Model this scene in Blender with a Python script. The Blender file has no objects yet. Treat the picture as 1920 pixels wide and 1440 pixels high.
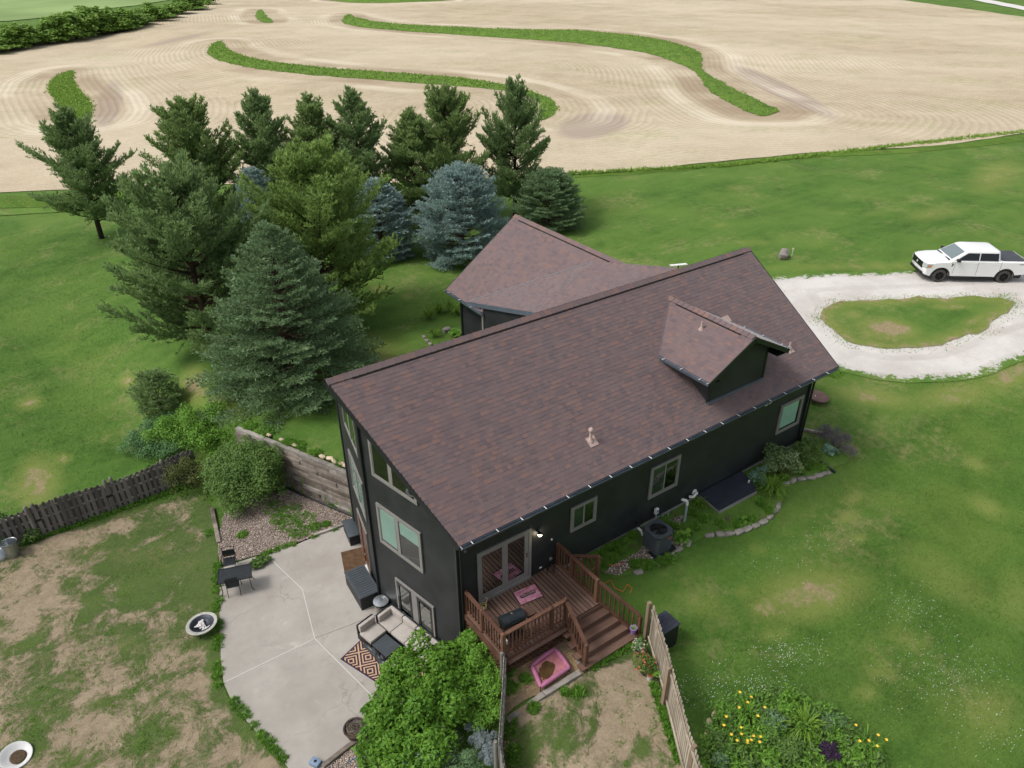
import bpy, bmesh, math, random
import numpy as np
from mathutils import Matrix, Vector

# ------------------------------------------------------------------ camera, sky, sun, exposure
SC = bpy.context.scene
COL = SC.collection
F_PX = 1396.72                      # focal length in pixels of a 1920 px wide picture
PITCH, ROLL, YAW = 0.540727, -0.003745, 0.960155
CAM = np.array([-7.6348, -14.2414, 16.9945])
_fw = np.array([math.cos(YAW) * math.cos(PITCH), math.sin(YAW) * math.cos(PITCH), -math.sin(PITCH)])
_r0 = np.array([math.sin(YAW), -math.cos(YAW), 0.0])
_u0 = np.cross(_r0, _fw)
_rt = math.cos(ROLL) * _r0 + math.sin(ROLL) * _u0
_up = -math.sin(ROLL) * _r0 + math.cos(ROLL) * _u0
cd = bpy.data.cameras.new('camera')
cd.sensor_width = 36.0
cd.lens = F_PX * 36.0 / 1920.0
cd.clip_start = 0.1
cd.clip_end = 6000
cam = bpy.data.objects.new('camera', cd)
COL.objects.link(cam)
cam.matrix_world = Matrix(((_rt[0], _up[0], -_fw[0], CAM[0]), (_rt[1], _up[1], -_fw[1], CAM[1]),
                           (_rt[2], _up[2], -_fw[2], CAM[2]), (0, 0, 0, 1)))
SC.camera = cam

SUN_AZ, SUN_EL = math.radians(158), math.radians(52)      # where the light comes from (house axes)
wd = bpy.data.worlds.new('World'); SC.world = wd; wd.use_nodes = True
nt = wd.node_tree; nt.nodes.clear()
sky = nt.nodes.new('ShaderNodeTexSky'); sky.sky_type = 'NISHITA'; sky.sun_disc = False
sky.sun_elevation = SUN_EL
sky.sun_rotation = math.pi / 2 - SUN_AZ
sky.air_density = 1.0; sky.dust_density = 4.0; sky.ozone_density = 1.0
hs = nt.nodes.new('ShaderNodeHueSaturation'); hs.inputs['Saturation'].default_value = 0.32   # cloud cover greys the sky
bg = nt.nodes.new('ShaderNodeBackground'); bg.inputs['Strength'].default_value = 0.15
wo = nt.nodes.new('ShaderNodeOutputWorld')
nt.links.new(sky.outputs[0], hs.inputs['Color']); nt.links.new(hs.outputs[0], bg.inputs['Color']); nt.links.new(bg.outputs[0], wo.inputs['Surface'])
sl = bpy.data.lights.new('sun', 'SUN'); sl.energy = 1.5; sl.angle = math.radians(15); sl.color = (1.0, 0.96, 0.9)
so = bpy.data.objects.new('sun', sl); COL.objects.link(so)
_sd = Vector((math.cos(SUN_AZ) * math.cos(SUN_EL), math.sin(SUN_AZ) * math.cos(SUN_EL), math.sin(SUN_EL)))
so.rotation_euler = _sd.to_track_quat('Z', 'Y').to_euler()
so.location = (0, 0, 60)
SC.view_settings.view_transform = 'Standard'; SC.view_settings.look = 'None'
SC.view_settings.gamma = 1.0; SC.view_settings.exposure = 0.24
SC.view_settings.use_curve_mapping = False

random.seed(7)
RNG = np.random.default_rng(7)
R = math.radians

# ------------------------------------------------------------------ photo pixel -> point
def ray(px, py):
    d = _fw + _rt * (px - 960) / F_PX - _up * (py - 720) / F_PX
    return d / np.linalg.norm(d)
def W(px, py, z):
    d = ray(px, py); return CAM + d * (z - CAM[2]) / d[2]
def WY(px, py, y):
    d = ray(px, py); return CAM + d * (y - CAM[1]) / d[1]
def ss(a, b, x):
    t = np.clip((np.asarray(x, float) - a) / (b - a), 0, 1); return t * t * (3 - 2 * t)
YB = [-30, -14, -8, -3, -.4, 0.0, 8.5, 8.9, 9.4, 15.2, 15.7, 18, 24, 40, 70, 400]
XB = [-.2, -.2, -.4, -.9, -1.0, 1.35, 1.35, 1.15, .9, -1.8, -2.2, -3.2, -4, -5, -6, -6]
WB = [3, 3, 3, 3.2, 3.0, .1, .1, .1, .1, .1, 1.0, 3, 6, 10, 30, 60]
def zt(x, y):
    """terrain height: walk-out yard low in the west, lawn higher round the house"""
    x = np.asarray(x, float); y = np.asarray(y, float)
    dmp = 1 - .6 * ss(12, 30, x)
    upper = -1.62 + 1.1 * ss(17, 38, x) - .43 * ss(-.6, -3.6, y) * dmp - .35 * ss(-4, -12, y) * dmp
    upper = upper - .5 * ss(9, 24, y) - 1.2 * ss(24, 70, y)- .9 * ss(45, 110, x)
    lower = -3.82 + .3 * ss(16, 40, y) + .5 * ss(45, 90, y)
    s = (x - np.interp(y, YB, XB)) / np.interp(y, YB, WB) + .5
    s = ss(0, 1, s)
    return lower + (np.maximum(upper, -3.1) - lower) * s + .05 * np.sin(x * .31 + 1) * np.sin(y * .27) * ss(16, 30, np.hypot(x - 4, y - 3))
def G(px, py):
    """where the line of sight through a photo pixel meets the ground"""
    d = ray(px, py); t = 8.0; last = t
    for i in range(800):
        p = CAM + d * t
        if p[2] < zt(p[0], p[1]): break
        last = t; t += .3 + t * .02
    for i in range(24):
        m = (last + t) / 2; p = CAM + d * m
        if p[2] < zt(p[0], p[1]): t = m
        else: last = m
    p = CAM + d * t
    return np.array([p[0], p[1], float(zt(p[0], p[1]))])
def PX(P):
    d = np.asarray(P, float) - CAM; z = d @ _fw
    return np.stack([960 + F_PX * (d @ _rt) / z, 720 - F_PX * (d @ _up) / z], -1)

# ------------------------------------------------------------------ mesh helpers
class MB:
    def __init__(s): s.v = []; s.f = []; s.t = []
    def add(s, vs, fs, tone=0.5):
        n = len(s.v); s.v.extend([tuple(map(float, p)) for p in vs])
        for f in fs: s.f.append([n + i for i in f]); s.t.append(tone)
        return s
    def quad(s, a, b, c, d, tone=.5): return s.add([a, b, c, d], [(0, 1, 2, 3)], tone)
    def hexa(s, p, tone=.5):       # 8 corners: bottom ring 0-3 (ccw from above), top ring 4-7
        return s.add(p, [(3, 2, 1, 0), (4, 5, 6, 7), (0, 1, 5, 4), (1, 2, 6, 5), (2, 3, 7, 6), (3, 0, 4, 7)], tone)
    def box(s, x0, x1, y0, y1, z0, z1, tone=.5):
        return s.hexa([(x0, y0, z0), (x1, y0, z0), (x1, y1, z0), (x0, y1, z0), (x0, y0, z1), (x1, y0, z1), (x1, y1, z1), (x0, y1, z1)], tone)
    def obox(s, c, u, v, w, hu, hv, hw, tone=.5):   # oriented box, half sizes
        c = np.array(c, float); u = np.array(u, float) * hu; v = np.array(v, float) * hv; w = np.array(w, float) * hw
        return s.hexa([c - u - v - w, c + u - v - w, c + u + v - w, c - u + v - w, c - u - v + w, c + u - v + w, c + u + v + w, c - u + v + w], tone)
    def beam(s, a, b, wd, ht, up=(0, 0, 1), tone=.5):
        a = np.array(a, float); b = np.array(b, float); d = b - a; L = np.linalg.norm(d); d /= L
        sd = np.cross(d, up); sd /= (np.linalg.norm(sd) + 1e-9); uu = np.cross(sd, d)
        return s.obox((a + b) / 2, d, -sd, uu, L / 2, wd / 2, ht / 2, tone)
    def prism(s, poly, z0, z1, tone=.5):
        n = len(poly); vs = [(p[0], p[1], z0 if np.isscalar(z0) else z0[i]) for i, p in enumerate(poly)] + [(p[0], p[1], z1 if np.isscalar(z1) else z1[i]) for i, p in enumerate(poly)]
        fs = [tuple(range(n - 1, -1, -1)), tuple(range(n, 2 * n))] + [(i, (i + 1) % n, n + (i + 1) % n, n + i) for i in range(n)]
        return s.add(vs, fs, tone)
    def tube(s, pts, rad, seg=8, tone=.5, cap=True):
        pts = [np.array(p, float) for p in pts]; m = len(pts); vs = []
        if np.isscalar(rad): rad = [rad] * m
        prev = None
        for i, p in enumerate(pts):
            d = pts[min(i + 1, m - 1)] - pts[max(i - 1, 0)]; d /= (np.linalg.norm(d) + 1e-9)
            if prev is None:
                a = np.cross(d, (0, 0, 1)) if abs(d[2]) < .9 else np.cross(d, (1, 0, 0))
            else: a = prev - d * (prev @ d)
            a /= np.linalg.norm(a); prev = a; b = np.cross(d, a)
            for k in range(seg):
                t = 2 * math.pi * k / seg; vs.append(p + rad[i] * (math.cos(t) * a + math.sin(t) * b))
        fs = []
        for i in range(m - 1):
            for k in range(seg):
                k2 = (k + 1) % seg; fs.append((i * seg + k, i * seg + k2, (i + 1) * seg + k2, (i + 1) * seg + k))
        if cap: fs += [tuple(range(seg - 1, -1, -1)), tuple((m - 1) * seg + k for k in range(seg))]
        return s.add(vs, fs, tone)
    def lathe(s, c, prof, seg=20, axis=(0, 0, 1), tone=.5, cap=True):
        ax = np.array(axis, float); ax /= np.linalg.norm(ax)
        a = np.cross(ax, (1, 0, 0) if abs(ax[0]) < .9 else (0, 1, 0)); a /= np.linalg.norm(a); b = np.cross(ax, a); c = np.array(c, float)
        vs = []; m = len(prof)
        for r_, h_ in prof:
            for k in range(seg):
                t = 2 * math.pi * k / seg; vs.append(c + ax * h_ + r_ * (math.cos(t) * a + math.sin(t) * b))
        fs = []
        for i in range(m - 1):
            for k in range(seg):
                k2 = (k + 1) % seg; fs.append((i * seg + k, i * seg + k2, (i + 1) * seg + k2, (i + 1) * seg + k))
        if cap: fs += [tuple(range(seg - 1, -1, -1)), tuple((m - 1) * seg + k for k in range(seg))]
        return s.add(vs, fs, tone)
    def obj(s, name, mat, parent=None, smooth=False, bevel=0, origin=None):
        me = bpy.data.meshes.new(name)
        v = s.v
        if origin is not None: v = [(p[0] - origin[0], p[1] - origin[1], p[2] - origin[2]) for p in v]
        me.from_pydata(v, [], s.f)
        if len(set(s.t)) > 1 or (s.t and s.t[0] != .5):
            at = me.attributes.new('tone', 'FLOAT', 'FACE'); at.data.foreach_set('value', np.array(s.t, 'f'))
        if bevel:
            bm = bmesh.new(); bm.from_mesh(me)
            bmesh.ops.bevel(bm, geom=[e for e in bm.edges], offset=bevel, segments=2, profile=.6, affect='EDGES')
            bm.to_mesh(me); bm.free()
        if smooth:
            me.polygons.foreach_set('use_smooth', [True] * len(me.polygons))
            if hasattr(me, 'set_sharp_from_angle'): me.set_sharp_from_angle(angle=R(40))
        return link(name, me, mat, parent, origin)
def link(name, me, mat, parent=None, origin=None):
    if mat is not None and not me.materials: me.materials.append(MAT[mat] if isinstance(mat, str) else mat)
    o = bpy.data.objects.new(name, me); COL.objects.link(o)
    if origin is not None: o.location = tuple(map(float, origin))
    if parent is not None: child(o, parent)
    return o
def wmat(o):
    m = Matrix.LocRotScale(o.location, o.rotation_euler, o.scale)
    return m if o.parent is None else wmat(o.parent) @ o.matrix_parent_inverse @ m
def child(o, parent):
    o.parent = parent; o.matrix_parent_inverse = wmat(parent).inverted(); return o
def tag(o, label, cat, group=None):
    o['label'] = label; o['category'] = cat
    if group: o['group'] = group
    return o
def thing(name, label, cat, loc=(0, 0, 0), group=None):
    o = bpy.data.objects.new(name, None); o.empty_display_size = .3; COL.objects.link(o); o.location = tuple(map(float, loc))
    return tag(o, label, cat, group)
def struct(o): o['kind'] = 'structure'; return o
def npmesh(name, verts, faces, tone=None):
    """fast mesh from numpy arrays; faces (n,3) or (n,4)"""
    me = bpy.data.meshes.new(name); n, k = faces.shape
    me.vertices.add(len(verts)); me.vertices.foreach_set('co', np.ascontiguousarray(verts, 'f').ravel())
    me.loops.add(n * k); me.loops.foreach_set('vertex_index', np.ascontiguousarray(faces, 'i').ravel())
    me.polygons.add(n); me.polygons.foreach_set('loop_start', np.arange(0, n * k, k, dtype='i'))
    me.update(calc_edges=True)
    if tone is not None:
        at = me.attributes.new('tone', 'FLOAT', 'FACE'); at.data.foreach_set('value', np.ascontiguousarray(tone, 'f'))
    return me

# ------------------------------------------------------------------ materials
MAT = {}
class NT:
    def __init__(s, name):
        s.m = bpy.data.materials.new(name); s.m.use_nodes = True; s.t = s.m.node_tree; s.t.nodes.clear()
        s.out = s.n('ShaderNodeOutputMaterial'); MAT[name] = s.m
    def n(s, ty, **kw):
        nd = s.t.nodes.new(ty)
        for k, v in kw.items(): setattr(nd, k, v)
        return nd
    def l(s, a, b): s.t.links.new(a, b)
    def put(s, sock, v):
        if hasattr(v, 'is_output'): s.l(v, sock)
        elif isinstance(v, (tuple, list)) and len(v) == 3 and sock.type == 'RGBA': sock.default_value = (*v, 1)
        else: sock.default_value = v
    def pos(s): return s.n('ShaderNodeNewGeometry').outputs['Position']
    def noise(s, scale, det=4, rough=.55, vec=None, dist=0, stretch=None):
        nd = s.n('ShaderNodeTexNoise'); nd.inputs['Scale'].default_value = scale; nd.inputs['Detail'].default_value = det
        nd.inputs['Roughness'].default_value = rough; nd.inputs['Distortion'].default_value = dist
        v = vec if vec is not None else s.pos()
        if stretch:
            mp = s.n('ShaderNodeMapping'); mp.inputs['Scale'].default_value = stretch; s.l(v, mp.inputs['Vector']); v = mp.outputs[0]
        s.l(v, nd.inputs['Vector']); return nd.outputs[0]
    def vor(s, scale, feat='F1', out='Distance', vec=None, rnd=1):
        nd = s.n('ShaderNodeTexVoronoi', feature=feat); nd.inputs['Scale'].default_value = scale; nd.inputs['Randomness'].default_value = rnd
        s.l(vec if vec is not None else s.pos(), nd.inputs['Vector']); return nd.outputs[out]
    def ramp(s, fac, stops, interp='LINEAR'):
        nd = s.n('ShaderNodeValToRGB'); cr = nd.color_ramp; cr.interpolation = interp
        while len(cr.elements) < len(stops): cr.elements.new(.5)
        for e, (p, c) in zip(cr.elements, stops):
            e.position = p; e.color = (*c, 1) if isinstance(c, (tuple, list)) else (c, c, c, 1)
        s.put(nd.inputs[0], fac); return nd.outputs[0]
    def mix(s, fac, a, b, mode='MIX'):
        nd = s.n('ShaderNodeMix', data_type='RGBA', blend_type=mode)
        s.put(nd.inputs[0], fac); s.put(nd.inputs[6], a); s.put(nd.inputs[7], b); return nd.outputs[2]
    def math(s, op, a, b=0, c=None):
        nd = s.n('ShaderNodeMath', operation=op); s.put(nd.inputs[0], a); s.put(nd.inputs[1], b)
        if c is not None: s.put(nd.inputs[2], c)
        return nd.outputs[0]
    def attr(s, name): return s.n('ShaderNodeAttribute', attribute_name=name).outputs['Fac']
    def bump(s, h, st=.5, dist=.02):
        nd = s.n('ShaderNodeBump'); nd.inputs['Strength'].default_value = st; nd.inputs['Distance'].default_value = dist; s.l(h, nd.inputs['Height']); return nd.outputs[0]
    def pbr(s, col, rough=.7, metal=0, bump=None, spec=.5, coat=0, emit=None):
        b = s.n('ShaderNodeBsdfPrincipled'); s.put(b.inputs['Base Color'], col); s.put(b.inputs['Roughness'], rough); s.put(b.inputs['Metallic'], metal)
        b.inputs['Specular IOR Level'].default_value = spec
        if coat: b.inputs['Coat Weight'].default_value = coat; b.inputs['Coat Roughness'].default_value = .05
        if bump is not None: s.l(bump, b.inputs['Normal'])
        if emit: b.inputs['Emission Color'].default_value = (*emit[0], 1); b.inputs['Emission Strength'].default_value = emit[1]
        s.l(b.outputs[0], s.out.inputs[0]); return b

def simple(name, col, rough=.6, metal=0, var=.25, scale=3, bscale=40, bst=.15, spec=.5, coat=0, stretch=None):
    """one colour with cloudy wear and a fine relief"""
    t = NT(name); n1 = t.noise(scale, 5, .6, stretch=stretch)
    lo = tuple(c * (1 - var) for c in col); hi = tuple(min(1, c * (1 + var)) for c in col)
    c = t.ramp(n1, [(.3, lo), (.7, hi)])
    h = t.noise(bscale, 3, .6, stretch=stretch)
    t.pbr(c, rough, metal, t.bump(h, bst, .01), spec, coat); return t.m
def wood(name, c1, c2, rough=.75, axis=None, scale=6):
    """boards: grain stretched along the axis, each piece its own shade"""
    t = NT(name); st = {'x': (.12, 2, 2), 'y': (2, .12, 2), 'z': (2, 2, .12), None: (1, 1, 1)}[axis]
    g = t.noise(scale, 6, .65, stretch=st); g2 = t.noise(1.3, 3, .6)
    oi = t.n('ShaderNodeObjectInfo').outputs['Random']
    f = t.math('ADD', t.math('MULTIPLY', g, .7), t.math('MULTIPLY', oi, .35))
    c = t.ramp(f, [(.3, c1), (.8, c2)])
    c = t.mix(t.ramp(g2, [(.45, 0.), (.75, .5)]), c, tuple(x * .6 for x in c1))
    t.pbr(c, rough, 0, t.bump(t.noise(scale * 4, 4, .7, stretch=st), .35, .01), .3); return t.m
def leaf(name, stops, trans=.25, rough=.6, spec=.25):
    """foliage: every leaf or needle its own shade, some light through it"""
    t = NT(name); ge = t.n('ShaderNodeNewGeometry'); n1 = t.noise(.8, 2, .5)
    f = t.math('ADD', t.math('MULTIPLY', ge.outputs['Random Per Island'], .6), t.math('MULTIPLY', n1, .4))
    c = t.ramp(f, stops)
    b = t.n('ShaderNodeBsdfPrincipled'); t.put(b.inputs['Base Color'], c); b.inputs['Roughness'].default_value = rough; b.inputs['Specular IOR Level'].default_value = spec
    tr = t.n('ShaderNodeBsdfTranslucent'); t.put(tr.inputs[0], t.mix(.25, c, (.25, .36, .08)))
    mx = t.n('ShaderNodeMixShader'); mx.inputs[0].default_value = trans; t.l(b.outputs[0], mx.inputs[1]); t.l(tr.outputs[0], mx.inputs[2]); t.l(mx.outputs[0], t.out.inputs[0])
    return t.m

def grass_color(t, dark=1.0):
    big = t.noise(.10, 4, .6); mid = t.noise(.55, 6, .68); patch = t.noise(.23, 5, .62, dist=.5); fine = t.noise(6, 6, .78); blade = t.noise(38, 3, .8)
    k = lambda r, g, b: (r * dark, g * dark, b * dark)
    c1 = t.ramp(mid, [(.30, k(.034, .088, .012)), (.5, k(.072, .168, .024)), (.72, k(.132, .242, .042))])
    c2 = t.ramp(fine, [(.3, k(.036, .090, .012)), (.7, k(.145, .262, .050))])
    c = t.mix(.45, c1, c2)
    c = t.mix(t.ramp(patch, [(.50, 0.), (.68, .60)]), c, k(.168, .250, .050))
    c = t.mix(t.ramp(patch, [(.30, .62), (.44, 0.)]), c, k(.034, .098, .014))
    c = t.mix(t.ramp(big, [(.42, 0.), (.66, .45)]), c, k(.140, .238, .044))
    mow = t.noise(.5, 3, .6, stretch=(.16, 1.7, 1)); c = t.mix(t.ramp(mow, [(.45, 0.), (.62, .32)]), c, k(.150, .245, .050))
    c = t.mix(t.ramp(blade, [(.35, .36), (.6, 0.)]), c, (.022, .050, .008))
    straw = t.ramp(t.math('MULTIPLY', t.noise(2.3, 6, .75), t.noise(.3, 3, .6)), [(.28, 0.), (.44, .5)])
    c = t.mix(straw, c, (.31, .27, .13))
    h = t.math('ADD', t.math('MULTIPLY', fine, .6), t.math('MULTIPLY', blade, .6))
    return c, h
t = NT('lawn'); c, h = grass_color(t)
bare = t.attr('bare'); nb = t.noise(1.3, 7, .75)
c = t.mix(t.ramp(bare, [(.05, 0.), (.42, .62)]), c, t.mix(t.noise(5, 5, .8), (.13, .20, .03), (.31, .30, .10)))
bf = t.ramp(t.math('ADD', bare, t.math('MULTIPLY', t.math('SUBTRACT', nb, .5), 1.5)), [(.46, 0.), (.70, .92)])
soil = t.ramp(t.noise(9, 5, .7), [(.3, (.24, .18, .10)), (.7, (.40, .31, .20))])
t.pbr(t.mix(bf, c, soil), .9, 0, t.bump(h, .9, .06), .15)
t = NT('lawn_blade'); c, h = grass_color(t, 1.12); ge = t.n('ShaderNodeNewGeometry'); c = t.mix(t.ramp(ge.outputs['Random Per Island'], [(.3, .35), (.7, 0.)]), c, (.045, .10, .014)); c = t.mix(t.ramp(ge.outputs['Random Per Island'], [(.8, 0.), (1., .4)]), c, (.30, .33, .10))
t.pbr(c, .8, 0, None, .15)
t = NT('yard'); c, h = grass_color(t, .9)          # worn yard: bare soil with tufts and mats of grass
gr = t.attr('grassy'); n1 = t.noise(.85, 7, .72, dist=.4); n2 = t.noise(5, 5, .7)
f = t.math('ADD', t.math('ADD', gr, t.math('MULTIPLY', t.math('SUBTRACT', n1, .5), 2.3)), t.math('MULTIPLY', t.math('SUBTRACT', n2, .5), .55))
gf = t.ramp(f, [(.34, 0.), (.47, .45), (.62, .95)])
gf = t.math('MULTIPLY', gf, t.ramp(t.noise(26, 4, .8), [(.30, .45), (.52, 1.)]))
soil = t.ramp(t.noise(3, 8, .75), [(.25, (.21, .165, .112)), (.5, (.33, .262, .182)), (.75, (.43, .350, .250))])
soil = t.mix(t.ramp(t.noise(14, 5, .8), [(.46, 0.), (.70, .65)]), soil, (.17, .155, .08))
soil = t.mix(t.ramp(t.noise(45, 3, .8), [(.55, 0.), (.8, .5)]), soil, (.15, .10, .06))
hh = t.math('ADD', t.math('MULTIPLY', gf, 1.4), h)
t.pbr(t.mix(gf, soil, c), .92, 0, t.bump(hh, .8, .06), .12)
t = NT('field'); rd = t.attr('rowd')               # crop residue on tilled soil, rows follow the terraces
n0 = t.noise(.018, 4, .6); n1 = t.noise(.22, 7, .72); n2 = t.noise(2.6, 6, .82); n3 = t.noise(16, 3, .85)
c = t.ramp(n1, [(.3, (.40, .330, .225)), (.55, (.52, .435, .305)), (.8, (.61, .525, .385))])
c = t.mix(t.ramp(n2, [(.36, .55), (.60, 0.)]), c, (.29, .23, .155))
c = t.mix(t.ramp(n3, [(.50, 0.), (.72, .6)]), c, (.72, .645, .50))
wig = t.math('MULTIPLY', t.noise(.12, 3, .5), 3.0)
wv = t.math('SINE', t.math('ADD', t.math('MULTIPLY', rd, 6.6), wig))
amp = t.math('MULTIPLY', t.ramp(t.noise(.035, 3, .6), [(.40, .08), (.60, .8)]), t.ramp(n2, [(.3, 1.), (.7, .45)]))
c = t.mix(t.math('MULTIPLY', t.ramp(wv, [(.25, 1.), (.6, 0.)]), t.math('MULTIPLY', amp, .55)), c, (.25, .195, .13))
c = t.mix(t.ramp(n0, [(.42, 0.), (.62, .45)]), c, (.66, .58, .45))
sl_ = t.ramp(t.math('ADD', t.attr('soil'), t.math('MULTIPLY', t.math('SUBTRACT', n1, .5), .5)), [(.35, 0.), (.62, .8)])
c = t.mix(sl_, c, t.mix(t.math('MULTIPLY', t.ramp(wv, [(.3, 1.), (.7, 0.)]), .5), (.38, .31, .26), (.27, .21, .17)))
gg = t.ramp(t.math('MULTIPLY', t.noise(.07, 5, .7), t.noise(1.1, 5, .85)), [(.27, 0.), (.40, .5)])
c = t.mix(gg, c, (.27, .29, .11))
hb_ = t.ramp(t.math('DIVIDE', rd, 30.), [(.0, .85), (.11, .75), (.15, 0.), (1., 0.)]); c = t.mix(t.math('MULTIPLY', hb_, t.ramp(t.noise(.045, 3, .6), [(.42, .05), (.6, 1.)])), c, (.31, .235, .16))
pb = t.ramp(t.math('DIVIDE', rd, 30.), [(.15, 0.), (.18, .5), (.23, .45), (.28, 0.)]); c = t.mix(t.math('MULTIPLY', pb, t.ramp(t.noise(.05, 3, .6), [(.42, .1), (.6, 1.)])), c, (.70, .63, .50))
t.pbr(c, .95, 0, t.bump(t.math('ADD', wv, n2), .3, .06), .1)
t = NT('terrace_grass'); c, h = grass_color(t, 1.0)
c = t.mix(t.ramp(t.noise(.35, 5, .75), [(.3, 0.), (.7, .85)]), c, (.17, .30, .045)); c = t.mix(t.ramp(t.noise(1.1, 5, .75), [(.55, 0.), (.8, .7)]), c, (.31, .30, .11))
t.pbr(c, .9, 0, t.bump(t.noise(2, 6, .8), 1., .4), .1)
t = NT('gravel_road'); n1 = t.noise(.35, 6, .65); n2 = t.noise(30, 3, .85); e = t.attr('edge')
c = t.ramp(n1, [(.3, (.50, .465, .43)), (.6, (.66, .635, .605))]); c = t.mix(t.ramp(n2, [(.35, .5), (.6, 0.)]), c, (.36, .335, .31))
c = t.mix(t.ramp(t.noise(.5, 5, .7, dist=.6), [(.58, 0.), (.75, .5)]), c, (.42, .33, .26))
c = t.mix(t.math('MULTIPLY', t.ramp(t.math('SINE', t.math('MULTIPLY', e, 3.6)), [(.35, 0.), (.8, .6)]), t.ramp(t.noise(.6, 5, .7), [(.35, .2), (.65, 1.)])), c, (.42, .39, .355))
gcol, gh = grass_color(t)
ef = t.ramp(t.math('ADD', e, t.math('MULTIPLY', t.math('SUBTRACT', t.noise(2.4, 7, .8), .5), 2.6)), [(.30, 1.), (.48, 0.)])
t.pbr(t.mix(ef, c, gcol), .92, 0, t.bump(n2, .6, .02), .2)
t = NT('pebbles'); v = t.vor(16, 'F1', 'Color'); d = t.vor(16, 'F1', 'Distance')
hsv = t.n('ShaderNodeSeparateColor'); t.l(v, hsv.inputs[0])
c = t.ramp(hsv.outputs[0], [(.0, (.24, .18, .15)), (.4, (.42, .34, .29)), (.7, (.55, .45, .385)), (1., (.70, .63, .57))])
c = t.mix(t.ramp(d, [(.3, 0.), (.55, .8)]), c, (.06, .05, .035))
t.pbr(c, .85, 0, t.bump(t.math('SUBTRACT', 1., d), .9, .04), .3)
t = NT('mulch'); n1 = t.noise(18, 5, .8, dist=1.); c = t.ramp(n1, [(.3, (.12, .075, .04)), (.5, (.32, .22, .12)), (.72, (.52, .41, .26))])
c = t.mix(t.ramp(t.noise(1.5, 4, .7), [(.45, 0.), (.7, .7)]), c, (.20, .165, .12)); t.pbr(c, .95, 0, t.bump(n1, .9, .04), .15)
t = NT('garden_soil'); n1 = t.noise(12, 6, .8); c = t.ramp(n1, [(.3, (.05, .042, .025)), (.7, (.17, .135, .09))])
gcol, gh = grass_color(t, 1.15); ef = t.ramp(t.noise(1.3, 6, .75), [(.30, 0.), (.46, 1.)]); t.pbr(t.mix(ef, c, gcol), .95, 0, t.bump(n1, .9, .05), .12)
t = NT('concrete'); n1 = t.noise(.6, 7, .65); n2 = t.noise(3.2, 6, .7, dist=.5); n3 = t.noise(90, 2, .7)
c = t.ramp(n1, [(.3, (.31, .285, .255)), (.7, (.415, .39, .355))]); c = t.mix(t.ramp(n2, [(.55, 0.), (.78, .45)]), c, (.27, .25, .23)); c = t.mix(t.ramp(t.noise(1.1, 5, .7, dist=1.), [(.60, 0.), (.78, .5)]), c, (.60, .57, .53))
c = t.mix(t.ramp(n3, [(.5, 0.), (.8, .25)]), c, (.22, .2, .18)); cr = t.n('ShaderNodeTexVoronoi', feature='DISTANCE_TO_EDGE'); cr.inputs['Scale'].default_value = .33; wv_ = t.n('ShaderNodeVectorMath', operation='ADD'); nv = t.n('ShaderNodeTexNoise'); nv.inputs['Scale'].default_value = 1.1; nv.inputs['Detail'].default_value = 6; t.l(t.pos(), nv.inputs['Vector']); t.l(nv.outputs['Color'], wv_.inputs[0]); t.l(t.pos(), wv_.inputs[1]); t.l(wv_.outputs[0], cr.inputs['Vector'])
c = t.mix(t.math('MULTIPLY', t.ramp(cr.outputs['Distance'], [(.0, .5), (.006, 0.)]), t.ramp(t.noise(.5, 3), [(.45, 0.), (.6, 1.)])), c, (.17, .155, .14))
c = t.mix(t.ramp(t.noise(.45, 4, .6, dist=.8), [(.52, 0.), (.70, .4)]), c, (.29, .26, .225))
t.pbr(c, .85, 0, t.bump(n3, .2, .005), .3)
# shingles: every tab its own blend
t = NT('shingle'); tn = t.attr('tone'); n1 = t.noise(60, 3, .8); n2 = t.noise(1.2, 3, .6)
c = t.ramp(tn, [(0., (.104, .076, .084)), (.3, (.140, .095, .097)), (.55, (.158, .105, .104)), (.78, (.184, .110, .096)), (1., (.218, .120, .096))])
c = t.mix(t.ramp(n1, [(.35, .4), (.65, 0.)]), c, (.070, .052, .054)); c = t.mix(t.ramp(n2, [(.4, 0.), (.7, .2)]), c, (.17, .135, .135))
b_ = t.pbr(c, .78, 0, t.bump(n1, .5, .006), .4); b_.inputs['Sheen Weight'].default_value = .45; b_.inputs['Sheen Roughness'].default_value = .4
simple('siding', (.0195, .0220, .0235), .46, 0, .35, 1.2, 60, .12, .4)
simple('fascia', (.010, .0125, .0150), .45, 0, .15, 2, 50, .05, .45)
simple('gutter', (.095, .118, .145), .30, 0, .2, 3, 40, .05, .6)
simple('foundation', (.27, .265, .25), .9, 0, .2, 2, 30, .3, .3)
simple('window_frame', (.215, .205, .195), .5, 0, .1, 2, 60, .04, .4)
simple('white_paint', (.62, .62, .61), .45, 0, .06, 3, 50, .04, .4)
simple('blind', (.70, .92, .84), .7, 0, .05, 2, 50, .03, .3)
simple('shade_dark', (.006, .007, .007), .8, 0, .2, 2, 50, .03, .2)  # near-black colour painted in for unlit space behind glass and under the deck
simple('door_black', (.012, .013, .014), .3, 0, .2, 2, 60, .02, .5)
simple('door_brown', (.105, .042, .022), .35, 0, .3, 5, 50, .05, .4, stretch=(4, 4, .3))
simple('vent_pipe', (.42, .31, .28), .7, 0, .15, 6, 50, .1, .3)
simple('galvanized', (.46, .49, .51), .32, .85, .2, 3, 30, .1)
simple('black_metal', (.012, .014, .016), .38, .2, .25, 4, 60, .08)
simple('grill_metal', (.020, .028, .032), .42, .3, .3, 6, 60, .1)
simple('resin_gray', (.055, .066, .076), .55, 0, .15, 3, 60, .08, .4)
simple('resin_black', (.013, .015, .018), .5, 0, .15, 3, 60, .06, .4)
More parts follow.
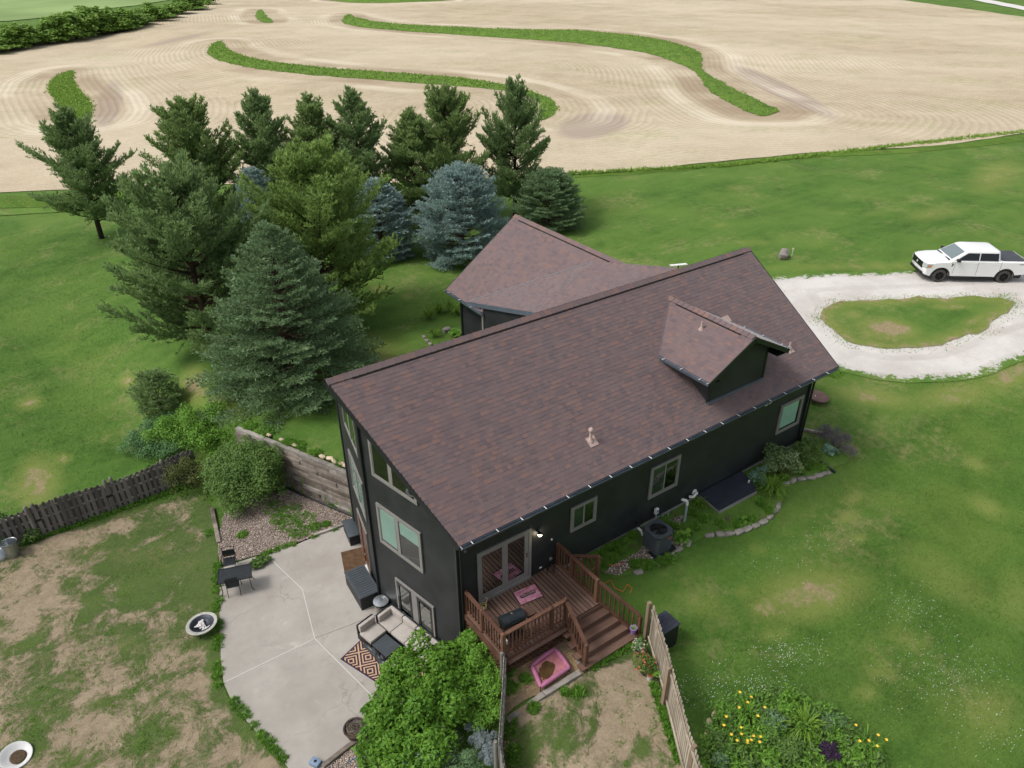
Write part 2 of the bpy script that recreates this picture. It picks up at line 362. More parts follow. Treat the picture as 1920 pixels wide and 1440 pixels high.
simple('cushion', (.40, .365, .335), .95, 0, .08, 3, 160, .25, .1)
simple('tarp', (.013, .017, .019), .35, 0, .3, 3, 30, .3, .5)
simple('pvc_white', (.70, .70, .68), .35, 0, .06, 4, 50, .04, .5)
simple('pvc_gray', (.28, .33, .37), .4, 0, .1, 4, 50, .04, .5)
simple('ac_shell', (.080, .096, .106), .5, .2, .15, 3, 60, .08)
simple('ac_dark', (.008, .009, .010), .5, 0, .2, 3, 60, .08)
simple('bulkhead', (.044, .050, .068), .42, .3, .2, 1.5, 50, .08)
simple('stone', (.25, .232, .205), .9, 0, .35, 3, 18, .7, .25)
simple('stone_buff', (.50, .41, .29), .9, 0, .3, 3, 18, .6, .25)
simple('boulder', (.24, .215, .195), .9, 0, .35, 2.5, 12, .9, .25)
simple('pebble', (.38, .31, .26), .85, 0, .5, 9, 40, .3, .3)
simple('pink_fabric', (.40, .15, .25), .9, 0, .15, 4, 90, .2, .1)
simple('bed_mesh', (.42, .17, .19), .9, 0, .25, 4, 120, .4, .1)
simple('bed_stain', (.075, .040, .012), .6, 0, .4, 5, 60, .3, .3)
simple('purple_pot', (.36, .24, .56), .5, 0, .1, 4, 50, .05)
simple('potting_soil', (.10, .07, .045), .95, 0, .4, 20, 60, .8, .1)
simple('terracotta', (.075, .055, .05), .7, 0, .25, 6, 40, .2, .3)
simple('red_plastic', (.48, .07, .04), .5, 0, .2, 6, 40, .1)
simple('blue_plastic', (.17, .24, .34), .5, 0, .2, 6, 40, .1)
simple('hose_blue', (.07, .19, .26), .5, 0, .2, 6, 40, .1)
simple('hose_yellow', (.55, .46, .18), .5, 0, .2, 6, 40, .1)
simple('cord_orange', (.62, .17, .03), .5, 0, .2, 6, 40, .1)
simple('ash', (.55, .53, .52), .9, 0, .3, 14, 50, .6, .1)
simple('pit_bowl', (.030, .036, .050), .5, .4, .4, 6, 40, .2)
simple('pit_rim', (.40, .40, .36), .7, .2, .25, 8, 60, .3)
simple('rust_disc', (.19, .115, .10), .8, .1, .3, 3, 40, .3, .3)
simple('coir_mat', (.115, .070, .042), .98, 0, .3, 5, 200, .8, .05)
simple('bark', (.075, .052, .036), .95, 0, .4, 4, 14, 1., .1, stretch=(3, 3, .6))
simple('bark_dark', (.035, .028, .022), .95, 0, .4, 4, 14, 1., .1, stretch=(3, 3, .6))
simple('truck_white', (.80, .80, .80), .22, 0, .02, 1, 50, .01, .5, coat=.6)
simple('truck_black', (.012, .013, .014), .45, 0, .2, 3, 60, .06, .4)
simple('tonneau', (.060, .064, .075), .6, 0, .15, 3, 100, .15, .3)
simple('tire', (.075, .068, .063), .9, 0, .2, 5, 50, .3, .2)
simple('rim_black', (.016, .016, .017), .4, .5, .2, 5, 50, .05)
simple('amber', (.70, .18, .06), .25, 0, .1, 5, 50, .02)
simple('lamp_clear', (.55, .58, .60), .12, .3, .1, 5, 50, .02)
simple('tail_red', (.42, .012, .02), .2, 0, .1, 5, 50, .02)
simple('dish_white', (.82, .82, .82), .3, 0, .02, 2, 50, .01)
simple('yellow_petal', (.80, .52, .06), .6, 0, .15, 8, 50, .02, .2)
simple('orange_petal', (.50, .12, .07), .6, 0, .2, 8, 50, .02, .2)
simple('pink_petal', (.62, .44, .36), .6, 0, .2, 8, 50, .02, .2)
simple('white_petal', (.74, .76, .72), .6, 0, .1, 8, 50, .02, .2)
simple('road_far', (.62, .60, .57), .9, 0, .08, .5, 30, .1)
simple('crop_green', (.22, .31, .12), .95, 0, .25, .02, 2, .4, .1)
wood('deck_wood', (.105, .062, .047), (.215, .135, .106), .7, 'y', 5)
wood('rail_wood', (.082, .038, .024), (.180, .090, .058), .65, None, 4)
wood('tread_wood', (.095, .052, .037), (.20, .122, .092), .7, 'x', 5)
wood('picket_wood', (.25, .205, .155), (.52, .455, .365), .85, 'z', 5)
wood('post_wood', (.15, .105, .07), (.34, .26, .19), .85, 'z', 4)
wood('old_fence_wood', (.095, .086, .080), (.25, .226, .208), .9, 'z', 5)
wood('old_pale_wood', (.15, .14, .125), (.40, .37, .33), .9, 'z', 5)
wood('old_timber', (.095, .078, .065), (.36, .305, .26), .92, None, 3)
wood('timber_gray', (.15, .135, .12), (.40, .365, .325), .92, None, 4)
leaf('pine', [(.05, (0.111, 0.162, 0.065)), (.45, (0.230, 0.330, 0.123)), (.75, (0.337, 0.460, 0.162)), (1., (0.522, 0.660, 0.230))], 0.45)
leaf('pine_bright', [(.05, (0.110, 0.172, 0.055)), (.45, (0.241, 0.359, 0.108)), (.75, (0.373, 0.517, 0.145)), (1., (0.607, 0.759, 0.235))], 0.45)
leaf('pine_dark', [(.05, (0.102, 0.165, 0.076)), (.45, (0.215, 0.321, 0.135)), (.75, (0.314, 0.437, 0.182)), (1., (0.478, 0.609, 0.248))], 0.45)
leaf('spruce_green', [(.05, (0.090, 0.144, 0.073)), (.45, (0.192, 0.295, 0.150)), (.8, (0.274, 0.408, 0.207)), (1., (0.406, 0.564, 0.298))], 0.3)
leaf('spruce_blue', [(.05, (0.127, 0.181, 0.174)), (.45, (0.275, 0.379, 0.365)), (.8, (0.407, 0.536, 0.516)), (1., (0.572, 0.711, 0.684))], 0.25)
leaf('shrub_bright', [(.0, (.030, .085, .008)), (.35, (.075, .185, .016)), (.7, (.125, .27, .026)), (1., (.21, .37, .05))], 0.28)
leaf('shrub_light', [(.0, (0.055, 0.144, 0.016)), (.4, (0.122, 0.269, 0.033)), (.75, (0.186, 0.372, 0.047)), (1., (0.275, 0.482, 0.076))], .3)
leaf('shrub_mid', [(.0, (.045, .095, .020)), (.4, (.095, .178, .038)), (.75, (.145, .25, .058)), (1., (.22, .34, .09))], 0.25)
leaf('shrub_olive', [(.0, (0.042, 0.067, 0.014)), (.4, (0.081, 0.109, 0.025)), (.75, (0.119, 0.140, 0.036)), (1., (0.182, 0.175, 0.049))], .2)
leaf('shrub_gray', [(.0, (0.061, 0.115, 0.051)), (.4, (0.115, 0.203, 0.089)), (.75, (0.169, 0.277, 0.128)), (1., (0.257, 0.365, 0.189))], .2)
leaf('juniper', [(.0, (0.034, 0.092, 0.034)), (.4, (0.081, 0.182, 0.064)), (.75, (0.134, 0.269, 0.100)), (1., (0.202, 0.353, 0.141))], .15)
leaf('catmint', [(.0, (0.102, 0.144, 0.120)), (.4, (0.180, 0.228, 0.216)), (.75, (0.240, 0.276, 0.312)), (1., (0.312, 0.324, 0.432))], .2)
leaf('purple_leaf', [(.0, (.012, .008, .016)), (.5, (.035, .018, .045)), (1., (.07, .035, .085))], .15)
leaf('heather', [(.0, (0.072, 0.065, 0.065)), (.4, (0.137, 0.117, 0.127)), (.75, (0.195, 0.163, 0.195)), (1., (0.260, 0.247, 0.221))], .15)
leaf('hosta', [(.0, (0.066, 0.150, 0.090)), (.4, (0.120, 0.240, 0.150)), (.75, (0.192, 0.336, 0.228)), (1., (0.360, 0.504, 0.396))], .2, .45, .4)
leaf('variegated', [(.0, (.060, .11, .035)), (.4, (.14, .22, .075)), (.7, (.25, .34, .15)), (1., (.50, .56, .36))], .25)
leaf('blade', [(.0, (0.067, 0.147, 0.017)), (.4, (0.129, 0.245, 0.028)), (.75, (0.203, 0.350, 0.042)), (1., (0.308, 0.462, 0.077))], .3)
leaf('terrace_blade', [(.0, (0.125, 0.237, 0.037)), (.4, (0.213, 0.362, 0.056)), (.75, (0.312, 0.463, 0.088)), (1., (0.500, 0.525, 0.188))], .3)
leaf('weed', [(.0, (0.076, 0.180, 0.025)), (.4, (0.144, 0.314, 0.043)), (.75, (0.226, 0.440, 0.065)), (1., (0.378, 0.540, 0.126))], .3)
leaf('far_tree', [(.0, (.075, .15, .025)), (.4, (.17, .31, .05)), (.75, (.27, .43, .08)), (1., (.38, .54, .13))], 0.3)
leaf('dead_wood', [(.0, (.22, .20, .18)), (1., (.42, .39, .36))], .05)
# window glass: clear pane, mirror towards grazing light
for nm, k in (('glass', .12), ('glass_door', .30), ('glass_dark', .10)):
    t = NT(nm); tr = t.n('ShaderNodeBsdfTransparent'); tr.inputs[0].default_value = (.86, .92, .90, 1) if nm != 'glass_dark' else (.08, .09, .1, 1)
    gl = t.n('ShaderNodeBsdfGlossy'); gl.inputs['Roughness'].default_value = .015; gl.inputs[0].default_value = (.9, .95, .95, 1)
    fr = t.n('ShaderNodeFresnel'); fr.inputs[0].default_value = 1.5
    mx = t.n('ShaderNodeMixShader'); t.l(t.math('ADD', fr.outputs[0], k - .04), mx.inputs[0]); t.l(tr.outputs[0], mx.inputs[1]); t.l(gl.outputs[0], mx.inputs[2]); t.l(mx.outputs[0], t.out.inputs[0])
t = NT('lamp_glow'); t.pbr((.9, .85, .75), .4, 0, None, .3, 0, ((1., .86, .62), 14.0))
# ------------------------------------------------------------------ ground and sheets laid on it
def inpoly(x, y, poly):
    ins = np.zeros(x.shape, bool); n = len(poly)
    for i in range(n):
        x1, y1 = poly[i][:2]; x2, y2 = poly[(i + 1) % n][:2]
        if y1 == y2: continue
        cr = ((y1 > y) != (y2 > y)) & (x < (x2 - x1) * (y - y1) / (y2 - y1) + x1)
        ins ^= cr
    return ins
def polydist(x, y, poly, closed=True):
    """distance to the outline, and nearest point on it"""
    best = np.full(x.shape, 1e18); bx = np.zeros(x.shape); by = np.zeros(x.shape); n = len(poly)
    for i in range(n if closed else n - 1):
        x1, y1 = poly[i][:2]; x2, y2 = poly[(i + 1) % n][:2]; dx, dy = x2 - x1, y2 - y1
        t = np.clip(((x - x1) * dx + (y - y1) * dy) / (dx * dx + dy * dy + 1e-12), 0, 1)
        qx, qy = x1 + t * dx, y1 + t * dy; d = (x - qx) ** 2 + (y - qy) ** 2
        m = d < best; best[m] = d[m]; bx[m] = qx[m]; by[m] = qy[m]
    return np.sqrt(best), bx, by
def axis(lo, hi, flo, fhi, step, grow=1.045, mx=40):
    a = list(np.arange(flo, fhi, step)); s = step
    while a[-1] < hi: s = min(s * grow, mx); a.append(a[-1] + s)
    s = step; b = [flo]
    while b[-1] > lo: s = min(s * grow, mx); b.append(b[-1] - s)
    return np.array(b[:0:-1] + a)
def rough(poly, seg, amp, seed=1):
    rg = np.random.default_rng(seed); out = []; n = len(poly)
    for i in range(n):
        a = np.array(poly[i][:2], float); b = np.array(poly[(i + 1) % n][:2], float); k = max(1, int(np.linalg.norm(b - a) / seg))
        for j in range(k): out.append(a + (b - a) * j / k)
    out = np.array(out); m = len(out); j = rg.normal(0, 1, (m, 2)); j = (j + np.roll(j, 1, 0) + np.roll(j, -1, 0)) / 1.9
    return out + j * amp
def smooth_poly(poly, k=5):
    P = np.array([p[:2] for p in poly], float); n = len(P); out = []
    for i in range(n):
        a, b, c, d = P[i - 1], P[i], P[(i + 1) % n], P[(i + 2) % n]
        for j in range(k):
            t = j / k; out.append(.5 * (2 * b + (c - a) * t + (2 * a - 5 * b + 4 * c - d) * t * t + (3 * b - a - 3 * c + d) * t ** 3))
    return np.array(out)
def gridmesh(name, xs, ys, mat, attrs=None, zf=None, poly=None, lift=0., hfun=None):
    X, Y = np.meshgrid(xs, ys, indexing='ij'); nx, ny = X.shape
    idx = np.arange(nx * ny).reshape(nx, ny)
    fc = np.stack([idx[:-1, :-1], idx[1:, :-1], idx[1:, 1:], idx[:-1, 1:]], -1).reshape(-1, 4)
    x = X.ravel().copy(); y = Y.ravel().copy(); d = np.zeros(x.shape)
    if poly is not None:
        ins = inpoly(x, y, poly); fc = fc[ins[fc].any(1)]
        use = np.zeros(x.shape, bool); use[fc.ravel()] = True
        dd, bx, by = polydist(x[use], y[use], poly); ou = ~ins[use]
        xu = x[use]; yu = y[use]; xu[ou] = bx[ou]; yu[ou] = by[ou]; dd[ou] = 0; x[use] = xu; y[use] = yu; d[use] = dd
        remap = np.cumsum(use) - 1; x = x[use]; y = y[use]; d = d[use]; fc = remap[fc]
    z = (zt(x, y) if zf is None else zf(x, y)) + lift
    if hfun is not None: z = z + hfun(x, y, d)
    v = np.stack([x, y, z], -1)
    me = npmesh(name, v, fc)
    me.polygons.foreach_set('use_smooth', np.ones(len(fc), bool))
    for k, fn in (attrs or {}).items():
        at = me.attributes.new(k, 'FLOAT', 'POINT'); at.data.foreach_set('value', np.ascontiguousarray(fn(x, y, d, v), 'f'))
    me.validate()
    return struct(link(name, me, mat))
def blobs(lst):
    def fn(x, y, d, v):
        p = PX(v); out = np.zeros(len(x))
        for (cx, cy, rx, ry, a, k) in lst:
            ca, sa = math.cos(R(a)), math.sin(R(a)); ux = p[:, 0] - cx; uy = p[:, 1] - cy
            q = np.hypot((ux * ca + uy * sa) / rx, (-ux * sa + uy * ca) / ry)
            out = np.maximum(out, k * np.clip(1.35 - q, 0, 1))
        return out
    return fn
BARE = [(1520, 1115, 115, 52, -10, .58), (1435, 1140, 36, 20, 0, .55), (1530, 1095, 40, 14, 0, .5), (1330, 1140, 70, 30, 25, .26), (1650, 1260, 40, 22, 0, .40), (1625, 1300, 30, 20, 0, .42), (1600, 935, 24, 14, -20, .5), (1780, 1090, 120, 40, 30, .30), (1860, 1330, 60, 60, 0, .32), (1610, 1010, 18, 10, 0, .5), (1420, 1030, 16, 9, 0, .42), (1395, 1110, 16, 10, 0, .42), (1590, 970, 30, 12, -20, .5), (1850, 950, 40, 20, 30, .42), (1830, 870, 30, 16, 30, .42), (1345, 424, 12, 4, 0, .8), (1385, 352, 25, 5, 0, .4),
        (55, 755, 30, 14, -10, .55), (70, 905, 45, 55, 10, .6), (240, 715, 22, 12, 0, .6), (365, 725, 30, 40, 0, .62), (715, 542, 22, 8, 0, .6), (765, 557, 12, 6, 0, .5), (1750, 400, 60, 14, -8, .36), (1870, 330, 60, 30, -20, .42),
        (118, 860, 20, 12, 0, .5), (710, 670, 60, 45, 0, .42), (1640, 745, 80, 18, 8, .5), (1790, 740, 80, 25, -8, .55), (1900, 700, 60, 25, -20, .6), (1530, 1380, 30, 18, 0, .4), (1410, 455, 60, 6, 0, .3), (1620, 500, 160, 7, 0, .42),
        (420, 760, 60, 30, 0, .4), (1700, 1200, 50, 20, 20, .34), (1450, 1190, 40, 14, 0, .4), (580, 890, 40, 12, 25, .3), (1900, 1120, 40, 60, 0, .32)]
gx = axis(-160, 900, -14, 21, .28, 1.05); gy = axis(-60, 900, -14, 21, .28, 1.05)
gridmesh('lawn', gx, gy, 'lawn', {'bare': blobs(BARE)})
def gp(lst): return [G(*p)[:2] for p in lst]
# fields ---------------------------------------------------------------
FIELD = gp([(-500, 372), (0, 363), (110, 358), (260, 350), (500, 346), (900, 336), (1065, 327), (1200, 320), (1480, 289), (1700, 279), (1830, 263), (1920, 250), (2400, 205), (2900, 150),
            (2600, 85), (2300, 60), (1920, 32), (1760, 10), (1690, 0), (1640, -9), (1200, -30), (700, -30), (440, -14), (365, 17), (290, 40), (180, 66), (0, 92), (-300, 140), (-700, 190)])
TER = [gp(l) for l in (
    [(135, 133), (100, 150), (92, 170), (108, 195), (130, 220), (158, 228), (172, 212), (168, 190), (150, 170), (138, 152)],
    [(417, 78), (400, 82), (390, 95), (395, 105), (420, 117), (460, 126), (520, 135), (600, 143), (700, 150), (800, 158), (900, 166), (940, 170), (985, 180), (1012, 196), (1008, 225), (1030, 222), (1045, 205), (1035, 188), (1010, 178), (960, 163), (900, 152), (800, 142), (700, 135), (600, 127), (520, 118), (460, 106), (428, 93)],
    [(652, 27), (642, 38), (650, 46), (690, 53), (760, 59), (860, 66), (950, 72), (1040, 78), (1130, 88), (1200, 98), (1250, 112), (1290, 128), (1310, 145), (1325, 165), (1350, 185), (1400, 210), (1420, 218), (1440, 218), (1462, 210), (1440, 198), (1390, 175), (1345, 150), (1318, 132), (1315, 105), (1300, 92), (1240, 75), (1160, 65), (1080, 58), (960, 56), (860, 52), (760, 47), (700, 40), (668, 33)],
    [(490, 18), (478, 28), (488, 40), (505, 44), (512, 40), (500, 30)], [(620, 1), (690, 6), (830, 2), (830, -2), (690, 1), (640, -3)])]
def rowd(x, y, d, v):
    best = np.full(len(x), 1e9)
    for T in TER:
        dd, _, _ = polydist(x, y, T); best = np.minimum(best, dd)
    return best
SOIL = [(1470, 172, 125, 17, 26, 1.), (1110, 236, 78, 27, -8, 1.), (205, 195, 30, 62, 18, .8), (330, 75, 110, 7, -12, .6)]
fpoly = rough(FIELD, 2.5, .25, 3)
gridmesh('crop_field', axis(-200, 460, -40, 110, 1.0, 1.02, 4), axis(-40, 460, 0, 150, 1.0, 1.02, 4), 'field', {'rowd': rowd, 'soil': blobs(SOIL)}, None, fpoly, .06)
for i, T in enumerate(TER):
    T = smooth_poly(T); st = [.45, .5, .6, .9, 1.2][i]
    lo = T.min(0) - st; hi = T.max(0) + st
    gridmesh('grass_terrace', np.arange(lo[0], hi[0] + st, st), np.arange(lo[1], hi[1] + st, st), 'terrace_grass', None, None, rough(T, .5, .12 + .03 * i, 5 + i), .10,
             lambda x, y, d: .55 * ss(0, 4.5, d) + .12 * ss(0, 1, d) * np.sin(x * 2.1) * np.sin(y * 1.7))
# far green crop, verge and road
p = np.array(gp([(-700, 60), (-300, 48), (0, 42), (250, 12), (420, -14), (430, -30), (-300, -30), (-900, -10)]))
gridmesh('far_green_field', axis(p[:, 0].min(), p[:, 0].max() + 12, p[:, 0].min(), p[:, 0].max(), 8), axis(p[:, 1].min(), p[:, 1].max() + 12, p[:, 1].min(), p[:, 1].max(), 8), 'crop_green', None, None, p, .2)
p = np.array(gp([(1838, -3), (1920, 13), (2300, 42), (2300, 50), (1920, 20), (1820, 0)]))
gridmesh('gravel_road', np.arange(p[:, 0].min(), p[:, 0].max() + 3, 3), np.arange(p[:, 1].min(), p[:, 1].max() + 3, 3), 'road_far', None, None, p, .15)
# tall grass strip and tilled strip by the field edge on the left
p = np.array(gp([(-200, 372), (0, 368), (110, 364), (300, 356), (300, 372), (110, 388), (0, 392), (-200, 396)]))
gridmesh('grass_verge', np.arange(p[:, 0].min(), p[:, 0].max() + .6, .6), np.arange(p[:, 1].min(), p[:, 1].max() + .6, .6), 'terrace_grass', None, None, rough(p, .8, .12, 9), .025, lambda x, y, d: .3 * ss(0, 1.6, d))
p = np.array(gp([(-200, 397), (0, 393), (110, 389), (135, 396), (60, 402), (0, 405), (-200, 410)]))
gridmesh('tilled_strip', np.arange(p[:, 0].min(), p[:, 0].max() + .4, .4), np.arange(p[:, 1].min(), p[:, 1].max() + .4, .4), 'garden_soil', None, None, rough(p, .6, .08, 9), .05)
p = np.array(gp([(1063, 330), (1200, 321), (1300, 312), (1480, 290), (1700, 280), (1830, 264), (1920, 252), (2300, 214), (2300, 226), (1920, 264), (1830, 276), (1700, 288), (1480, 299), (1300, 318), (1200, 327), (1063, 335)]))
gridmesh('grass_verge', np.arange(p[:, 0].min(), p[:, 0].max() + .7, .7), np.arange(p[:, 1].min(), p[:, 1].max() + .7, .7), 'terrace_grass', None, None, rough(p, 1., .15, 11), .025, lambda x, y, d: .3 * ss(0, 1.6, d))
# driveway with its grass island
p = np.array(gp([(1430, 519), (1520, 514), (1600, 511), (1700, 507), (1800, 503), (1920, 500), (2200, 488), (2300, 560), (2100, 620), (1980, 655), (1920, 680), (1880, 694), (1830, 708), (1780, 718), (1700, 719), (1640, 712), (1590, 700), (1550, 690), (1500, 650)]))
drv = rough(p, .7, .06, 4)
gridmesh('driveway', np.arange(p[:, 0].min(), p[:, 0].max() + .35, .35), np.arange(p[:, 1].min(), p[:, 1].max() + .35, .35), 'gravel_road', {'edge': lambda x, y, d, v: d}, None, drv, .03)
p = np.array(gp([(1543, 592), (1560, 577), (1600, 567), (1700, 560), (1800, 557), (1870, 558), (1893, 566), (1885, 588), (1850, 618), (1790, 638), (1720, 650), (1650, 652), (1590, 642), (1555, 618)]))
isl = rough(smooth_poly(p, 4), .35, .17, 8)
gridmesh('driveway_island', np.arange(p[:, 0].min(), p[:, 0].max() + .3, .3), np.arange(p[:, 1].min(), p[:, 1].max() + .3, .3), 'lawn',
         {'bare': lambda x, y, d, v: np.maximum(blobs([(1665, 618, 60, 22, 8, .7), (1780, 575, 40, 6, 0, .6), (1600, 590, 25, 10, 0, .45), (1830, 600, 30, 10, -20, .5)])(x, y, d, v), .62 - d * .55)}, None, isl, .06)
# worn yards
YARD = gp([(-400, 1090), (-60, 1050), (75, 1015), (230, 965), (330, 930), (385, 920), (400, 960), (410, 1062), (412, 1100), (413, 1200), (418, 1285), (432, 1318), (548, 1445), (548, 1600), (-500, 1600)])
p = np.array(YARD)
gridmesh('yard', np.arange(p[:, 0].min(), p[:, 0].max() + .3, .3), np.arange(p[:, 1].min(), p[:, 1].max() + .3, .3), 'yard',
         {'grassy': lambda x, y, d, v: .47 + blobs([(300, 1080, 130, 90, -20, .34), (390, 960, 40, 40, 0, .3), (405, 1150, 16, 160, 0, .5), (240, 1200, 60, 30, 20, .22), (300, 1370, 60, 40, -20, .25), (470, 1360, 40, 30, 40, .2)])(x, y, d, v)
          - blobs([(110, 1010, 110, 25, -20, .3), (360, 1290, 60, 60, 0, .2), (160, 1370, 70, 40, 0, .3), (40, 1120, 60, 50, 0, .18)])(x, y, d, v) + .5 * (1 - ss(0, .35, d))}, None, rough(p, .4, .05, 2), .03)
YARD2 = gp([(1000, 1310), (1060, 1282), (1100, 1258), (1150, 1228), (1192, 1212), (1212, 1215), (1226, 1260), (1242, 1305), (1282, 1440), (1320, 1560), (900, 1560), (945, 1345)])
p = np.array(YARD2)
gridmesh('side_yard', np.arange(p[:, 0].min(), p[:, 0].max() + .2, .2), np.arange(p[:, 1].min(), p[:, 1].max() + .2, .2), 'yard',
         {'grassy': lambda x, y, d, v: .27 + blobs([(1090, 1300, 30, 22, -30, .5), (1115, 1340, 14, 40, 0, .5), (1060, 1390, 50, 60, 20, .42), (1150, 1240, 60, 14, -32, .5), (990, 1420, 30, 60, 0, .45), (1200, 1400, 18, 26, 0, .3), (1230, 1330, 14, 60, 10, .3), (1180, 1430, 16, 12, 0, .5)])(x, y, d, v)
          - blobs([(1170, 1330, 45, 70, 10, .3)])(x, y, d, v)}, None, rough(p, .3, .04, 2), .03)
p = np.array(gp([(940, 1345), (1060, 1285), (1100, 1258), (1085, 1215), (1040, 1190), (950, 1235)]))
gridmesh('mulch_bed', np.arange(p[:, 0].min(), p[:, 0].max() + .2, .2), np.arange(p[:, 1].min(), p[:, 1].max() + .2, .2), 'mulch', None, None, rough(p, .3, .03, 2), .045)
p = np.array(gp([(408, 1010), (420, 965), (470, 935), (545, 918), (600, 935), (657, 962), (668, 985), (640, 990), (600, 1004), (555, 1021), (497, 1038), (440, 1055), (412, 1060)]))
gridmesh('pebble_bed', np.arange(p[:, 0].min(), p[:, 0].max() + .2, .2), np.arange(p[:, 1].min(), p[:, 1].max() + .2, .2), 'pebbles', None, None, rough(p, .3, .03, 2), .04)
PEBBLE_A = p
p = np.array(gp([(610, 1445), (640, 1420), (690, 1380), (730, 1370), (740, 1445), (740, 1520), (560, 1520)]))
gridmesh('pebble_bed', np.arange(p[:, 0].min(), p[:, 0].max() + .2, .2), np.arange(p[:, 1].min(), p[:, 1].max() + .2, .2), 'pebbles', None, None, rough(p, .3, .03, 2), .045)
PEBBLE_B = p
# planting strip along the south wall
p = np.array(gp([(1105, 1040), (1180, 1000), (1290, 940), (1400, 880), (1490, 835), (1545, 812), (1600, 830), (1590, 865), (1555, 887), (1520, 893), (1480, 903), (1470, 930), (1465, 945), (1440, 972), (1400, 990), (1340, 1003), (1290, 1022), (1262, 1043), (1200, 1075), (1150, 1085), (1112, 1062)]))
gridmesh('planting_strip', np.arange(p[:, 0].min(), p[:, 0].max() + .2, .2), np.arange(p[:, 1].min(), p[:, 1].max() + .2, .2), 'garden_soil', None, None, rough(p, .3, .04, 2), .035)
STRIP = p
p = np.array(gp([(1195, 1045), (1225, 1052), (1262, 1040), (1285, 1015), (1270, 980), (1300, 960), (1240, 985), (1180, 1045), (1130, 1075), (1160, 1080)]))
gridmesh('pebble_bed', np.arange(p[:, 0].min(), p[:, 0].max() + .15, .15), np.arange(p[:, 1].min(), p[:, 1].max() + .15, .15), 'pebbles', None, None, rough(p, .2, .06, 2), .055)
p = np.array(gp([(1310, 1440), (1325, 1380), (1345, 1330), (1400, 1315), (1460, 1298), (1540, 1330), (1600, 1370), (1645, 1420), (1660, 1560), (1340, 1560)]))
gridmesh('garden_bed', np.arange(p[:, 0].min(), p[:, 0].max() + .2, .2), np.arange(p[:, 1].min(), p[:, 1].max() + .2, .2), 'garden_soil', None, None, rough(p, .3, .05, 2), .04)
GARDEN = p
# patio: four poured slabs with caulked joints
ZP = -3.78
def wp(lst, z=ZP): return [W(px, py, z)[:2] for px, py in lst]
pj = bpy.data.objects.new('patio', None); COL.objects.link(pj); struct(pj); pj.location = (-3, 4, ZP)
slabs = [[(411, 1066), (440, 1056), (470, 1046), (497, 1038), (567, 1105), (590, 1197), (419, 1280), (414, 1240), (411, 1150)],
         [(497, 1038), (520, 1028), (560, 1015), (600, 1000), (640, 985), (665, 975), (720, 1050), (790, 1150), (705, 1153), (590, 1197), (567, 1105)],
         [(590, 1197), (705, 1153), (790, 1150), (905, 1225), (760, 1330), (701, 1308)],
         [(419, 1280), (590, 1197), (701, 1308), (760, 1330), (700, 1372), (640, 1415), (606, 1450), (548, 1452), (520, 1412), (470, 1362), (436, 1318)]]
for sl_ in slabs:
    p = np.array(wp(sl_)); cen = p.mean(0); q = []
    for a in p:                                      # pull each corner in for the joint
        d = cen - a; q.append(a + d / np.linalg.norm(d) * .012)
    MB().prism([tuple(a) for a in q], ZP - .25, ZP).obj('slab', 'concrete', pj, bevel=0)
for jl in ([(497, 1038), (567, 1105), (590, 1197), (701, 1308)], [(419, 1280), (590, 1197)], [(590, 1197), (705, 1153)]):
    p = wp(jl); m = MB()
    for a, b in zip(p[:-1], p[1:]): m.beam((*a, ZP - .002), (*b, ZP - .002), .018 if jl[1] != (705, 1153) else .01, .012)
    m.obj('joint', 'white_paint' if jl[1] != (705, 1153) else 'foundation', pj)
# ------------------------------------------------------------------ house
HE, EY, M_, HR, WR = 2.612, -.878, .65666, 5.926, 4.169          # eave height, eave y, pitch, ridge height, ridge y
XE0, XE1, XR0, XR1 = -.074, 17.22, -1.373, 17.21                 # eave and ridge ends
SWx, APX, NWx, SEx = .32, -.562, .36, 17.06
house = thing('house', 'black gabled house with brown shingle roof, dormer and walk-out gable of windows', 'house', (8.5, 4.2, -1.6))
def clip_half(poly, fn):
    out = []
    for i in range(len(poly)):
        a, b = poly[i], poly[(i + 1) % len(poly)]; fa, fb = fn(a), fn(b)
        if fa >= 0: out.append(a)
        if (fa >= 0) != (fb >= 0):
            t = fa / (fa - fb); out.append((a[0] + (b[0] - a[0]) * t, a[1] + (b[1] - a[1]) * t))
    return out
def lap_wall(A, B, zb, zA, zB, name='wall', parent=None, mat='siding', lap=.145, proud=.022):
    """lap siding from A to B (outside on the right hand), bottom zb, sloping top zA..zB"""
    A = np.array(A, float); B = np.array(B, float); L = np.linalg.norm(B - A); u = (B - A) / L; n = np.array([u[1], -u[0]])
    m = MB(); z = zb
    while z < max(zA, zB):
        z1 = min(z + lap, max(zA, zB))
        pl = clip_half([(0, z), (L, z), (L, z1), (0, z1)], lambda p: zA + (zB - zA) * p[0] / L - p[1])
        if len(pl) >= 3:
            def P3(p, off): q = A + u * p[0] + n * off; return (q[0], q[1], p[1])
            m.add([P3(p, proud * (1 - (p[1] - z) / lap)) for p in pl], [tuple(range(len(pl)))])
            lo = sorted([p for p in pl if abs(p[1] - z) < 1e-6]);
            if len(lo) >= 2: m.quad(P3(lo[0], 0), P3(lo[-1], 0), P3(lo[-1], proud), P3(lo[0], proud))
        z = z1
    return m.obj(name, mat, parent or house)
ZTOP = HE + M_ * (0 - EY) - .16
lap_wall((SWx, 0), (SEx, 0), -1.394, ZTOP, ZTOP)
lap_wall((APX, WR), (SWx, 0), -3.78, HR - .16, ZTOP)
lap_wall((NWx, 2 * WR), (APX, WR), -3.78, ZTOP, HR - .16)
lap_wall((SEx, 0), (SEx, WR), -1.394, ZTOP, HR - .16); lap_wall((SEx, WR), (SEx, 2 * WR), -1.394, HR - .16, ZTOP)
lap_wall((SEx, 2 * WR), (NWx, 2 * WR), -1.9, ZTOP, ZTOP)
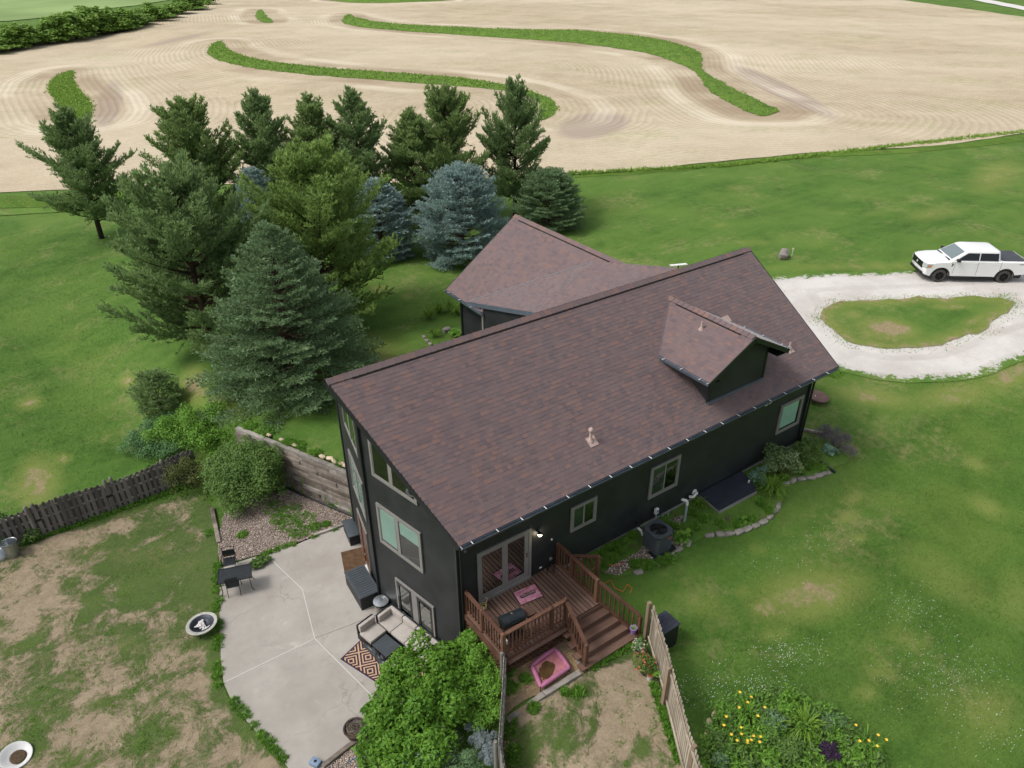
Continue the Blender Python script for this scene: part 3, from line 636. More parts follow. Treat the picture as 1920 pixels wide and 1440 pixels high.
MB().box(SWx + .03, SEx - .03, .03, .3, -2.6, -1.36).obj('foundation', 'foundation', house)
MB().box(SEx - .3, SEx - .03, .31, 2 * WR - .03, -2.6, -1.36).obj('foundation', 'foundation', house)
for (x, y, zb, zt_) in ((SWx - .005, -.005, -3.8, ZTOP), (SEx - .0, -.005, -1.4, ZTOP), (APX - .03, WR, -3.8, HR - .3), (NWx, 2 * WR, -3.8, ZTOP)):
    MB().box(x - .055, x + .055, y - .055, y + .055, zb, zt_).obj('corner_board', 'fascia', house)
# --- roof boards
def slope(xa0, xb0, xa1, xb1, y0, y1, z0, z1, th, name, mat, par):
    v = [(xa0, y0, z0 - th), (xb0, y0, z0 - th), (xb1, y1, z1 - th), (xa1, y1, z1 - th), (xa0, y0, z0), (xb0, y0, z0), (xb1, y1, z1), (xa1, y1, z1)]
    return MB().hexa(v).obj(name, mat, par)
roof = slope(XE0, XE1, XR0, XR1, EY, WR, HE - .005, HR - .005, .13, 'roof', 'fascia', house)
slope(XR0, XR1, .75, XE1, WR + .001, 2 * WR - EY, HR - .005, HE - .005, .13, 'rear_roof', 'shingle', house)
for sy in (0, 1):      # rake boards of the gable ends
    ye = EY if sy == 0 else 2 * WR - EY
    for (xe, xr) in (((XE0 if sy == 0 else .75), XR0), (XE1, XR1)):
        sgn = -1 if xe < 5 else 1
        MB().beam((xe + sgn * .018, ye, HE - .10), (xr + sgn * .018, WR, HR - .10), .032, .19).obj('rake_board', 'fascia', house)
def shingles(O, u, t, poly, e=.143, wmin=.12, wmax=.27, seed=1, lift=.010):
    """tabs (8 corner points and a tone) laid in courses over a convex polygon given in (u,t) metres"""
    rg = np.random.default_rng(seed); O = np.array(O, float); u = np.array(u, float); t = np.array(t, float); n = np.cross(u, t); n *= np.sign(n[2])
    out = []; T1 = max(p[1] for p in poly); tt = min(p[1] for p in poly)
    while tt < T1 - .01:
        mid = min(tt + e * .5, T1 - .005); xs = []
        for i in range(len(poly)):
            a, b = poly[i], poly[(i + 1) % len(poly)]
            if (a[1] <= mid) != (b[1] <= mid): xs.append(a[0] + (b[0] - a[0]) * (mid - a[1]) / (b[1] - a[1]))
        if len(xs) >= 2:
            x, xe = min(xs), max(xs); x0 = x; x -= rg.uniform(0, .2)
            while x < xe - .01:
                w = rg.uniform(wmin, wmax); a = max(x, x0); b = min(x + w, xe)
                if b - a > .02:
                    q = rg.random(); tone = rg.uniform(.22, .66) if q < .70 else (rg.uniform(.66, .88) if q < .86 else rg.uniform(.04, .22))
                    h = lift * (.75 + .5 * (q > .5)); te = min(tt + e + .015, T1)
                    P = lambda uu, t_, hh: O + u * uu + t * t_ + n * hh
                    out.append(([P(a, tt, h), P(b, tt, h), P(b, te, .004), P(a, te, .004), P(a, tt, 0), P(b, tt, 0)], tone))
                x += w
        tt += e
    return out
def tabs_mesh(tabs):
    m = MB()
    for v, tn in tabs: m.add(v, [(0, 1, 2, 3), (4, 5, 1, 0), (5, 2, 1), (4, 0, 3)], float(tn))
    return m
SL = math.hypot(WR - EY, HR - HE); tdir = np.array([0, WR - EY, HR - HE]) / SL
tabs = shingles((0, EY, HE), (1, 0, 0), tdir, [(XE0, 0), (XE1, 0), (XR1, SL), (XR0, SL)], seed=3)
tabs.sort(key=lambda q: np.linalg.norm(q[0][0] - CAM))
for tb in tabs[:300]: tabs_mesh([tb]).obj('shingle', 'shingle', roof)
o = tabs_mesh(tabs[300:]).obj('shingles', 'shingle', roof); o['kind'] = 'stuff'
def caps(a, b, wd, par, drop, n=None, side=(0, 1, 0), step=.24):
    """ridge caps: folded shingles overlapping along a ridge"""
    a = np.array(a, float); b = np.array(b, float); L = np.linalg.norm(b - a); d = (b - a) / L; sd = np.array(side, float); k = int(L / step)
    for i in range(k):
        p0 = a + d * (L * i / k); p1 = a + d * (L * (i + 1) / k + .05); z0, z1 = np.array([0, 0, .035 + .004 * (i % 2)]), np.array([0, 0, .052])
        dn = np.array([0, 0, drop]); m = MB(); q = random.random(); tn = random.uniform(.3, .62) if q < .65 else random.uniform(.68, .95)
        tn = float(tn)
        m.quad(p0 - sd * wd - dn + z1, p0 + z1 + (0, 0, .01), p1 + z0, p1 - sd * wd - dn + z0, tn); m.quad(p0 + z1 + (0, 0, .01), p0 + sd * wd - dn + z1, p1 + sd * wd - dn + z0, p1 + z0, tn)
        m.quad(p0 - sd * wd - dn, p0 - sd * wd - dn + z1, p0 + z1 + (0, 0, .01), p0, tn); m.quad(p1 - sd * wd - dn - (0, 0, .015), p0 - sd * wd - dn - (0, 0, .015), p0 - sd * wd - dn + z1, p1 - sd * wd - dn + z0, tn)
        m.obj('ridge_cap', 'shingle', par)
caps((XR0, WR, HR), (XR1, WR, HR), .17, roof, .17 * M_)
# black vent slot under the caps
MB().beam((XR0 + .75, WR - .185, HR - .185 * M_ + .022), (XR1 - .5, WR - .185, HR - .185 * M_ + .022), .03, .035).obj('ridge_vent', 'ac_dark', roof)
# --- gutters
def gutter(a, b, out, par, br=.85, drop=.0):
    a = np.array(a, float); b = np.array(b, float); d = (b - a) / np.linalg.norm(b - a); out = np.array(out, float)
    m = MB(); prof = [(0, 0), (0, -.11), (.07, -.11), (.105, -.03), (.12, 0.), (.112, 0.), (.098, -.03), (.065, -.1), (.012, -.1), (.008, -.012)]
    k = len(prof); vs = [a + out * x + np.array([0, 0, z]) for x, z in prof] + [b + out * x + np.array([0, 0, z]) for x, z in prof]
    m.add(vs, [(i, (i + 1) % k, k + (i + 1) % k, k + i) for i in range(k)] + [tuple(range(k - 1, -1, -1)), tuple(range(k, 2 * k))])
    g = m.obj('gutter', 'gutter', par)
    L = np.linalg.norm(b - a); q = .35
    while q < L - .05:
        c = a + d * q; MB().beam(c - out * .01 + (0, 0, .006), c + out * .125 + (0, 0, .006), .028, .006).obj('gutter_bracket', 'white_paint', g); q += br
    for e in (a, b): MB().beam(e + out * .0 + (0, 0, .004), e + out * .122 + (0, 0, .004), .012, .012).obj('end_cap', 'white_paint' if e is a else 'gutter', g)
    return g
gutter((XE0 + .02, EY - .012, HE - .012), (XE1 - .02, EY - .012, HE - .012), (0, -1, 0), house)
MB().box(XE0 + .01, XE1 - .01, EY + .04, -.02, HE - .17, HE - .145).obj('soffit', 'fascia', house)
m = MB(); m.tube([(SEx + .09, -.55, HE - .2), (SEx + .09, -.12, HE - .5), (SEx + .09, -.09, -1.5)], .045, 6); m.obj('downspout', 'fascia', house)
m = MB(); m.tube([(SWx + .02, -.5, HE - .2), (SWx + .06, -.1, HE - .5), (SWx + .06, -.09, -2.0)], .04, 6); m.obj('downspout', 'fascia', house)
# --- windows and doors
def opening(name, O, u, n, poly, cw=.095, bars=(), pane_mat='glass', blinds=(), frame_mat='window_frame', bar_w=.06, sash=True):
    """poly: outline in (s,z) relative to O; bars: upright positions; blinds: outlines behind the glass"""
    O = np.array(O, float); u = np.array([u[0], u[1], 0.]); n = np.array([n[0], n[1], 0.])
    def P3(s, z, o): q = O + u * s + n * o; return np.array([q[0], q[1], z])
    m = MB(); k = len(poly); c = np.mean(np.array(poly), 0)
    def inset(pl, d):
        pl = np.array(pl, float); kk = len(pl); out = []
        ar = sum(pl[i][0] * pl[(i + 1) % kk][1] - pl[(i + 1) % kk][0] * pl[i][1] for i in range(kk)); sg = 1 if ar > 0 else -1
        for i in range(kk):
            a, b, c_ = pl[i - 1], pl[i], pl[(i + 1) % kk]; d1 = (b - a) / np.linalg.norm(b - a); d2 = (c_ - b) / np.linalg.norm(c_ - b)
            n1 = sg * np.array([-d1[1], d1[0]]); n2 = sg * np.array([-d2[1], d2[0]]); bi = n1 + n2; out.append(b + bi * d / max(.2, 1 + n1 @ n2))
        return out
    inn = inset(poly, cw); inn2 = inset(poly, cw + .035)
    def ring(a, b, h0, h1):
        for i in range(k):
            j = (i + 1) % k
            m.quad(P3(*a[i], h1), P3(*a[j], h1), P3(*b[j], h1), P3(*b[i], h1)); m.quad(P3(*a[i], h0), P3(*a[j], h0), P3(*a[j], h1), P3(*a[i], h1)); m.quad(P3(*b[j], h0), P3(*b[i], h0), P3(*b[i], h1), P3(*b[j], h1))
    ring([tuple(p) for p in poly], inn, .0, .055)
    if sash: ring(inn, inn2, .0, .040)
    zb = min(p[1] for p in inn); z_at = lambda s: max([p[1] for p in inn]) if True else 0
    for s in bars:
        xs = []
        for i in range(k):
            a, b = inn[i], inn[(i + 1) % k]
            if (a[0] <= s) != (b[0] <= s): xs.append(a[1] + (b[1] - a[1]) * (s - a[0]) / (b[0] - a[0]))
        z0, z1 = min(xs), max(xs); hu = bar_w / 2
        m.hexa([P3(s - hu, z0, 0), P3(s - hu, z0, .048), P3(s + hu, z0, .048), P3(s + hu, z0, 0), P3(s - hu, z1, 0), P3(s - hu, z1, .048), P3(s + hu, z1, .048), P3(s + hu, z1, 0)])
    f = m.obj(name, frame_mat, house)
    MB().add([P3(*p, .024) for p in inn], [tuple(range(k))]).obj('room_shade_panel', 'shade_dark', f)  # flat near-black panel: the unlit room is painted, not modelled
    for bl, bm_ in blinds: MB().add([P3(*p, .0275) for p in bl], [tuple(range(len(bl)))]).obj('blind', bm_, f)
    pv = [P3(*p, .033) for p in inn]
    if np.dot(np.cross(pv[1] - pv[0], pv[2] - pv[1]), n) < 0: pv = pv[::-1]
    MB().add(pv, [tuple(range(k))]).obj('pane', pane_mat, f)
    return f, P3
def rect(s0, s1, z0, z1): return [(s0, z0), (s1, z0), (s1, z1), (s0, z1)]
S_U, S_N = (1, 0), (0, -1)
opening('window', (0, -.022, 0), S_U, S_N, rect(4.633, 5.732, .024, 1.077), .1, (5.18,), blinds=[(rect(4.76, 5.14, .13, .97), 'resin_gray')])
opening('window', (0, -.022, 0), S_U, S_N, rect(8.21, 9.672, -.289, 1.11), .11, (8.94,), blinds=[(rect(8.34, 8.9, -.16, .98), 'resin_gray')])
opening('window', (0, -.022, 0), S_U, S_N, rect(15.295, 16.747, -.327, 1.071), .11, (), blinds=[(rect(15.47, 16.47, -.1, .94), 'blind')])
f, P3 = opening('patio_door', (0, -.022, 0), S_U, S_N, rect(.988, 3.016, -1.045, 1.075), .1, (2.0,), 'glass_door', bar_w=.10, sash=False)
m = MB()
for (a, b) in ((1.09, 1.95), (2.05, 2.91)):           # the door leaves' own rails
    for (s0, s1, z0, z1) in ((a, b, -.93, -.72), (a, b, .90, .97), (a, a + .05, -.72, .90), (b - .06 if b < 2 else b - .16, b, -.72, .90)):
        m.box(s0, s1, -.066, -.03, z0, z1)
m.box(1.0, 3.0, -.11, -.03, -1.045, -.93)
m.obj('door_leaf', 'window_frame', f)
MB().tube([(2.83, -.085, -.05), (2.83, -.10, 0), (2.83, -.085, .14)], .012, 6).obj('handle', 'black_metal', f)
# prow gable, right half (towards the deck) and left half
uR = np.array([APX - SWx, WR]); LR = np.linalg.norm(uR); uR /= LR; nR = np.array([-uR[1], uR[0]])
uL = np.array([NWx - APX, WR]); LL = np.linalg.norm(uL); uL /= LL; nL = np.array([-uL[1], uL[0]])
OR = np.array([SWx, 0, 0]) + np.array([nR[0], nR[1], 0]) * .022; OL = np.array([APX, WR, 0]) + np.array([nL[0], nL[1], 0]) * .022
rk = lambda s: ZTOP + (HR - .16 - ZTOP) * s / LR
opening('gable_window', OR, uR, nR, rect(1.58, 3.76, -.42, 1.28), .1, (2.74,), bar_w=.16, blinds=[(rect(2.86, 3.62, -.22, 1.16), 'blind'), (rect(1.7, 2.62, .62, 1.16), 'blind')])
opening('gable_window', OR, uR, nR, [(1.58, 2.39), (3.76, 2.39), (3.76, rk(3.76) - .32), (1.58, rk(1.58) - .32)], .1, (2.80,), bar_w=.18)
opening('gable_window', OL, uL, nL, rect(.62, 2.80, -.42, 1.28), .1, (1.7,), bar_w=.16, blinds=[(rect(.75, 2.7, -.3, 1.16), 'blind')])
rkl = lambda s: rk(LR - s)
opening('gable_window', OL, uL, nL, [(.55, 2.39), (2.78, 2.39), (2.78, rkl(2.78) - .32), (.55, rkl(.55) - .32)], .1, (1.65,), bar_w=.16)
f, P3 = opening('basement_door', OR, uR, nR, rect(1.22, 3.17, -3.76, -1.68), .08, (2.2,), 'glass_door', bar_w=.3, sash=False, blinds=[(rect(2.45, 2.95, -2.9, -1.85), 'window_frame'), (rect(1.35, 1.95, -3.2, -2.2), 'window_frame')])
m = MB()
for (a, b) in ((1.30, 2.05), (2.35, 3.09)):
    for (s0, s1, z0, z1) in ((a, b, -3.74, -3.30), (a, b, -1.88, -1.77), (a, a + .1, -3.30, -1.88), (b - .1, b, -3.30, -1.88)):
        q = [P3(s0, z0, .035), P3(s0, z0, .06), P3(s1, z0, .06), P3(s1, z0, .035), P3(s0, z1, .035), P3(s0, z1, .06), P3(s1, z1, .06), P3(s1, z1, .035)]; m.hexa(q)
m.obj('door_leaf', 'door_black', f)
f, P3 = opening('entry_door', OL, uL, nL, rect(1.2, 2.75, -3.76, -1.42), .09, (), 'door_brown', sash=False)
m = MB(); q = lambda s0, s1, z0, z1, o0, o1: m.hexa([P3(s0, z0, o0), P3(s0, z0, o1), P3(s1, z0, o1), P3(s1, z0, o0), P3(s0, z1, o0), P3(s0, z1, o1), P3(s1, z1, o1), P3(s1, z1, o0)])
q(1.32, 1.75, -3.7, -3.0, .04, .06); q(1.32, 1.75, -2.85, -1.6, .04, .06); q(2.2, 2.63, -3.7, -3.0, .04, .06); q(2.2, 2.63, -2.85, -1.6, .04, .06)
m.obj('door_panel', 'door_brown', f)
m = MB(); q = lambda s0, s1, z0, z1, o0, o1: m.hexa([P3(s0, z0, o0), P3(s0, z0, o1), P3(s1, z0, o1), P3(s1, z0, o0), P3(s0, z1, o0), P3(s0, z1, o1), P3(s1, z1, o1), P3(s1, z1, o0)])
q(1.15, 2.1, -3.775, -3.72, .02, .12); m.obj('threshold', 'white_paint', f)
m = MB(); c = P3(1.62, -2.75, .09); m.lathe(c, [(.02, 0), (.035, .02), (.035, .05), (.015, .06)], 10, (nL[0], nL[1], 0)); m.obj('handle', 'galvanized', f)
# --- dormer
DX, DZA, DYR, DHW, DZE = 11.925, 5.39, -.663, 2.07, 4.302
zmain = lambda y: HE + M_ * (y - EY); ymain = lambda z: EY + (z - HE) / M_
DYW, DWX = -.22, 1.445; dp = (DZA - DZE) / DHW
zdu = lambda x: DZA - dp * abs(x - DX) - .13
m = MB(); m.quad((0, 0, 0), (0, 0, 0), (0, 0, 0), (0, 0, 0)) if False else None
x0, x1 = DX - DWX, DX + DWX; zb = zmain(DYW) + .01
dorm = lap_wall((x0, DYW), (x1, DYW), zb, zdu(x0), zdu(x0), 'dormer')
def fan(par, A, B):          # gable triangle above the straight part
    L = B[0] - A[0]; z = zdu(x0)
    m = MB()
    while z < DZA - .14:
        z1 = min(z + .145, DZA - .13); f = lambda zz: (DZA - .13 - zz) / dp
        m.quad((DX - f(z), DYW - .022, z), (DX + f(z), DYW - .022, z), (DX + f(z1), DYW, z1), (DX - f(z1), DYW, z1)); z = z1
    m.obj('gable', 'siding', par)
fan(dorm, (x0, 0), (x1, 0))
for sx, sg in ((x0, -1), (x1, 1)):
    yb = ymain(zdu(sx)); m = MB(); z = zb
    while z < zdu(sx) - .01:
        z1 = min(z + .145, zdu(sx)); m.quad((sx + sg * .022, DYW, z), (sx + sg * .022, ymain(z), z), (sx, ymain(z1), z1), (sx, DYW, z1)); z = z1
    m.obj('side_wall', 'siding', dorm)
    MB().box(sx - .05, sx + .05, DYW - .035, DYW + .05, zb, zdu(x0)).obj('corner_board', 'fascia', dorm)
MB().box(x0 - .05, x1 + .05, DYW - .06, DYW - .01, zb - .03, zb + .07).obj('base_trim', 'gutter', dorm)
for sg in (-1, 1):
    xe = DX + sg * DHW
    v = [(xe, DYR, DZE), (DX, DYR, DZA), (DX, ymain(DZA), DZA), (xe, ymain(DZE), DZE)]
    if sg > 0: v = v[::-1]
    lo = [(a, b, c - .12) for a, b, c in v]
    MB().hexa(lo[::-1][::-1] + v).obj('roof_slope', 'fascia', dorm)
    t_ = np.array([-sg * DHW, 0, DZA - DZE]); TL = np.linalg.norm(t_); t_ /= TL
    if sg < 0: tb = shingles((xe, DYR, DZE), (0, 1, 0), t_, [(0, 0), (ymain(DZE) - DYR, 0), (ymain(DZA) - DYR, TL), (0, TL)], seed=8)
    else: tb = shingles((xe, DYR, DZE), (0, 1, 0), t_, [(0, 0), (ymain(DZE) - DYR, 0), (ymain(DZA) - DYR, TL), (0, TL)], seed=9)
    o = tabs_mesh(tb).obj('shingles', 'shingle', dorm); o['kind'] = 'stuff'
    MB().beam((xe, DYR - .018, DZE - .09), (DX, DYR - .018, DZA - .09), .03, .17, (0, 0, 1)).obj('rake_board', 'fascia', dorm)
    MB().box(min(xe, DX + sg * (DWX + .05)), max(xe, DX + sg * (DWX + .05)), DYR + .02, ymain(DZE) - .05, DZE - .15, DZE - .125).obj('soffit', 'fascia', dorm)
    a = (xe + sg * .01, DYR + .02, DZE - .012); b = (xe + sg * .01, ymain(DZE) - .02, DZE - .012)
    o = gutter(a, b, (sg, 0, 0), dorm)
caps((DX, DYR + .02, DZA), (DX, ymain(DZA), DZA), .16, dorm, .16 * dp, side=(1, 0, 0))
MB().beam((DX - .175, DYR + .5, DZA - .175 * dp + .02), (DX - .175, ymain(DZA) - .5, DZA - .175 * dp + .02), .03, .03).obj('ridge_vent', 'ac_dark', dorm)
m = MB()                     # valley metal
m.beam((DX - DHW, ymain(DZE), DZE + .015), (DX, ymain(DZA), DZA + .015), .10, .012); m.obj('valley_strip', 'shingle', dorm)
# --- rear wing and its link roof
WX0, WXR, WZ0, WZR, WY1 = 9.02, 13.18, 2.2, 5.15, 15.16
wing = slope(WX0, WXR, WX0, WXR, 5.0, WY1, 0, 0, .01, 'rear_wing', 'fascia', house) if False else None
v = [(WX0, 12.08, WZ0 - .13), (WXR, 6.2, WZR - .13), (WXR, WY1, WZR - .13), (WX0, WY1, WZ0 - .13), (WX0, 12.08, WZ0), (WXR, 6.2, WZR), (WXR, WY1, WZR), (WX0, WY1, WZ0)]
wing = MB().hexa(v).obj('rear_wing', 'fascia', house)
X2 = 2 * WXR - WX0
v = [(WXR, 5.5, WZR - .13), (X2, 5.5, WZ0 - .13), (X2, WY1, WZ0 - .13), (WXR, WY1, WZR - .13), (WXR, 5.5, WZR - .002), (X2, 5.5, WZ0 - .002), (X2, WY1, WZ0 - .002), (WXR, WY1, WZR - .002)]
MB().hexa(v).obj('roof_slope', 'shingle', wing)
t_ = np.array([WXR - WX0, 0, WZR - WZ0]); TL = np.linalg.norm(t_); t_ /= TL
o = tabs_mesh(shingles((WX0, 6.0, WZ0), (0, 1, 0), t_, [(6.08, 0), (WY1 - 6.0, 0), (WY1 - 6.0, TL), (.2, TL)], seed=12)).obj('shingles', 'shingle', wing); o['kind'] = 'stuff'
caps((WXR, WY1, WZR), (WXR, 6.2, WZR), .16, wing, .16 * .71, side=(1, 0, 0), step=.26)
MB().beam((WXR - .175, WY1 - .5, WZR - .175 * .71 + .022), (WXR - .175, 6.5, WZR - .175 * .71 + .022), .03, .035).obj('ridge_vent', 'ac_dark', wing)
MB().beam((WX0, WY1 + .018, WZ0 - .09), (WXR, WY1 + .018, WZR - .09), .03, .18).obj('rake_board', 'fascia', wing)
MB().beam((X2, WY1 + .018, WZ0 - .09), (WXR, WY1 + .018, WZR - .09), .03, .18).obj('rake_board', 'fascia', wing)
gutter((WX0 - .012, WY1 - .02, WZ0 - .012), (WX0 - .012, 11.9, WZ0 - .012), (-1, 0, 0), wing, br=1.0)
def wingwall(A, B, zb, za, zb2): return lap_wall(A, B, zb, za, zb2, 'wing_wall', wing)
wingwall((WX0 + .6, WY1 - .45), (WX0 + .6, 8.2), -1.95, WZ0 + .25, WZ0 + .25)
wingwall((WXR, WY1 - .45), (WX0 + .6, WY1 - .45), -1.95, WZR - .2, WZ0 + .25); wingwall((X2 - .6, WY1 - .45), (WXR, WY1 - .45), -1.95, WZ0 + .25, WZR - .2)
wingwall((X2 - .6, 8.2), (X2 - .6, WY1 - .45), -1.95, WZ0 + .25, WZ0 + .25)
MB().box(WX0 + .53, WX0 + .66, WY1 - .52, WY1 - .40, -1.95, WZ0 + .2).obj('corner_board', 'fascia', wing)
A_ = np.array([9.05, 13.16, 2.29]); B_ = np.array([12.8, 8.62, 4.90]); E_ = WY(1273, 503, 4.62); K_ = np.array([9.05, 7.84, 3.79])
dn = np.array([0, 0, -.12])
lk = MB().add([A_, K_, B_, A_ + dn, K_ + dn, B_ + dn, E_, E_ + dn], [(0, 1, 2), (1, 6, 2), (5, 4, 3), (5, 7, 4), (0, 3, 4, 1), (1, 4, 7, 6), (6, 7, 5, 2), (2, 5, 3, 0)], .45).obj('link_roof', 'shingle', house)
def tri_shingles(P, Q, S, seed):
    n = np.cross(Q - P, S - P); n /= np.linalg.norm(n); n *= np.sign(n[2]); u = np.cross((0, 0, 1), n); u /= np.linalg.norm(u); t_ = np.cross(n, u)
    if t_[2] < 0: t_ = -t_
    poly = [((X - P) @ u, (X - P) @ t_) for X in (P, Q, S)]; mn = min(p[1] for p in poly); poly = [(a, b - mn) for a, b in poly]
    return shingles(P + t_ * mn, u, t_, poly, seed=seed, lift=.012)
o = tabs_mesh(tri_shingles(A_, K_, B_, 21) + tri_shingles(K_, E_, B_, 22)).obj('shingles', 'shingle', lk); o['kind'] = 'stuff'
MB().beam(A_ + (-.02, 0, -.10), K_ + (-.02, 0, -.10), .03, .2).obj('rake_board', 'gutter', lk)
MB().beam(A_ + (.02, .02, .015), B_ + (.02, .02, .015), .085, .012).obj('valley_strip', 'galvanized', lk)
lap_wall((9.15, 12.0), (9.15, 8.2), -1.95, 2.5, 3.62, 'link_wall', house)
MB().box(9.08, 9.2, 11.95, 12.07, -1.95, 2.55).obj('corner_board', 'window_frame', lk)
# --- roof vents
def vent(c, h, r, cap, par):
    v_ = MB(); v_.lathe(c, [(r * 2.6, -.03), (r * 1.5, .06), (r, .1), (r, h)] + ([(r * 1.8, h), (r * 1.9, h + .05), (r * 1.2, h + .1), (.01, h + .12)] if cap else [(r * .8, h), (r * .8, h - .03), (.01, h - .03)]), 12)
    o = v_.obj('roof_vent', 'vent_pipe', par, True)
    return o
def plate(c, tdir_, udir_, hw, par):
    MB().obox(np.array(c) + np.cross(udir_, tdir_) * .018, udir_, tdir_, np.cross(udir_, tdir_), hw, hw, .006).obj('flashing', 'vent_pipe', par)
o = vent((5.47, .16, zmain(.16)), .38, .046, True, house); plate((5.5, .12, zmain(.12)), tdir, np.array([1., 0, 0]), .17, o)
o = vent((15.54, .29, zmain(.29)), .30, .042, False, house); plate((15.54, .27, zmain(.27)), tdir, np.array([1., 0, 0]), .16, o)
d_ = ray(1315, 617); # on the dormer's left slope
tt_ = None
for k in range(4000):
    q = CAM + d_ * (20 + k * .005)
    if q[2] < DZA - dp * (DX - q[0]): break
o = vent((q[0], q[1], q[2]), .30, .042, False, dorm)
MB().obox((13.67, 1.97, zmain(1.97) + .03), (1, 0, 0), tdir, np.cross((1, 0, 0), tdir), .17, .14, .02).obj('flashing', 'vent_pipe', house)
# ------------------------------------------------------------------ deck
ZD = -1.05
deck = thing('deck', 'reddish brown wooden deck with balustrade and stairs outside the sliding glass door', 'deck', (2.2, -1.1, -2.0))
DX0, DX1, DY1 = .44, 4.10, -2.22
nb_ = 26; bw = (DX1 - DX0) / nb_
me_b = None
for i in range(nb_):
    x = DX0 + (i + .5) * bw
    if me_b is None:
        o = MB().box(-bw / 2 + .014, bw / 2 - .014, DY1, -.03, -.035, 0).obj('deck_board', 'deck_wood', None, bevel=.004); me_b = o.data
    else: o = bpy.data.objects.new('deck_board', me_b); COL.objects.link(o)
    o.location = (x, random.uniform(-.006, .006), ZD + random.uniform(-.003, .002)); child(o, deck)
MB().box(DX0, DX1, DY1 + .02, -.04, ZD - .09, ZD - .06).obj('gap_shade_sheet', 'shade_dark', deck)  # added dark sheet, no real deck part: paints the shade between boards
for (a, b) in (((DX0, DY1 - .02), (2.72, DY1 - .02)), ((DX0 - .02, -.03), (DX0 - .02, DY1)), ((DX1 + .02, -.03), (DX1 + .02, DY1))):
    MB().beam((*a, ZD - .13), (*b, ZD - .13), .038, .22).obj('rim_joist', 'rail_wood', deck)
def post(x, y, z0, z1, w=.095):
    m = MB(); m.box(x - w / 2, x + w / 2, y - w / 2, y + w / 2, z0, z1); m.hexa([(x - w / 2, y - w / 2, z1), (x + w / 2, y - w / 2, z1), (x + w / 2, y + w / 2, z1), (x - w / 2, y + w / 2, z1), (x - w / 5, y - w / 5, z1 + .035), (x + w / 5, y - w / 5, z1 + .035), (x + w / 5, y + w / 5, z1 + .035), (x - w / 5, y + w / 5, z1 + .035)])
    return m.obj('post', 'rail_wood', deck)
BAL = {}
def rail(a, b, za0, zb0, h=.92, n=None):
    """hand rail and balusters from a to b standing on heights za0, zb0"""
    a = np.array([*a, za0 + h]); b = np.array([*b, zb0 + h]); L = np.linalg.norm((b - a)[:2])
    MB().beam(a, b, .12, .036).obj('handrail', 'rail_wood', deck, bevel=.005)
    MB().beam(a - (0, 0, .05), b - (0, 0, .05), .035, .07).obj('rail', 'rail_wood', deck)
    MB().beam(a - (0, 0, h - .1), b - (0, 0, h - .1), .035, .085).obj('rail', 'rail_wood', deck)
    n = n or max(2, int(L / .135)); hh = h - .17
    key = round(hh, 2)
    for i in range(n):
        t_ = (i + .5) / n; p = a + (b - a) * t_
        if key not in BAL: o = MB().box(-.019, .019, -.019, .019, 0, hh).obj('baluster', 'rail_wood', None); BAL[key] = o.data
        else: o = bpy.data.objects.new('baluster', BAL[key]); COL.objects.link(o)
        o.location = (p[0], p[1], p[2] - h + .13); o.rotation_euler = (0, 0, random.uniform(-.1, .1)); child(o, deck)
gz = lambda x, y: float(zt(x, y))
post(.49, -.1, ZD, ZD + .92); post(.49, -1.02, ZD, ZD + .93); post(.49, -2.14, gz(.49, -2.14) - .1, ZD + .96, .11)
rail((.49, -.1), (.49, -1.02), ZD, ZD); rail((.49, -1.02), (.49, -2.14), ZD, ZD)
post(2.25, -2.14, gz(2.2, -2.14) - .1, ZD + .95); post(2.79, -2.14, gz(2.8, -2.14) - .1, ZD + .98, .11)
rail((.49, -2.14), (2.25, -2.14), ZD, ZD); rail((2.25, -2.14), (2.79, -2.14), ZD, ZD)
post(4.09, -.1, ZD, ZD + .92); post(4.09, -.82, ZD, ZD + .93); post(4.09, -2.08, gz(4.1, -2.1) - .1, ZD + .96, .12)
rail((4.09, -.1), (4.09, -.82), ZD, ZD); rail((4.09, -.82), (4.09, -2.08), ZD, ZD)
post(4.82, -1.30, gz(4.8, -1.3) - .1, ZD + .90); rail((4.13, -.82), (4.82, -1.30), ZD, ZD - .02)
# stairs
ZG = gz(3.5, -3.4)
ns = 4; rise = (ZD - ZG) / (ns + 1); run = .285
SX = lambda i: (2.76 - .01 * i, 4.14 + .14 * (i + 1))
for i in range(ns):
    xa, xb = SX(i); y = DY1 - .03 - run * i; z = ZD - rise * (i + 1)
    MB().box(xa, xb, y - run - .02, y + .01, z - .045, z).obj('tread', 'tread_wood', deck, bevel=.005)
    MB().box(xa + .02, xb - .02, y - .012, y + .012, z, z + rise - .046 if i else ZD - .04).obj('riser', 'tread_wood', deck)
    MB().box(xa + .02, xb - .02, y - run + .01, y - run + .03, z - rise, z - .046).obj('riser', 'tread_wood', deck) if i == ns - 1 else None
    MB().box(xa - .22, xa + .0, y - run, y - .02, z - .09, z - .03).obj('stair_block', 'tread_wood', deck)
zb_ = ZD - rise * ns
post(2.71, DY1 - run * ns + .1, ZG - .15, zb_ + .86, .11); rail((2.77, -2.2), (2.71, DY1 - run * ns + .1), ZD - .02, zb_ - .06, .9, 8)
post(4.86, DY1 - run * ns + .05, ZG - .15, zb_ + .72, .10); rail((4.12, -2.14), (4.86, DY1 - run * ns + .05), ZD - .02, zb_ - .15, .9, 9)
for (xa, xb) in ((2.74, 2.71), (4.22, 4.76)): MB().beam((xa, DY1 - .05, ZD - .16), (xb, DY1 - run * ns - .02, zb_ - .12), .04, .22).obj('stringer', 'rail_wood', deck)
m = MB()                       # crossed lattice skirt
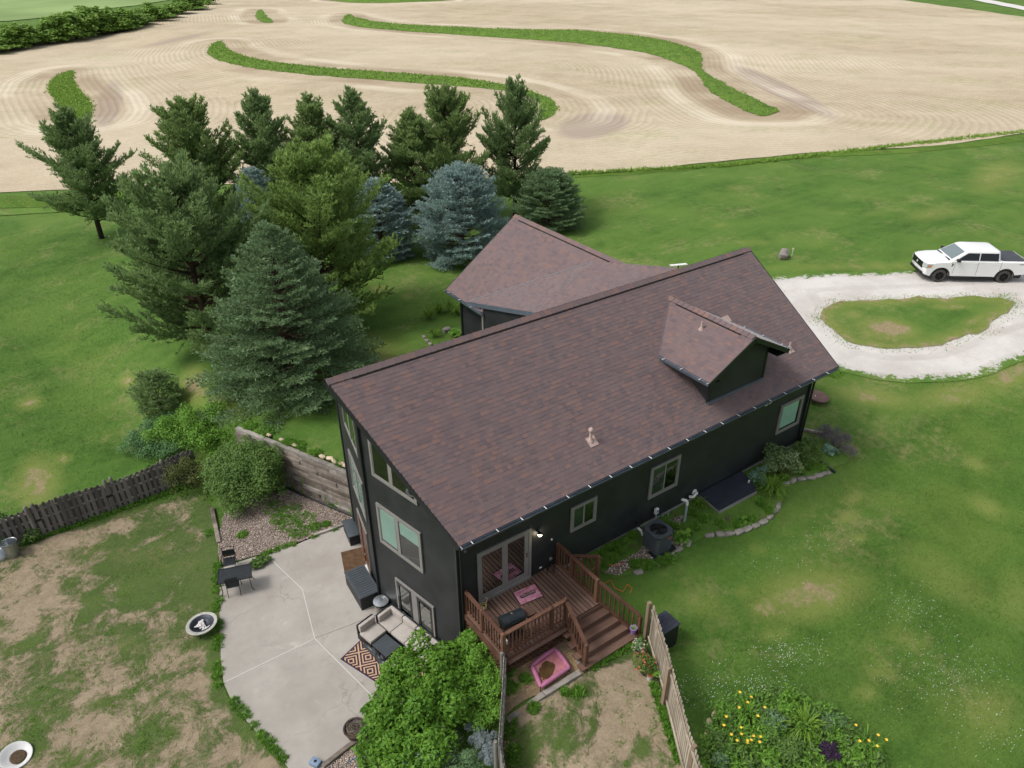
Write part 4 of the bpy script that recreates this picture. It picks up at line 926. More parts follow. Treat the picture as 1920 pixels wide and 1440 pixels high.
def lattice(m, a, b, z0, z1, off):
    a = np.array(a, float); b = np.array(b, float); L = np.linalg.norm(b - a); u = (b - a) / L; H = z1 - z0; n = np.array([-u[1], u[0]]) * off
    k = -H
    while k < L:
        for sg, o_ in ((1, 0.), (-1, .008)):
            s0, s1 = k, k + H; za, zb = (z0, z1) if sg > 0 else (z1, z0)
            if s0 < 0: za = za + (zb - za) * (0 - s0) / (s1 - s0); s0 = 0
            if s1 > L: zb = za + (zb - za) * (L - s0) / (s1 - s0); s1 = L
            if s1 - s0 > .03:
                p = a + u * s0 + n * (1 + o_ * 60); q = a + u * s1 + n * (1 + o_ * 60); m.beam((*p, za), (*q, zb), 0.007, .030, tone=.5)
        k += .15
MB().box(DX0 + .1, 2.74, DY1 - .16, DY1 - .04, ZD - .16, ZD - .12).obj('ledge', 'deck_wood', deck)
lattice(m, (DX0 + .06, DY1 - .005), (2.7, DY1 - .005), -2.05, ZD - .25, .004)
lattice(m, (DX0, -.05), (DX0, DY1 + .05), -2.6, ZD - .25, .004)
lattice(m, (DX1, DY1 + .05), (DX1, -.05), -1.95, ZD - .25, .004)
MB().box(DX0 + .12, DX1 - .12, DY1 + .12, -.05, -3.0, ZD - .1).obj('underdeck_shade_box', 'shade_dark', deck)  # added near-black box: paints the shade under the deck behind the lattice
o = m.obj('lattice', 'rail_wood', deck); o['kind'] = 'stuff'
# ------------------------------------------------------------------ things on the deck
def flat(name, label, cat, pxs, z, mat, th=.015, group=None):
    p = [W(a, b, z) for a, b in pxs]; c = np.mean(p, 0); m = MB().prism([(q[0] - c[0], q[1] - c[1]) for q in p], 0, th)
    o = m.obj(name, mat, None, origin=None); o.location = (c[0], c[1], z); return tag(o, label, cat, group), p, c
# welcome mat: plank pattern
t = NT('mat_print'); tc = t.n('ShaderNodeTexCoord'); bk = t.n('ShaderNodeTexBrick'); bk.inputs['Scale'].default_value = 7; bk.offset = .37
mp = t.n('ShaderNodeMapping'); mp.inputs['Rotation'].default_value = (0, 0, R(3)); t.l(tc.outputs['Object'], mp.inputs[0]); t.l(mp.outputs[0], bk.inputs['Vector'])
bk.inputs['Color1'].default_value = (.42, .13, .16, 1); bk.inputs['Color2'].default_value = (.62, .30, .42, 1); bk.inputs['Mortar'].default_value = (.25, .08, .12, 1); bk.inputs['Brick Width'].default_value = .9; bk.inputs['Row Height'].default_value = .42; bk.inputs['Mortar Size'].default_value = .012
c = t.mix(t.ramp(t.noise(9, 5, .7), [(.45, 0.), (.7, .6)]), bk.outputs[0], (.66, .42, .52)); t.pbr(c, .95, 0, t.bump(t.noise(160, 2), .5, .004), .1)
mt = thing('doormat', 'pink plank-patterned WELCOME doormat lying on the deck', 'doormat', W(990, 1115, ZD))
p = [W(a, b, ZD) for a, b in ((960, 1112), (1003, 1094), (1020, 1118), (976, 1136))]; c = np.mean(p, 0)
MB().prism([q[:2] for q in p], ZD + .004, ZD + .014).obj('mat_border', 'resin_black', mt)
o = MB().prism([(c + (q - c) * .93)[:2] - c[:2] for q in p], 0, .005).obj('mat_face', 'mat_print', None); o.location = (c[0], c[1], ZD + .0145); child(o, mt)
ud = (p[1] - p[0] + p[2] - p[3]); ud = ud[:2] / np.linalg.norm(ud[:2]); vd = np.array([-ud[1], ud[0]])
MB().obox((c[0], c[1], ZD + .021), (*ud, 0), (*vd, 0), (0, 0, 1), .27, .06, .002).obj('mat_panel', 'purple_leaf', mt)
def text(s, size, loc, rot, mat, par, name='lettering', ext=.001):
    cu = bpy.data.curves.new(name, 'FONT'); cu.body = s; cu.size = size; cu.align_x = 'CENTER'; cu.align_y = 'CENTER'; cu.extrude = ext
    tmp = bpy.data.objects.new(name, cu); COL.objects.link(tmp); dg = bpy.context.evaluated_depsgraph_get()
    me = bpy.data.meshes.new_from_object(tmp.evaluated_get(dg)); bpy.data.objects.remove(tmp); bpy.data.curves.remove(cu)
    me.materials.clear(); o = link(name, me, mat, None); o.location = loc; o.rotation_euler = rot; child(o, par); return o
text('WELCOME', .105, (c[0], c[1], ZD + .025), (0, 0, math.atan2(ud[1], ud[0])), 'pink_petal', mt)
# barrel grill
gb = W(958, 1185, ZD); g = thing('barrel_grill', 'dark barrel charcoal grill with wooden side shelf standing on the deck', 'grill', (gb[0], gb[1], ZD))
gc = W(960, 1160, ZD + .78); ga = np.array([*ud, 0.]); gv = np.array([*vd, 0.])
def drum(a0, a1, r, nm, mt_):
    m = MB(); k = 10; vs = []
    for s in (-.36, .36):
        for i in range(k + 1):
            t_ = a0 + (a1 - a0) * i / k; vs.append(gc + ga * s + gv * r * math.cos(t_) + np.array([0, 0, r * math.sin(t_)]))
    fs = [(i, i + 1, k + 2 + i, k + 1 + i) for i in range(k)] + [tuple(range(k, -1, -1)), tuple(range(k + 1, 2 * k + 2)), (0, k + 1, 2 * k + 1, k)]
    return m.add(vs, fs).obj(nm, mt_, g, True)
drum(0, math.pi, .21, 'lid', 'grill_metal'); drum(math.pi + .02, 2 * math.pi - .02, .205, 'firebox', 'black_metal')
MB().tube([gc - gv * .2 + ga * (-.12) + (0, 0, .1), gc - gv * .26 + ga * (-.12) + (0, 0, .12), gc - gv * .26 + ga * .12 + (0, 0, .12), gc - gv * .2 + ga * .12 + (0, 0, .1)], .012, 6).obj('lid_handle', 'black_metal', g)
MB().lathe(gc + (0, 0, .2) + gv * .02, [(.03, 0), (.03, .012), (.01, .02)], 10).obj('thermometer', 'rust_disc', g)
for sa in (-.3, .3):
    for sv in (-.17, .17): MB().tube([gc + ga * sa + gv * sv * .7 - (0, 0, .12), (gc + ga * sa * 1.05 + gv * sv * 1.2)[0:2].tolist() + [ZD]], .014, 6).obj('leg', 'black_metal', g)
MB().obox(gc + ga * .56 + gv * .02 + (0, 0, .0), ga, gv, (0, 0, 1), .17, .18, .014).obj('side_shelf', 'tread_wood', g)
MB().obox(gc + ga * .60 + gv * .02 - (0, 0, .1), ga, gv, (0, 0, 1), .13, .13, .07).obj('side_box', 'black_metal', g)
MB().obox((gc[0], gc[1], ZD + .2), ga, gv, (0, 0, 1), .32, .16, .012).obj('lower_shelf', 'black_metal', g)
p_ = W(943, 1205, ZD + .25); MB().obox((p_[0], p_[1], ZD + .29), ga, gv, (0, 0, 1), .12, .09, .06).obj('charcoal_bag', 'white_paint', g)
# hose reel and coiled pale hose by the left rail
h0 = W(906, 1140, ZD); m = MB(); pts = []
for i in range(60):
    t_ = i / 59 * 4 * math.pi; r_ = .11 + .02 * math.sin(3 * t_); pts.append((h0[0] + r_ * math.cos(t_), h0[1] + r_ * math.sin(t_), ZD + .03 + .012 * t_))
m.tube(pts + [(h0[0] + .2, h0[1] + .05, ZD + .25), (h0[0] + .14, h0[1] + .1, ZD + .3)], .014, 6); o = m.obj('garden_hose', 'hose_yellow', None, True)
tag(o, 'coiled pale yellow hose on the deck by the left railing', 'hose')
h1 = W(886, 1115, ZD); m = MB(); m.box(h1[0] - .06, h1[0] + .06, h1[1] - .05, h1[1] + .05, ZD, ZD + .36); o = m.obj('wooden_stand', 'tread_wood', None); tag(o, 'small slim wooden stand beside the sliding door frame', 'stand')
# wall lamp, lit
wl = WY(1011, 1001, -.1); l = thing('wall_lamp', 'lit outdoor lamp on the dark wall right of the sliding door', 'lamp', wl)
MB().lathe((wl[0], -.03, wl[2] + .08), [(.055, 0), (.06, .02), (.03, .04)], 12, (0, -1, 0)).obj('backplate', 'black_metal', l)
MB().lathe((wl[0], -.14, wl[2] + .05), [(.02, .06), (.05, .04), (.085, 0.), (.08, -.0)], 14).obj('shade', 'black_metal', l)
MB().lathe((wl[0], -.14, wl[2] - .01), [(.02, -.045), (.055, -.03), (.065, .0), (.05, .05)], 14).obj('bulb', 'lamp_glow', l, True)
ld = bpy.data.lights.new('lamp_light', 'POINT'); ld.energy = 2.5; ld.color = (1, .82, .55); ld.shadow_soft_size = .06; lo_ = bpy.data.objects.new('lamp_light', ld); COL.objects.link(lo_); lo_.location = (wl[0], -.2, wl[2] - .1); child(lo_, l)
def wallbox(name, label, cat, px, py, w, h, d, mat):
    q = WY(px, py, -.03); o = MB().box(-w / 2, w / 2, -d, 0, -h / 2, h / 2).obj(name, mat, None, bevel=.006); o.location = (q[0], -.024, q[2]); return tag(o, label, cat)
wallbox('wall_outlet', 'small white outlet box on dark wall beside lit lamp', 'outlet', 1034, 1011, .05, .07, .04, 'white_paint')
wallbox('outlet_cover', 'gray weatherproof box low on dark wall by the right railing', 'outlet', 1032, 1047, .10, .09, .05, 'window_frame')
cq = WY(873, 1029, -.1); cm_ = thing('security_camera', 'dark security light under the gutter at the near corner', 'camera', cq)
MB().lathe((cq[0], -.03, cq[2]), [(.05, 0), (.05, .04), (.02, .07)], 10, (0, -1, 0)).obj('mount', 'black_metal', cm_); MB().lathe((cq[0] - .04, -.12, cq[2] - .02), [(.02, -.05), (.045, -.03), (.05, .06), (.03, .08)], 10, (-.3, -1, -.5)).obj('head', 'resin_gray', cm_, True)
fl = WY(1437, 753, -.1); f_ = thing('flood_light', 'twin white flood light under the gutter near the far window', 'light', fl)
MB().box(fl[0] - .04, fl[0] + .04, -.08, -.022, fl[2] - .03, fl[2] + .05).obj('mount', 'white_paint', f_)
for s in (-.1, .1): MB().lathe((fl[0] + s, -.10, fl[2]), [(.035, 0), (.07, .05), (.075, .13), (.06, .14)], 12, (s * 2, -1, -.6)).obj('lamp_head', 'white_paint', f_, True)
for i, (px, py) in enumerate(((1013, 1057), (1013, 1063))):
    q = W(px, py, ZD + .16); s_ = thing('solar_light', ('white solar light on a black stake, upper of the pair by the wall' if i == 0 else 'white solar light on a black stake, lower of the pair by the wall'), 'light', (q[0], q[1], ZD), 'solar lights by the door')
    MB().tube([(q[0], q[1], ZD), (q[0], q[1], ZD + .14)], .012, 6).obj('stake', 'black_metal', s_); MB().obox((q[0], q[1], ZD + .16), (1, 0, 0), (0, .85, .5), (0, -.5, .85), .05, .045, .012).obj('panel', 'white_paint', s_)
q = W(1033, 1072, ZD); m = MB()
for k in range(4):
    ang = k * 1.57; m.tube([(q[0] + .16 * math.cos(ang), q[1] + .13 * math.sin(ang), ZD), (q[0] + .13 * math.cos(ang), q[1] + .1 * math.sin(ang), ZD + .3)], .009, 5)
for z_ in (.12, .3): m.tube([(q[0] + .15 * math.cos(a), q[1] + .12 * math.sin(a), ZD + z_) for a in np.linspace(0, 6.283, 13)], .008, 5)
tag(m.obj('plant_stand', 'black_metal', None), 'empty black wire plant stand on the deck by the wall', 'plant stand')
# ------------------------------------------------------------------ satellite dish on the rear slope
dc = WY(1272, 497, 5.25); zr = HR - M_ * (dc[1] - WR); d = thing('satellite_dish', 'flat white satellite dish on a short mast behind the roof ridge', 'dish', (dc[0], dc[1], zr))
MB().tube([(dc[0], dc[1], zr - .02), (dc[0], dc[1], dc[2] - .01)], .025, 8).obj('mast', 'black_metal', d)
MB().obox(dc + (0, 0, .02), np.array([.82, -.57, .10]), np.array([.55, .80, -.24]), np.array([.14, .19, .97]), .33, .17, .012).obj('panel', 'dish_white', d, bevel=.006)
# ------------------------------------------------------------------ patio furniture
def tp(px, py, z): return W(px, py, z)
# sectional sofa. frame axes: U along the wall, V away from it
c0 = W(737, 1132, ZP + .68); c1 = W(830, 1205, ZP + .68); U = (c1 - c0)[:2]; U /= np.linalg.norm(U); V = np.array([U[1], -U[0]])
if V @ (W(640, 1245, ZP)[:2] - c0[:2]) < 0: V = -V
sofa = thing('sectional_sofa', 'dark wicker sectional sofa with beige cushions on the patio', 'sofa', (c0[0], c0[1], ZP))
u3, v3, w3 = np.array([*U, 0]), np.array([*V, 0]), np.array([0, 0, 1.])
def sb(nm, u0, u1, v0, v1, z0, z1, mat, par=sofa, bev=0, base=c0):
    c = np.array([base[0], base[1], ZP]) + u3 * (u0 + u1) / 2 + v3 * (v0 + v1) / 2 + w3 * (z0 + z1) / 2
    return MB().obox(c, u3, v3, w3, (u1 - u0) / 2, (v1 - v0) / 2, (z1 - z0) / 2).obj(nm, mat, par, bevel=bev, smooth=bool(bev))
mod = .70
for i in range(5):      # run along the wall
    u0 = i * mod; b = sb('back_frame', u0 + .004, u0 + mod - .004, 0, .07, 0, .68, 'resin_black', bev=.012)
    sb('seat_base', u0 + .004, u0 + mod - .004, .075, .72, .02, .30, 'resin_black', b)
    sb('seat_cushion', u0 + .01, u0 + mod - .01, .16, .74, .30, .43, 'cushion', b, .03)
    sb('back_cushion', u0 + .015, u0 + mod - .015, .075, .20, .42, .70, 'cushion', b, .035)
b = sb('arm_frame', -.07, -.002, 0, .74, 0, .68, 'resin_black', bev=.012)      # left side of the corner seat
sb('back_cushion', .0, .12, .20, .72, .42, .70, 'cushion', b, .035)
b = sb('back_frame', -.22, -.15, .78, 1.46, 0, .68, 'resin_black', bev=.012)    # seat pulled forward on the left
sb('seat_base', -.145, .52, .78, 1.46, .02, .30, 'resin_black', b); sb('seat_cushion', -.06, .54, .79, 1.47, .30, .43, 'cushion', b, .03); sb('back_cushion', -.14, -.01, .80, 1.44, .42, .70, 'cushion', b, .035)
b = sb('seat_base', 1.5, 2.15, 1.2, 1.85, .02, .30, 'resin_black'); sb('seat_cushion', 1.5, 2.15, 1.2, 1.85, .30, .43, 'cushion', b, .03)
tbl = thing('coffee_table', 'low dark slatted coffee table between the sofa seats', 'table', (np.array([c0[0], c0[1], ZP]) + u3 * 1.0 + v3 * 1.1))
sb('table_base', .60, 1.32, .86, 1.44, 0, .30, 'resin_black', tbl)
for i in range(8): sb('slat', .58 + i * .095, .58 + i * .095 + .088, .84, 1.46, .30, .325, 'resin_gray', tbl)
# patterned rug
t = NT('rug_print'); tc = t.n('ShaderNodeTexCoord'); mp = t.n('ShaderNodeMapping'); mp.inputs['Scale'].default_value = (1.75, 1.75, 1); mp.inputs['Rotation'].default_value = (0, 0, R(40)); t.l(tc.outputs['Object'], mp.inputs[0])
sx_ = t.n('ShaderNodeSeparateXYZ'); t.l(mp.outputs[0], sx_.inputs[0])
a_ = t.math('SUBTRACT', t.math('FRACT', sx_.outputs[0]), .5); b_ = t.math('SUBTRACT', t.math('FRACT', sx_.outputs[1]), .5)
dd = t.math('MAXIMUM', t.math('ABSOLUTE', a_), t.math('ABSOLUTE', b_)); st_ = t.math('FRACT', t.math('MULTIPLY', dd, 5.6)); zz = t.math('MULTIPLY', t.math('SUBTRACT', t.noise(60, 2), .5), .3)
c = t.ramp(t.math('ADD', st_, zz), [(.50, (.045, .032, .045)), (.56, (.50, .33, .22))], 'CONSTANT'); t.pbr(c, .95, 0, t.bump(t.noise(150, 2), .5, .004), .1)
r0, r1, r2 = W(638, 1236, ZP), W(716, 1162, ZP), W(708, 1302, ZP); rug = thing('outdoor_rug', 'black and peach diamond-patterned rug under the sofa on the patio', 'rug', r0)
ru = (r1 - r0)[:2]; ru /= np.linalg.norm(ru); rv = np.array([ru[1], -ru[0]]); rc = r0[:2] + ru * 1.05 + rv * 1.5; ra = math.atan2(ru[1], ru[0])
o = MB().box(-1.05, 1.05, -1.5, 1.5, 0, .008).obj('rug_border', 'purple_leaf', None); o.location = (*rc, ZP + .004); o.rotation_euler = (0, 0, ra); child(o, rug)
o = MB().box(-1.0, 1.0, -1.45, 1.45, 0, .004).obj('rug_face', 'rug_print', None); o.location = (*rc, ZP + .0125); o.rotation_euler = (0, 0, ra + 0); child(o, rug)
# crumpled cover lying on the rug by the sofa
n = 26; rg = np.random.default_rng(5); pa = [W(a, b, ZP) for a, b in ((684, 1208), (706, 1222), (722, 1240), (738, 1262), (742, 1290), (735, 1320))]; vs = []; L_ = len(pa)
for i in range(n):
    s = i / (n - 1) * (L_ - 1.001); k = int(s); c = pa[k] + (pa[k + 1] - pa[k]) * (s - k); wdt = .10 + .24 * math.sin(min(1, i / (n - 1) * 1.25) * 1.6)
    for j in range(15):
        q = (j / 14 - .5) * 2; hgt = max(.012, .15 * (1 - q * q) ** .8 * (1 + .9 * rg.normal(0, .6)) * (.5 + wdt * 1.6))
        vs.append(c + np.array([V[0], V[1], 0]) * -0 + np.array([ru[0], ru[1], 0]) * q * wdt + np.array([rv[0], rv[1], 0]) * rg.normal(0, .03) + (0, 0, hgt + .012))
fs = [(i * 15 + j, i * 15 + j + 1, (i + 1) * 15 + j + 1, (i + 1) * 15 + j) for i in range(n - 1) for j in range(14)]
o = MB().add(vs, fs).obj('furniture_cover', 'tarp', None, True); sm = o.modifiers.new('round', 'SUBSURF'); sm.levels = 1; sm.render_levels = 1
tag(o, 'crumpled black furniture cover lying on the patterned rug', 'cover')
# ribbed storage box, gray cabinet, lidded can, mats
def pbox(name, label, cat, pxs, ztop, mat):
    p = [W(a, b, ztop) for a, b in pxs]; c = np.mean(p, 0); u_ = (p[1] - p[0] + p[2] - p[3])[:2] / 2; v_ = (p[3] - p[0] + p[2] - p[1])[:2] / 2
    lu = np.linalg.norm(u_); u_ /= lu; lv = np.linalg.norm(v_); v_ = np.array([-u_[1], u_[0]]) * np.sign(np.cross(np.append(u_, 0), np.append(v_, 0))[2])
    return thing(name, label, cat, (c[0], c[1], ZP)), np.array([c[0], c[1], 0.]), np.array([*u_, 0.]), np.array([*v_, 0.]), lu / 2, lv / 2
b_, c, u_, v_, hu, hv = pbox('storage_box', 'gray storage box with a ribbed lid beside the brown doormat', 'storage box', ((647, 1072), (682, 1057), (713, 1107), (672, 1124)), ZP + .62, 'resin_gray')
MB().obox(c + (0, 0, ZP + .285), u_, v_, w3, hu - .02, hv - .02, .285).obj('body', 'resin_black', b_, bevel=.01)
MB().obox(c + (0, 0, ZP + .59), u_, v_, w3, hu, hv, .025).obj('lid', 'resin_gray', b_, bevel=.008)
for i in range(13): MB().obox(c + v_ * (-hv + .09 + i * (2 * hv - .18) / 12) + (0, 0, ZP + .62), u_, v_, w3, hu - .09, .035, .008).obj('lid_rib', 'resin_gray', b_)
b_, c, u_, v_, hu, hv = pbox('cabinet', 'low charcoal cabinet with a rounded top against the house by the entry door', 'cabinet', ((643, 977), (664, 970), (678, 1001), (653, 1008)), ZP + .48, 'resin_gray')
MB().obox(c + (0, 0, ZP + .215), u_, v_, w3, hu - .01, hv - .01, .215).obj('body', 'resin_black', b_, bevel=.008)
MB().obox(c + (0, 0, ZP + .465), u_, v_, w3, hu + .01, hv + .01, .032).obj('lid', 'resin_gray', b_, bevel=.025, smooth=True)
lc = W(714, 1125, ZP + .70); cn = thing('lidded_bin', 'round bin with a shiny silver lid beside the sofa corner', 'bin', (lc[0], lc[1], ZP))
MB().lathe((lc[0], lc[1], ZP), [(.20, 0), (.215, .02), (.24, .62), (.25, .64)], 24).obj('body', 'concrete', cn, True)
MB().lathe((lc[0], lc[1], ZP + .56), [(.262, 0), (.266, .08)], 24).obj('band', 'black_metal', cn, True)
MB().lathe((lc[0], lc[1], ZP + .64), [(.275, 0), (.28, .015), (.27, .035), (.2, .05), (.195, .046), (.13, .056), (.125, .052), (.06, .06), (.01, .062)], 28).obj('lid', 'galvanized', cn, True)
MB().tube([(lc[0] - .05, lc[1], ZP + .70), (lc[0] - .03, lc[1], ZP + .73), (lc[0] + .03, lc[1], ZP + .73), (lc[0] + .05, lc[1], ZP + .70)], .008, 6).obj('handle', 'galvanized', cn)
lt = W(734, 1129, ZP + .5); o = MB().lathe((0, 0, 0), [(.05, 0), (.06, .1), (.055, .14), (.02, .15)], 12).obj('white_jar', 'white_paint', None, True); o.location = (lt[0] + .12, lt[1] + .1, ZP); o.scale = (1.3, 1.3, 3.2); tag(o, 'small white container by the wall behind the silver-lidded bin', 'container')
o, p, c = flat('coir_doormat', 'brown coir mat on the patio in front of the entry door', 'mat', ((639, 1036), (682, 1025), (694, 1062), (646, 1074)), ZP + .004, 'coir_mat', .014)
# small table with two chairs
tz = ZP + .72; tc4 = [W(a, b, tz) for a, b in ((407, 1069), (471, 1056), (474, 1083), (408, 1096))]
cc = np.mean(tc4, 0); tb = thing('patio_table', 'black mesh-topped patio table near the edge of the concrete', 'table', (cc[0], cc[1], ZP))
uu = (tc4[1] - tc4[0] + tc4[2] - tc4[3])[:2] / 2; lu = np.linalg.norm(uu); uu /= lu; vv = np.array([-uu[1], uu[0]]); lv = abs((tc4[0] - tc4[3])[:2] @ vv); u4, v4 = np.array([*uu, 0]), np.array([*vv, 0])
t = NT('mesh_top'); tc = t.n('ShaderNodeTexCoord'); ch = t.n('ShaderNodeTexChecker'); ch.inputs['Scale'].default_value = 90; t.l(tc.outputs['Object'], ch.inputs[0])
b_ = t.n('ShaderNodeBsdfPrincipled'); b_.inputs['Base Color'].default_value = (.016, .02, .024, 1); b_.inputs['Roughness'].default_value = .45; tr = t.n('ShaderNodeBsdfTransparent'); mx = t.n('ShaderNodeMixShader'); t.l(t.math('MULTIPLY', ch.outputs[1], .22), mx.inputs[0]); t.l(b_.outputs[0], mx.inputs[1]); t.l(tr.outputs[0], mx.inputs[2]); t.l(mx.outputs[0], t.out.inputs[0])
MB().obox((cc[0], cc[1], tz), u4, v4, w3, lu / 2 - .03, lv / 2 - .03, .004).obj('mesh_top', 'mesh_top', tb)
for s in (-1, 1):
    MB().beam(cc + u4 * s * (lu / 2 - .02) - v4 * lv / 2, cc + u4 * s * (lu / 2 - .02) + v4 * lv / 2, .03, .03).obj('rim', 'black_metal', tb); MB().beam(cc + v4 * s * (lv / 2 - .02) - u4 * lu / 2, cc + v4 * s * (lv / 2 - .02) + u4 * lu / 2, .03, .03).obj('rim', 'black_metal', tb)
    for s2 in (-1, 1):
        q = cc + u4 * s * (lu / 2 - .1) + v4 * s2 * (lv / 2 - .1); MB().tube([q, (q[0], q[1], ZP + .15), (q[0] + u4[0] * s * .06, q[1] + u4[1] * s * .06, ZP)], .014, 6).obj('leg', 'black_metal', tb)
def chair(px, py, ang, label):
    q = W(px, py, ZP); ch_ = thing('patio_chair', label, 'chair', (q[0], q[1], ZP), 'chairs at the patio table'); f = np.array([math.cos(ang), math.sin(ang), 0]); s_ = np.array([-f[1], f[0], 0]); B = np.array([q[0], q[1], ZP])
    MB().obox(B + w3 * .43, f, s_, w3, .22, .22, .012).obj('seat', 'mesh_top', ch_)
    MB().obox(B - f * .25 + w3 * .64, s_, f * .25 + w3 * .97, np.cross(s_, f * .25 + w3 * .97), .21, .2, .01).obj('backrest', 'mesh_top', ch_)
    for s in (-1, 1):
        MB().tube([B + f * .23 + s_ * s * .23, B + f * .2 + s_ * s * .23 + w3 * .44, B + f * .16 + s_ * s * .25 + w3 * .64, B - f * .22 + s_ * s * .25 + w3 * .64], .013, 6).obj('arm', 'black_metal', ch_)
        MB().tube([B - f * .32 + s_ * s * .22, B - f * .2 + s_ * s * .22 + w3 * .43, B - f * .3 + s_ * s * .22 + w3 * .86], .013, 6).obj('leg', 'black_metal', ch_)
    MB().tube([B - f * .3 - s_ * .22 + w3 * .86, B - f * .31 + w3 * .90, B - f * .3 + s_ * .22 + w3 * .86], .013, 6).obj('back_rail', 'black_metal', ch_)
angt = math.atan2(v4[1], v4[0])
chair(441, 1107, angt, 'black metal patio chair pushed under the near side of the table'); chair(434, 1068, angt + math.pi, 'black metal patio chair behind the table by the pebble bed')
# fire bowl
q = G(378, 1180); fc = W(378, 1169, q[2] + .34); fb = thing('fire_pit', 'round gray-rimmed fire bowl with ash at the patio edge', 'fire pit', q)
ft = (-.02, .05, 1)
MB().lathe(fc, [(.24, -.16), (.33, -.06), (.36, -.0), (.52, .02), (.53, .0), (.52, -.02), (.37, -.04), (.2, -.2)], 28, ft).obj('rim', 'pit_rim', fb, True)
MB().lathe(fc, [(.01, -.15), (.2, -.14), (.30, -.06), (.355, .012), (.40, .024), (.405, .018), (.35, -.0)], 28, ft, cap=False).obj('bowl', 'pit_bowl', fb, True)
m = MB(); rg = np.random.default_rng(3)
for i in range(14): m.obox(fc + (rg.normal(0, .09), rg.normal(0, .09), -.09 + rg.uniform(0, .05)), (math.cos(i), math.sin(i), .2), (-math.sin(i), math.cos(i), 0), w3, rg.uniform(.04, .12), rg.uniform(.02, .06), .015)
m.obj('ash', 'ash', fb)
for k in range(3): MB().tube([fc + (.34 * math.cos(k * 2.1), .34 * math.sin(k * 2.1), -.08), (fc[0] + .4 * math.cos(k * 2.1), fc[1] + .4 * math.sin(k * 2.1), q[2])], .014, 6).obj('leg', 'black_metal', fb)
# brown pot with dead stems, blue box, round white thing, dustbin and its lid
q = W(668, 1378, ZP); pt = thing('planter_pot', 'round brown planter with dried stems at the patio edge by the shrub', 'planter', q)
MB().lathe((q[0], q[1], ZP), [(.24, 0), (.33, .3), (.36, .36), (.35, .38), (.31, .37), (.29, .30), (.01, .28)], 24).obj('pot', 'terracotta', pt, True)
MB().lathe((q[0], q[1], ZP + .29), [(.29, 0), (.25, .03), (.01, .04)], 16).obj('soil', 'potting_soil', pt)
m = MB()
for i in range(40):
    a = random.uniform(0, 6.28); r_ = random.uniform(.05, .27); pts = [(q[0] + r_ * math.cos(a + k * .35) * (1 - k * .03), q[1] + r_ * math.sin(a + k * .35), ZP + .33 + .07 * math.sin(k * .8) + random.uniform(0, .05)) for k in range(6)]; m.tube(pts, .007, 4)
m.obj('dried_stems', 'timber_gray', pt)
q = W(592, 1432, ZP); o = MB().box(-.12, .12, -.16, .16, 0, .13).obj('blue_box', 'blue_plastic', None, bevel=.03, smooth=True); o.location = q; o.rotation_euler = (0, 0, .5)
bx = thing('hose_box', 'small slate-blue plastic box at the lower edge of the patio', 'box', q); child(o, bx); o.name = 'body'
MB().lathe((q[0], q[1], ZP + .13), [(.04, 0), (.045, .01), (.03, .02)], 12).obj('knob', 'black_metal', bx)
q = G(32, 1422); wd_ = thing('white_basin', 'white round basin lying in the worn yard, lower left corner', 'basin', q)
MB().lathe((q[0], q[1], q[2] + .12), [(.30, -.1), (.40, 0.), (.44, .03), (.43, .05), (.36, .04), (.28, -.03), (.01, -.04)], 26, (.15, -.2, 1)).obj('basin', 'white_paint', wd_, True); MB().lathe((q[0] + .05, q[1] - .05, q[2] + .1), [(.22, 0), (.18, .025), (.01, .03)], 18, (.15, -.2, 1)).obj('dirt', 'potting_soil', wd_)
q = G(25, 1042); tcn = thing('metal_bin', 'galvanized metal bin without its lid by the dark fence', 'bin', q)
MB().lathe(q, [(.24, 0), (.25, .02), (.255, .25), (.27, .28), (.275, .64), (.29, .66), (.285, .68), (.265, .66), (.25, .3), (.01, .28)], 26, (.05, .1, 1)).obj('body', 'galvanized', tcn, True)
for s in (-1, 1): MB().tube([q + (s * .27, -.06, .5), q + (s * .33, -.05, .47), q + (s * .33, .05, .47), q + (s * .27, .06, .5)], .01, 6).obj('handle', 'galvanized', tcn)
q2 = G(5, 1046); lidt = thing('bin_lid', 'round metal bin lid leaning against the galvanized bin', 'lid', q2)
MB().lathe((q2[0] - .02, q2[1] - .1, q2[2] + .24), [(.29, -.02), (.3, 0), (.28, .02), (.15, .06), (.01, .07)], 26, (.25, -.8, .55)).obj('lid', 'galvanized', lidt, True)
# ------------------------------------------------------------------ fences
def hgt(base, py):
    """height above base at which a point straight over it meets photo row py"""
    lo, hi = 0., 12.
    for i in range(40):
        m_ = (lo + hi) / 2
        if PX(np.array(base) + (0, 0, m_))[1] > py: lo = m_
        else: hi = m_
    return lo
def along(pts, step):
    pts = [np.array(p, float)[:2] for p in pts]; out = []; acc = 0.
    for a, b in zip(pts[:-1], pts[1:]):
        L = np.linalg.norm(b - a); d = (b - a) / L
        while acc < L: out.append((a + d * acc, d)); acc += step
        acc -= L
    return out
def picket_mesh(w, h, th, dog=True):
    c = w * .28; pr = [(-w / 2, 0), (w / 2, 0), (w / 2, h - c * 1.3), (w / 2 - c, h), (-w / 2 + c, h), (-w / 2, h - c * 1.3)] if dog else [(-w / 2, 0), (w / 2, 0), (w / 2, h), (-w / 2, h)]
    n = len(pr); m = MB(); m.add([(x, -th / 2, z) for x, z in pr] + [(x, th / 2, z) for x, z in pr], [tuple(range(n)), tuple(range(2 * n - 1, n - 1, -1))] + [(i, n + i, n + (i + 1) % n, (i + 1) % n) for i in range(n)])
    return m
def put(name, me, par, x, y, z, ang, sc=1., tilt=0.):
    o = bpy.data.objects.new(name, me); COL.objects.link(o); o.location = (x, y, z); o.rotation_euler = (0, tilt, ang); o.scale = (1, 1, sc); return child(o, par)
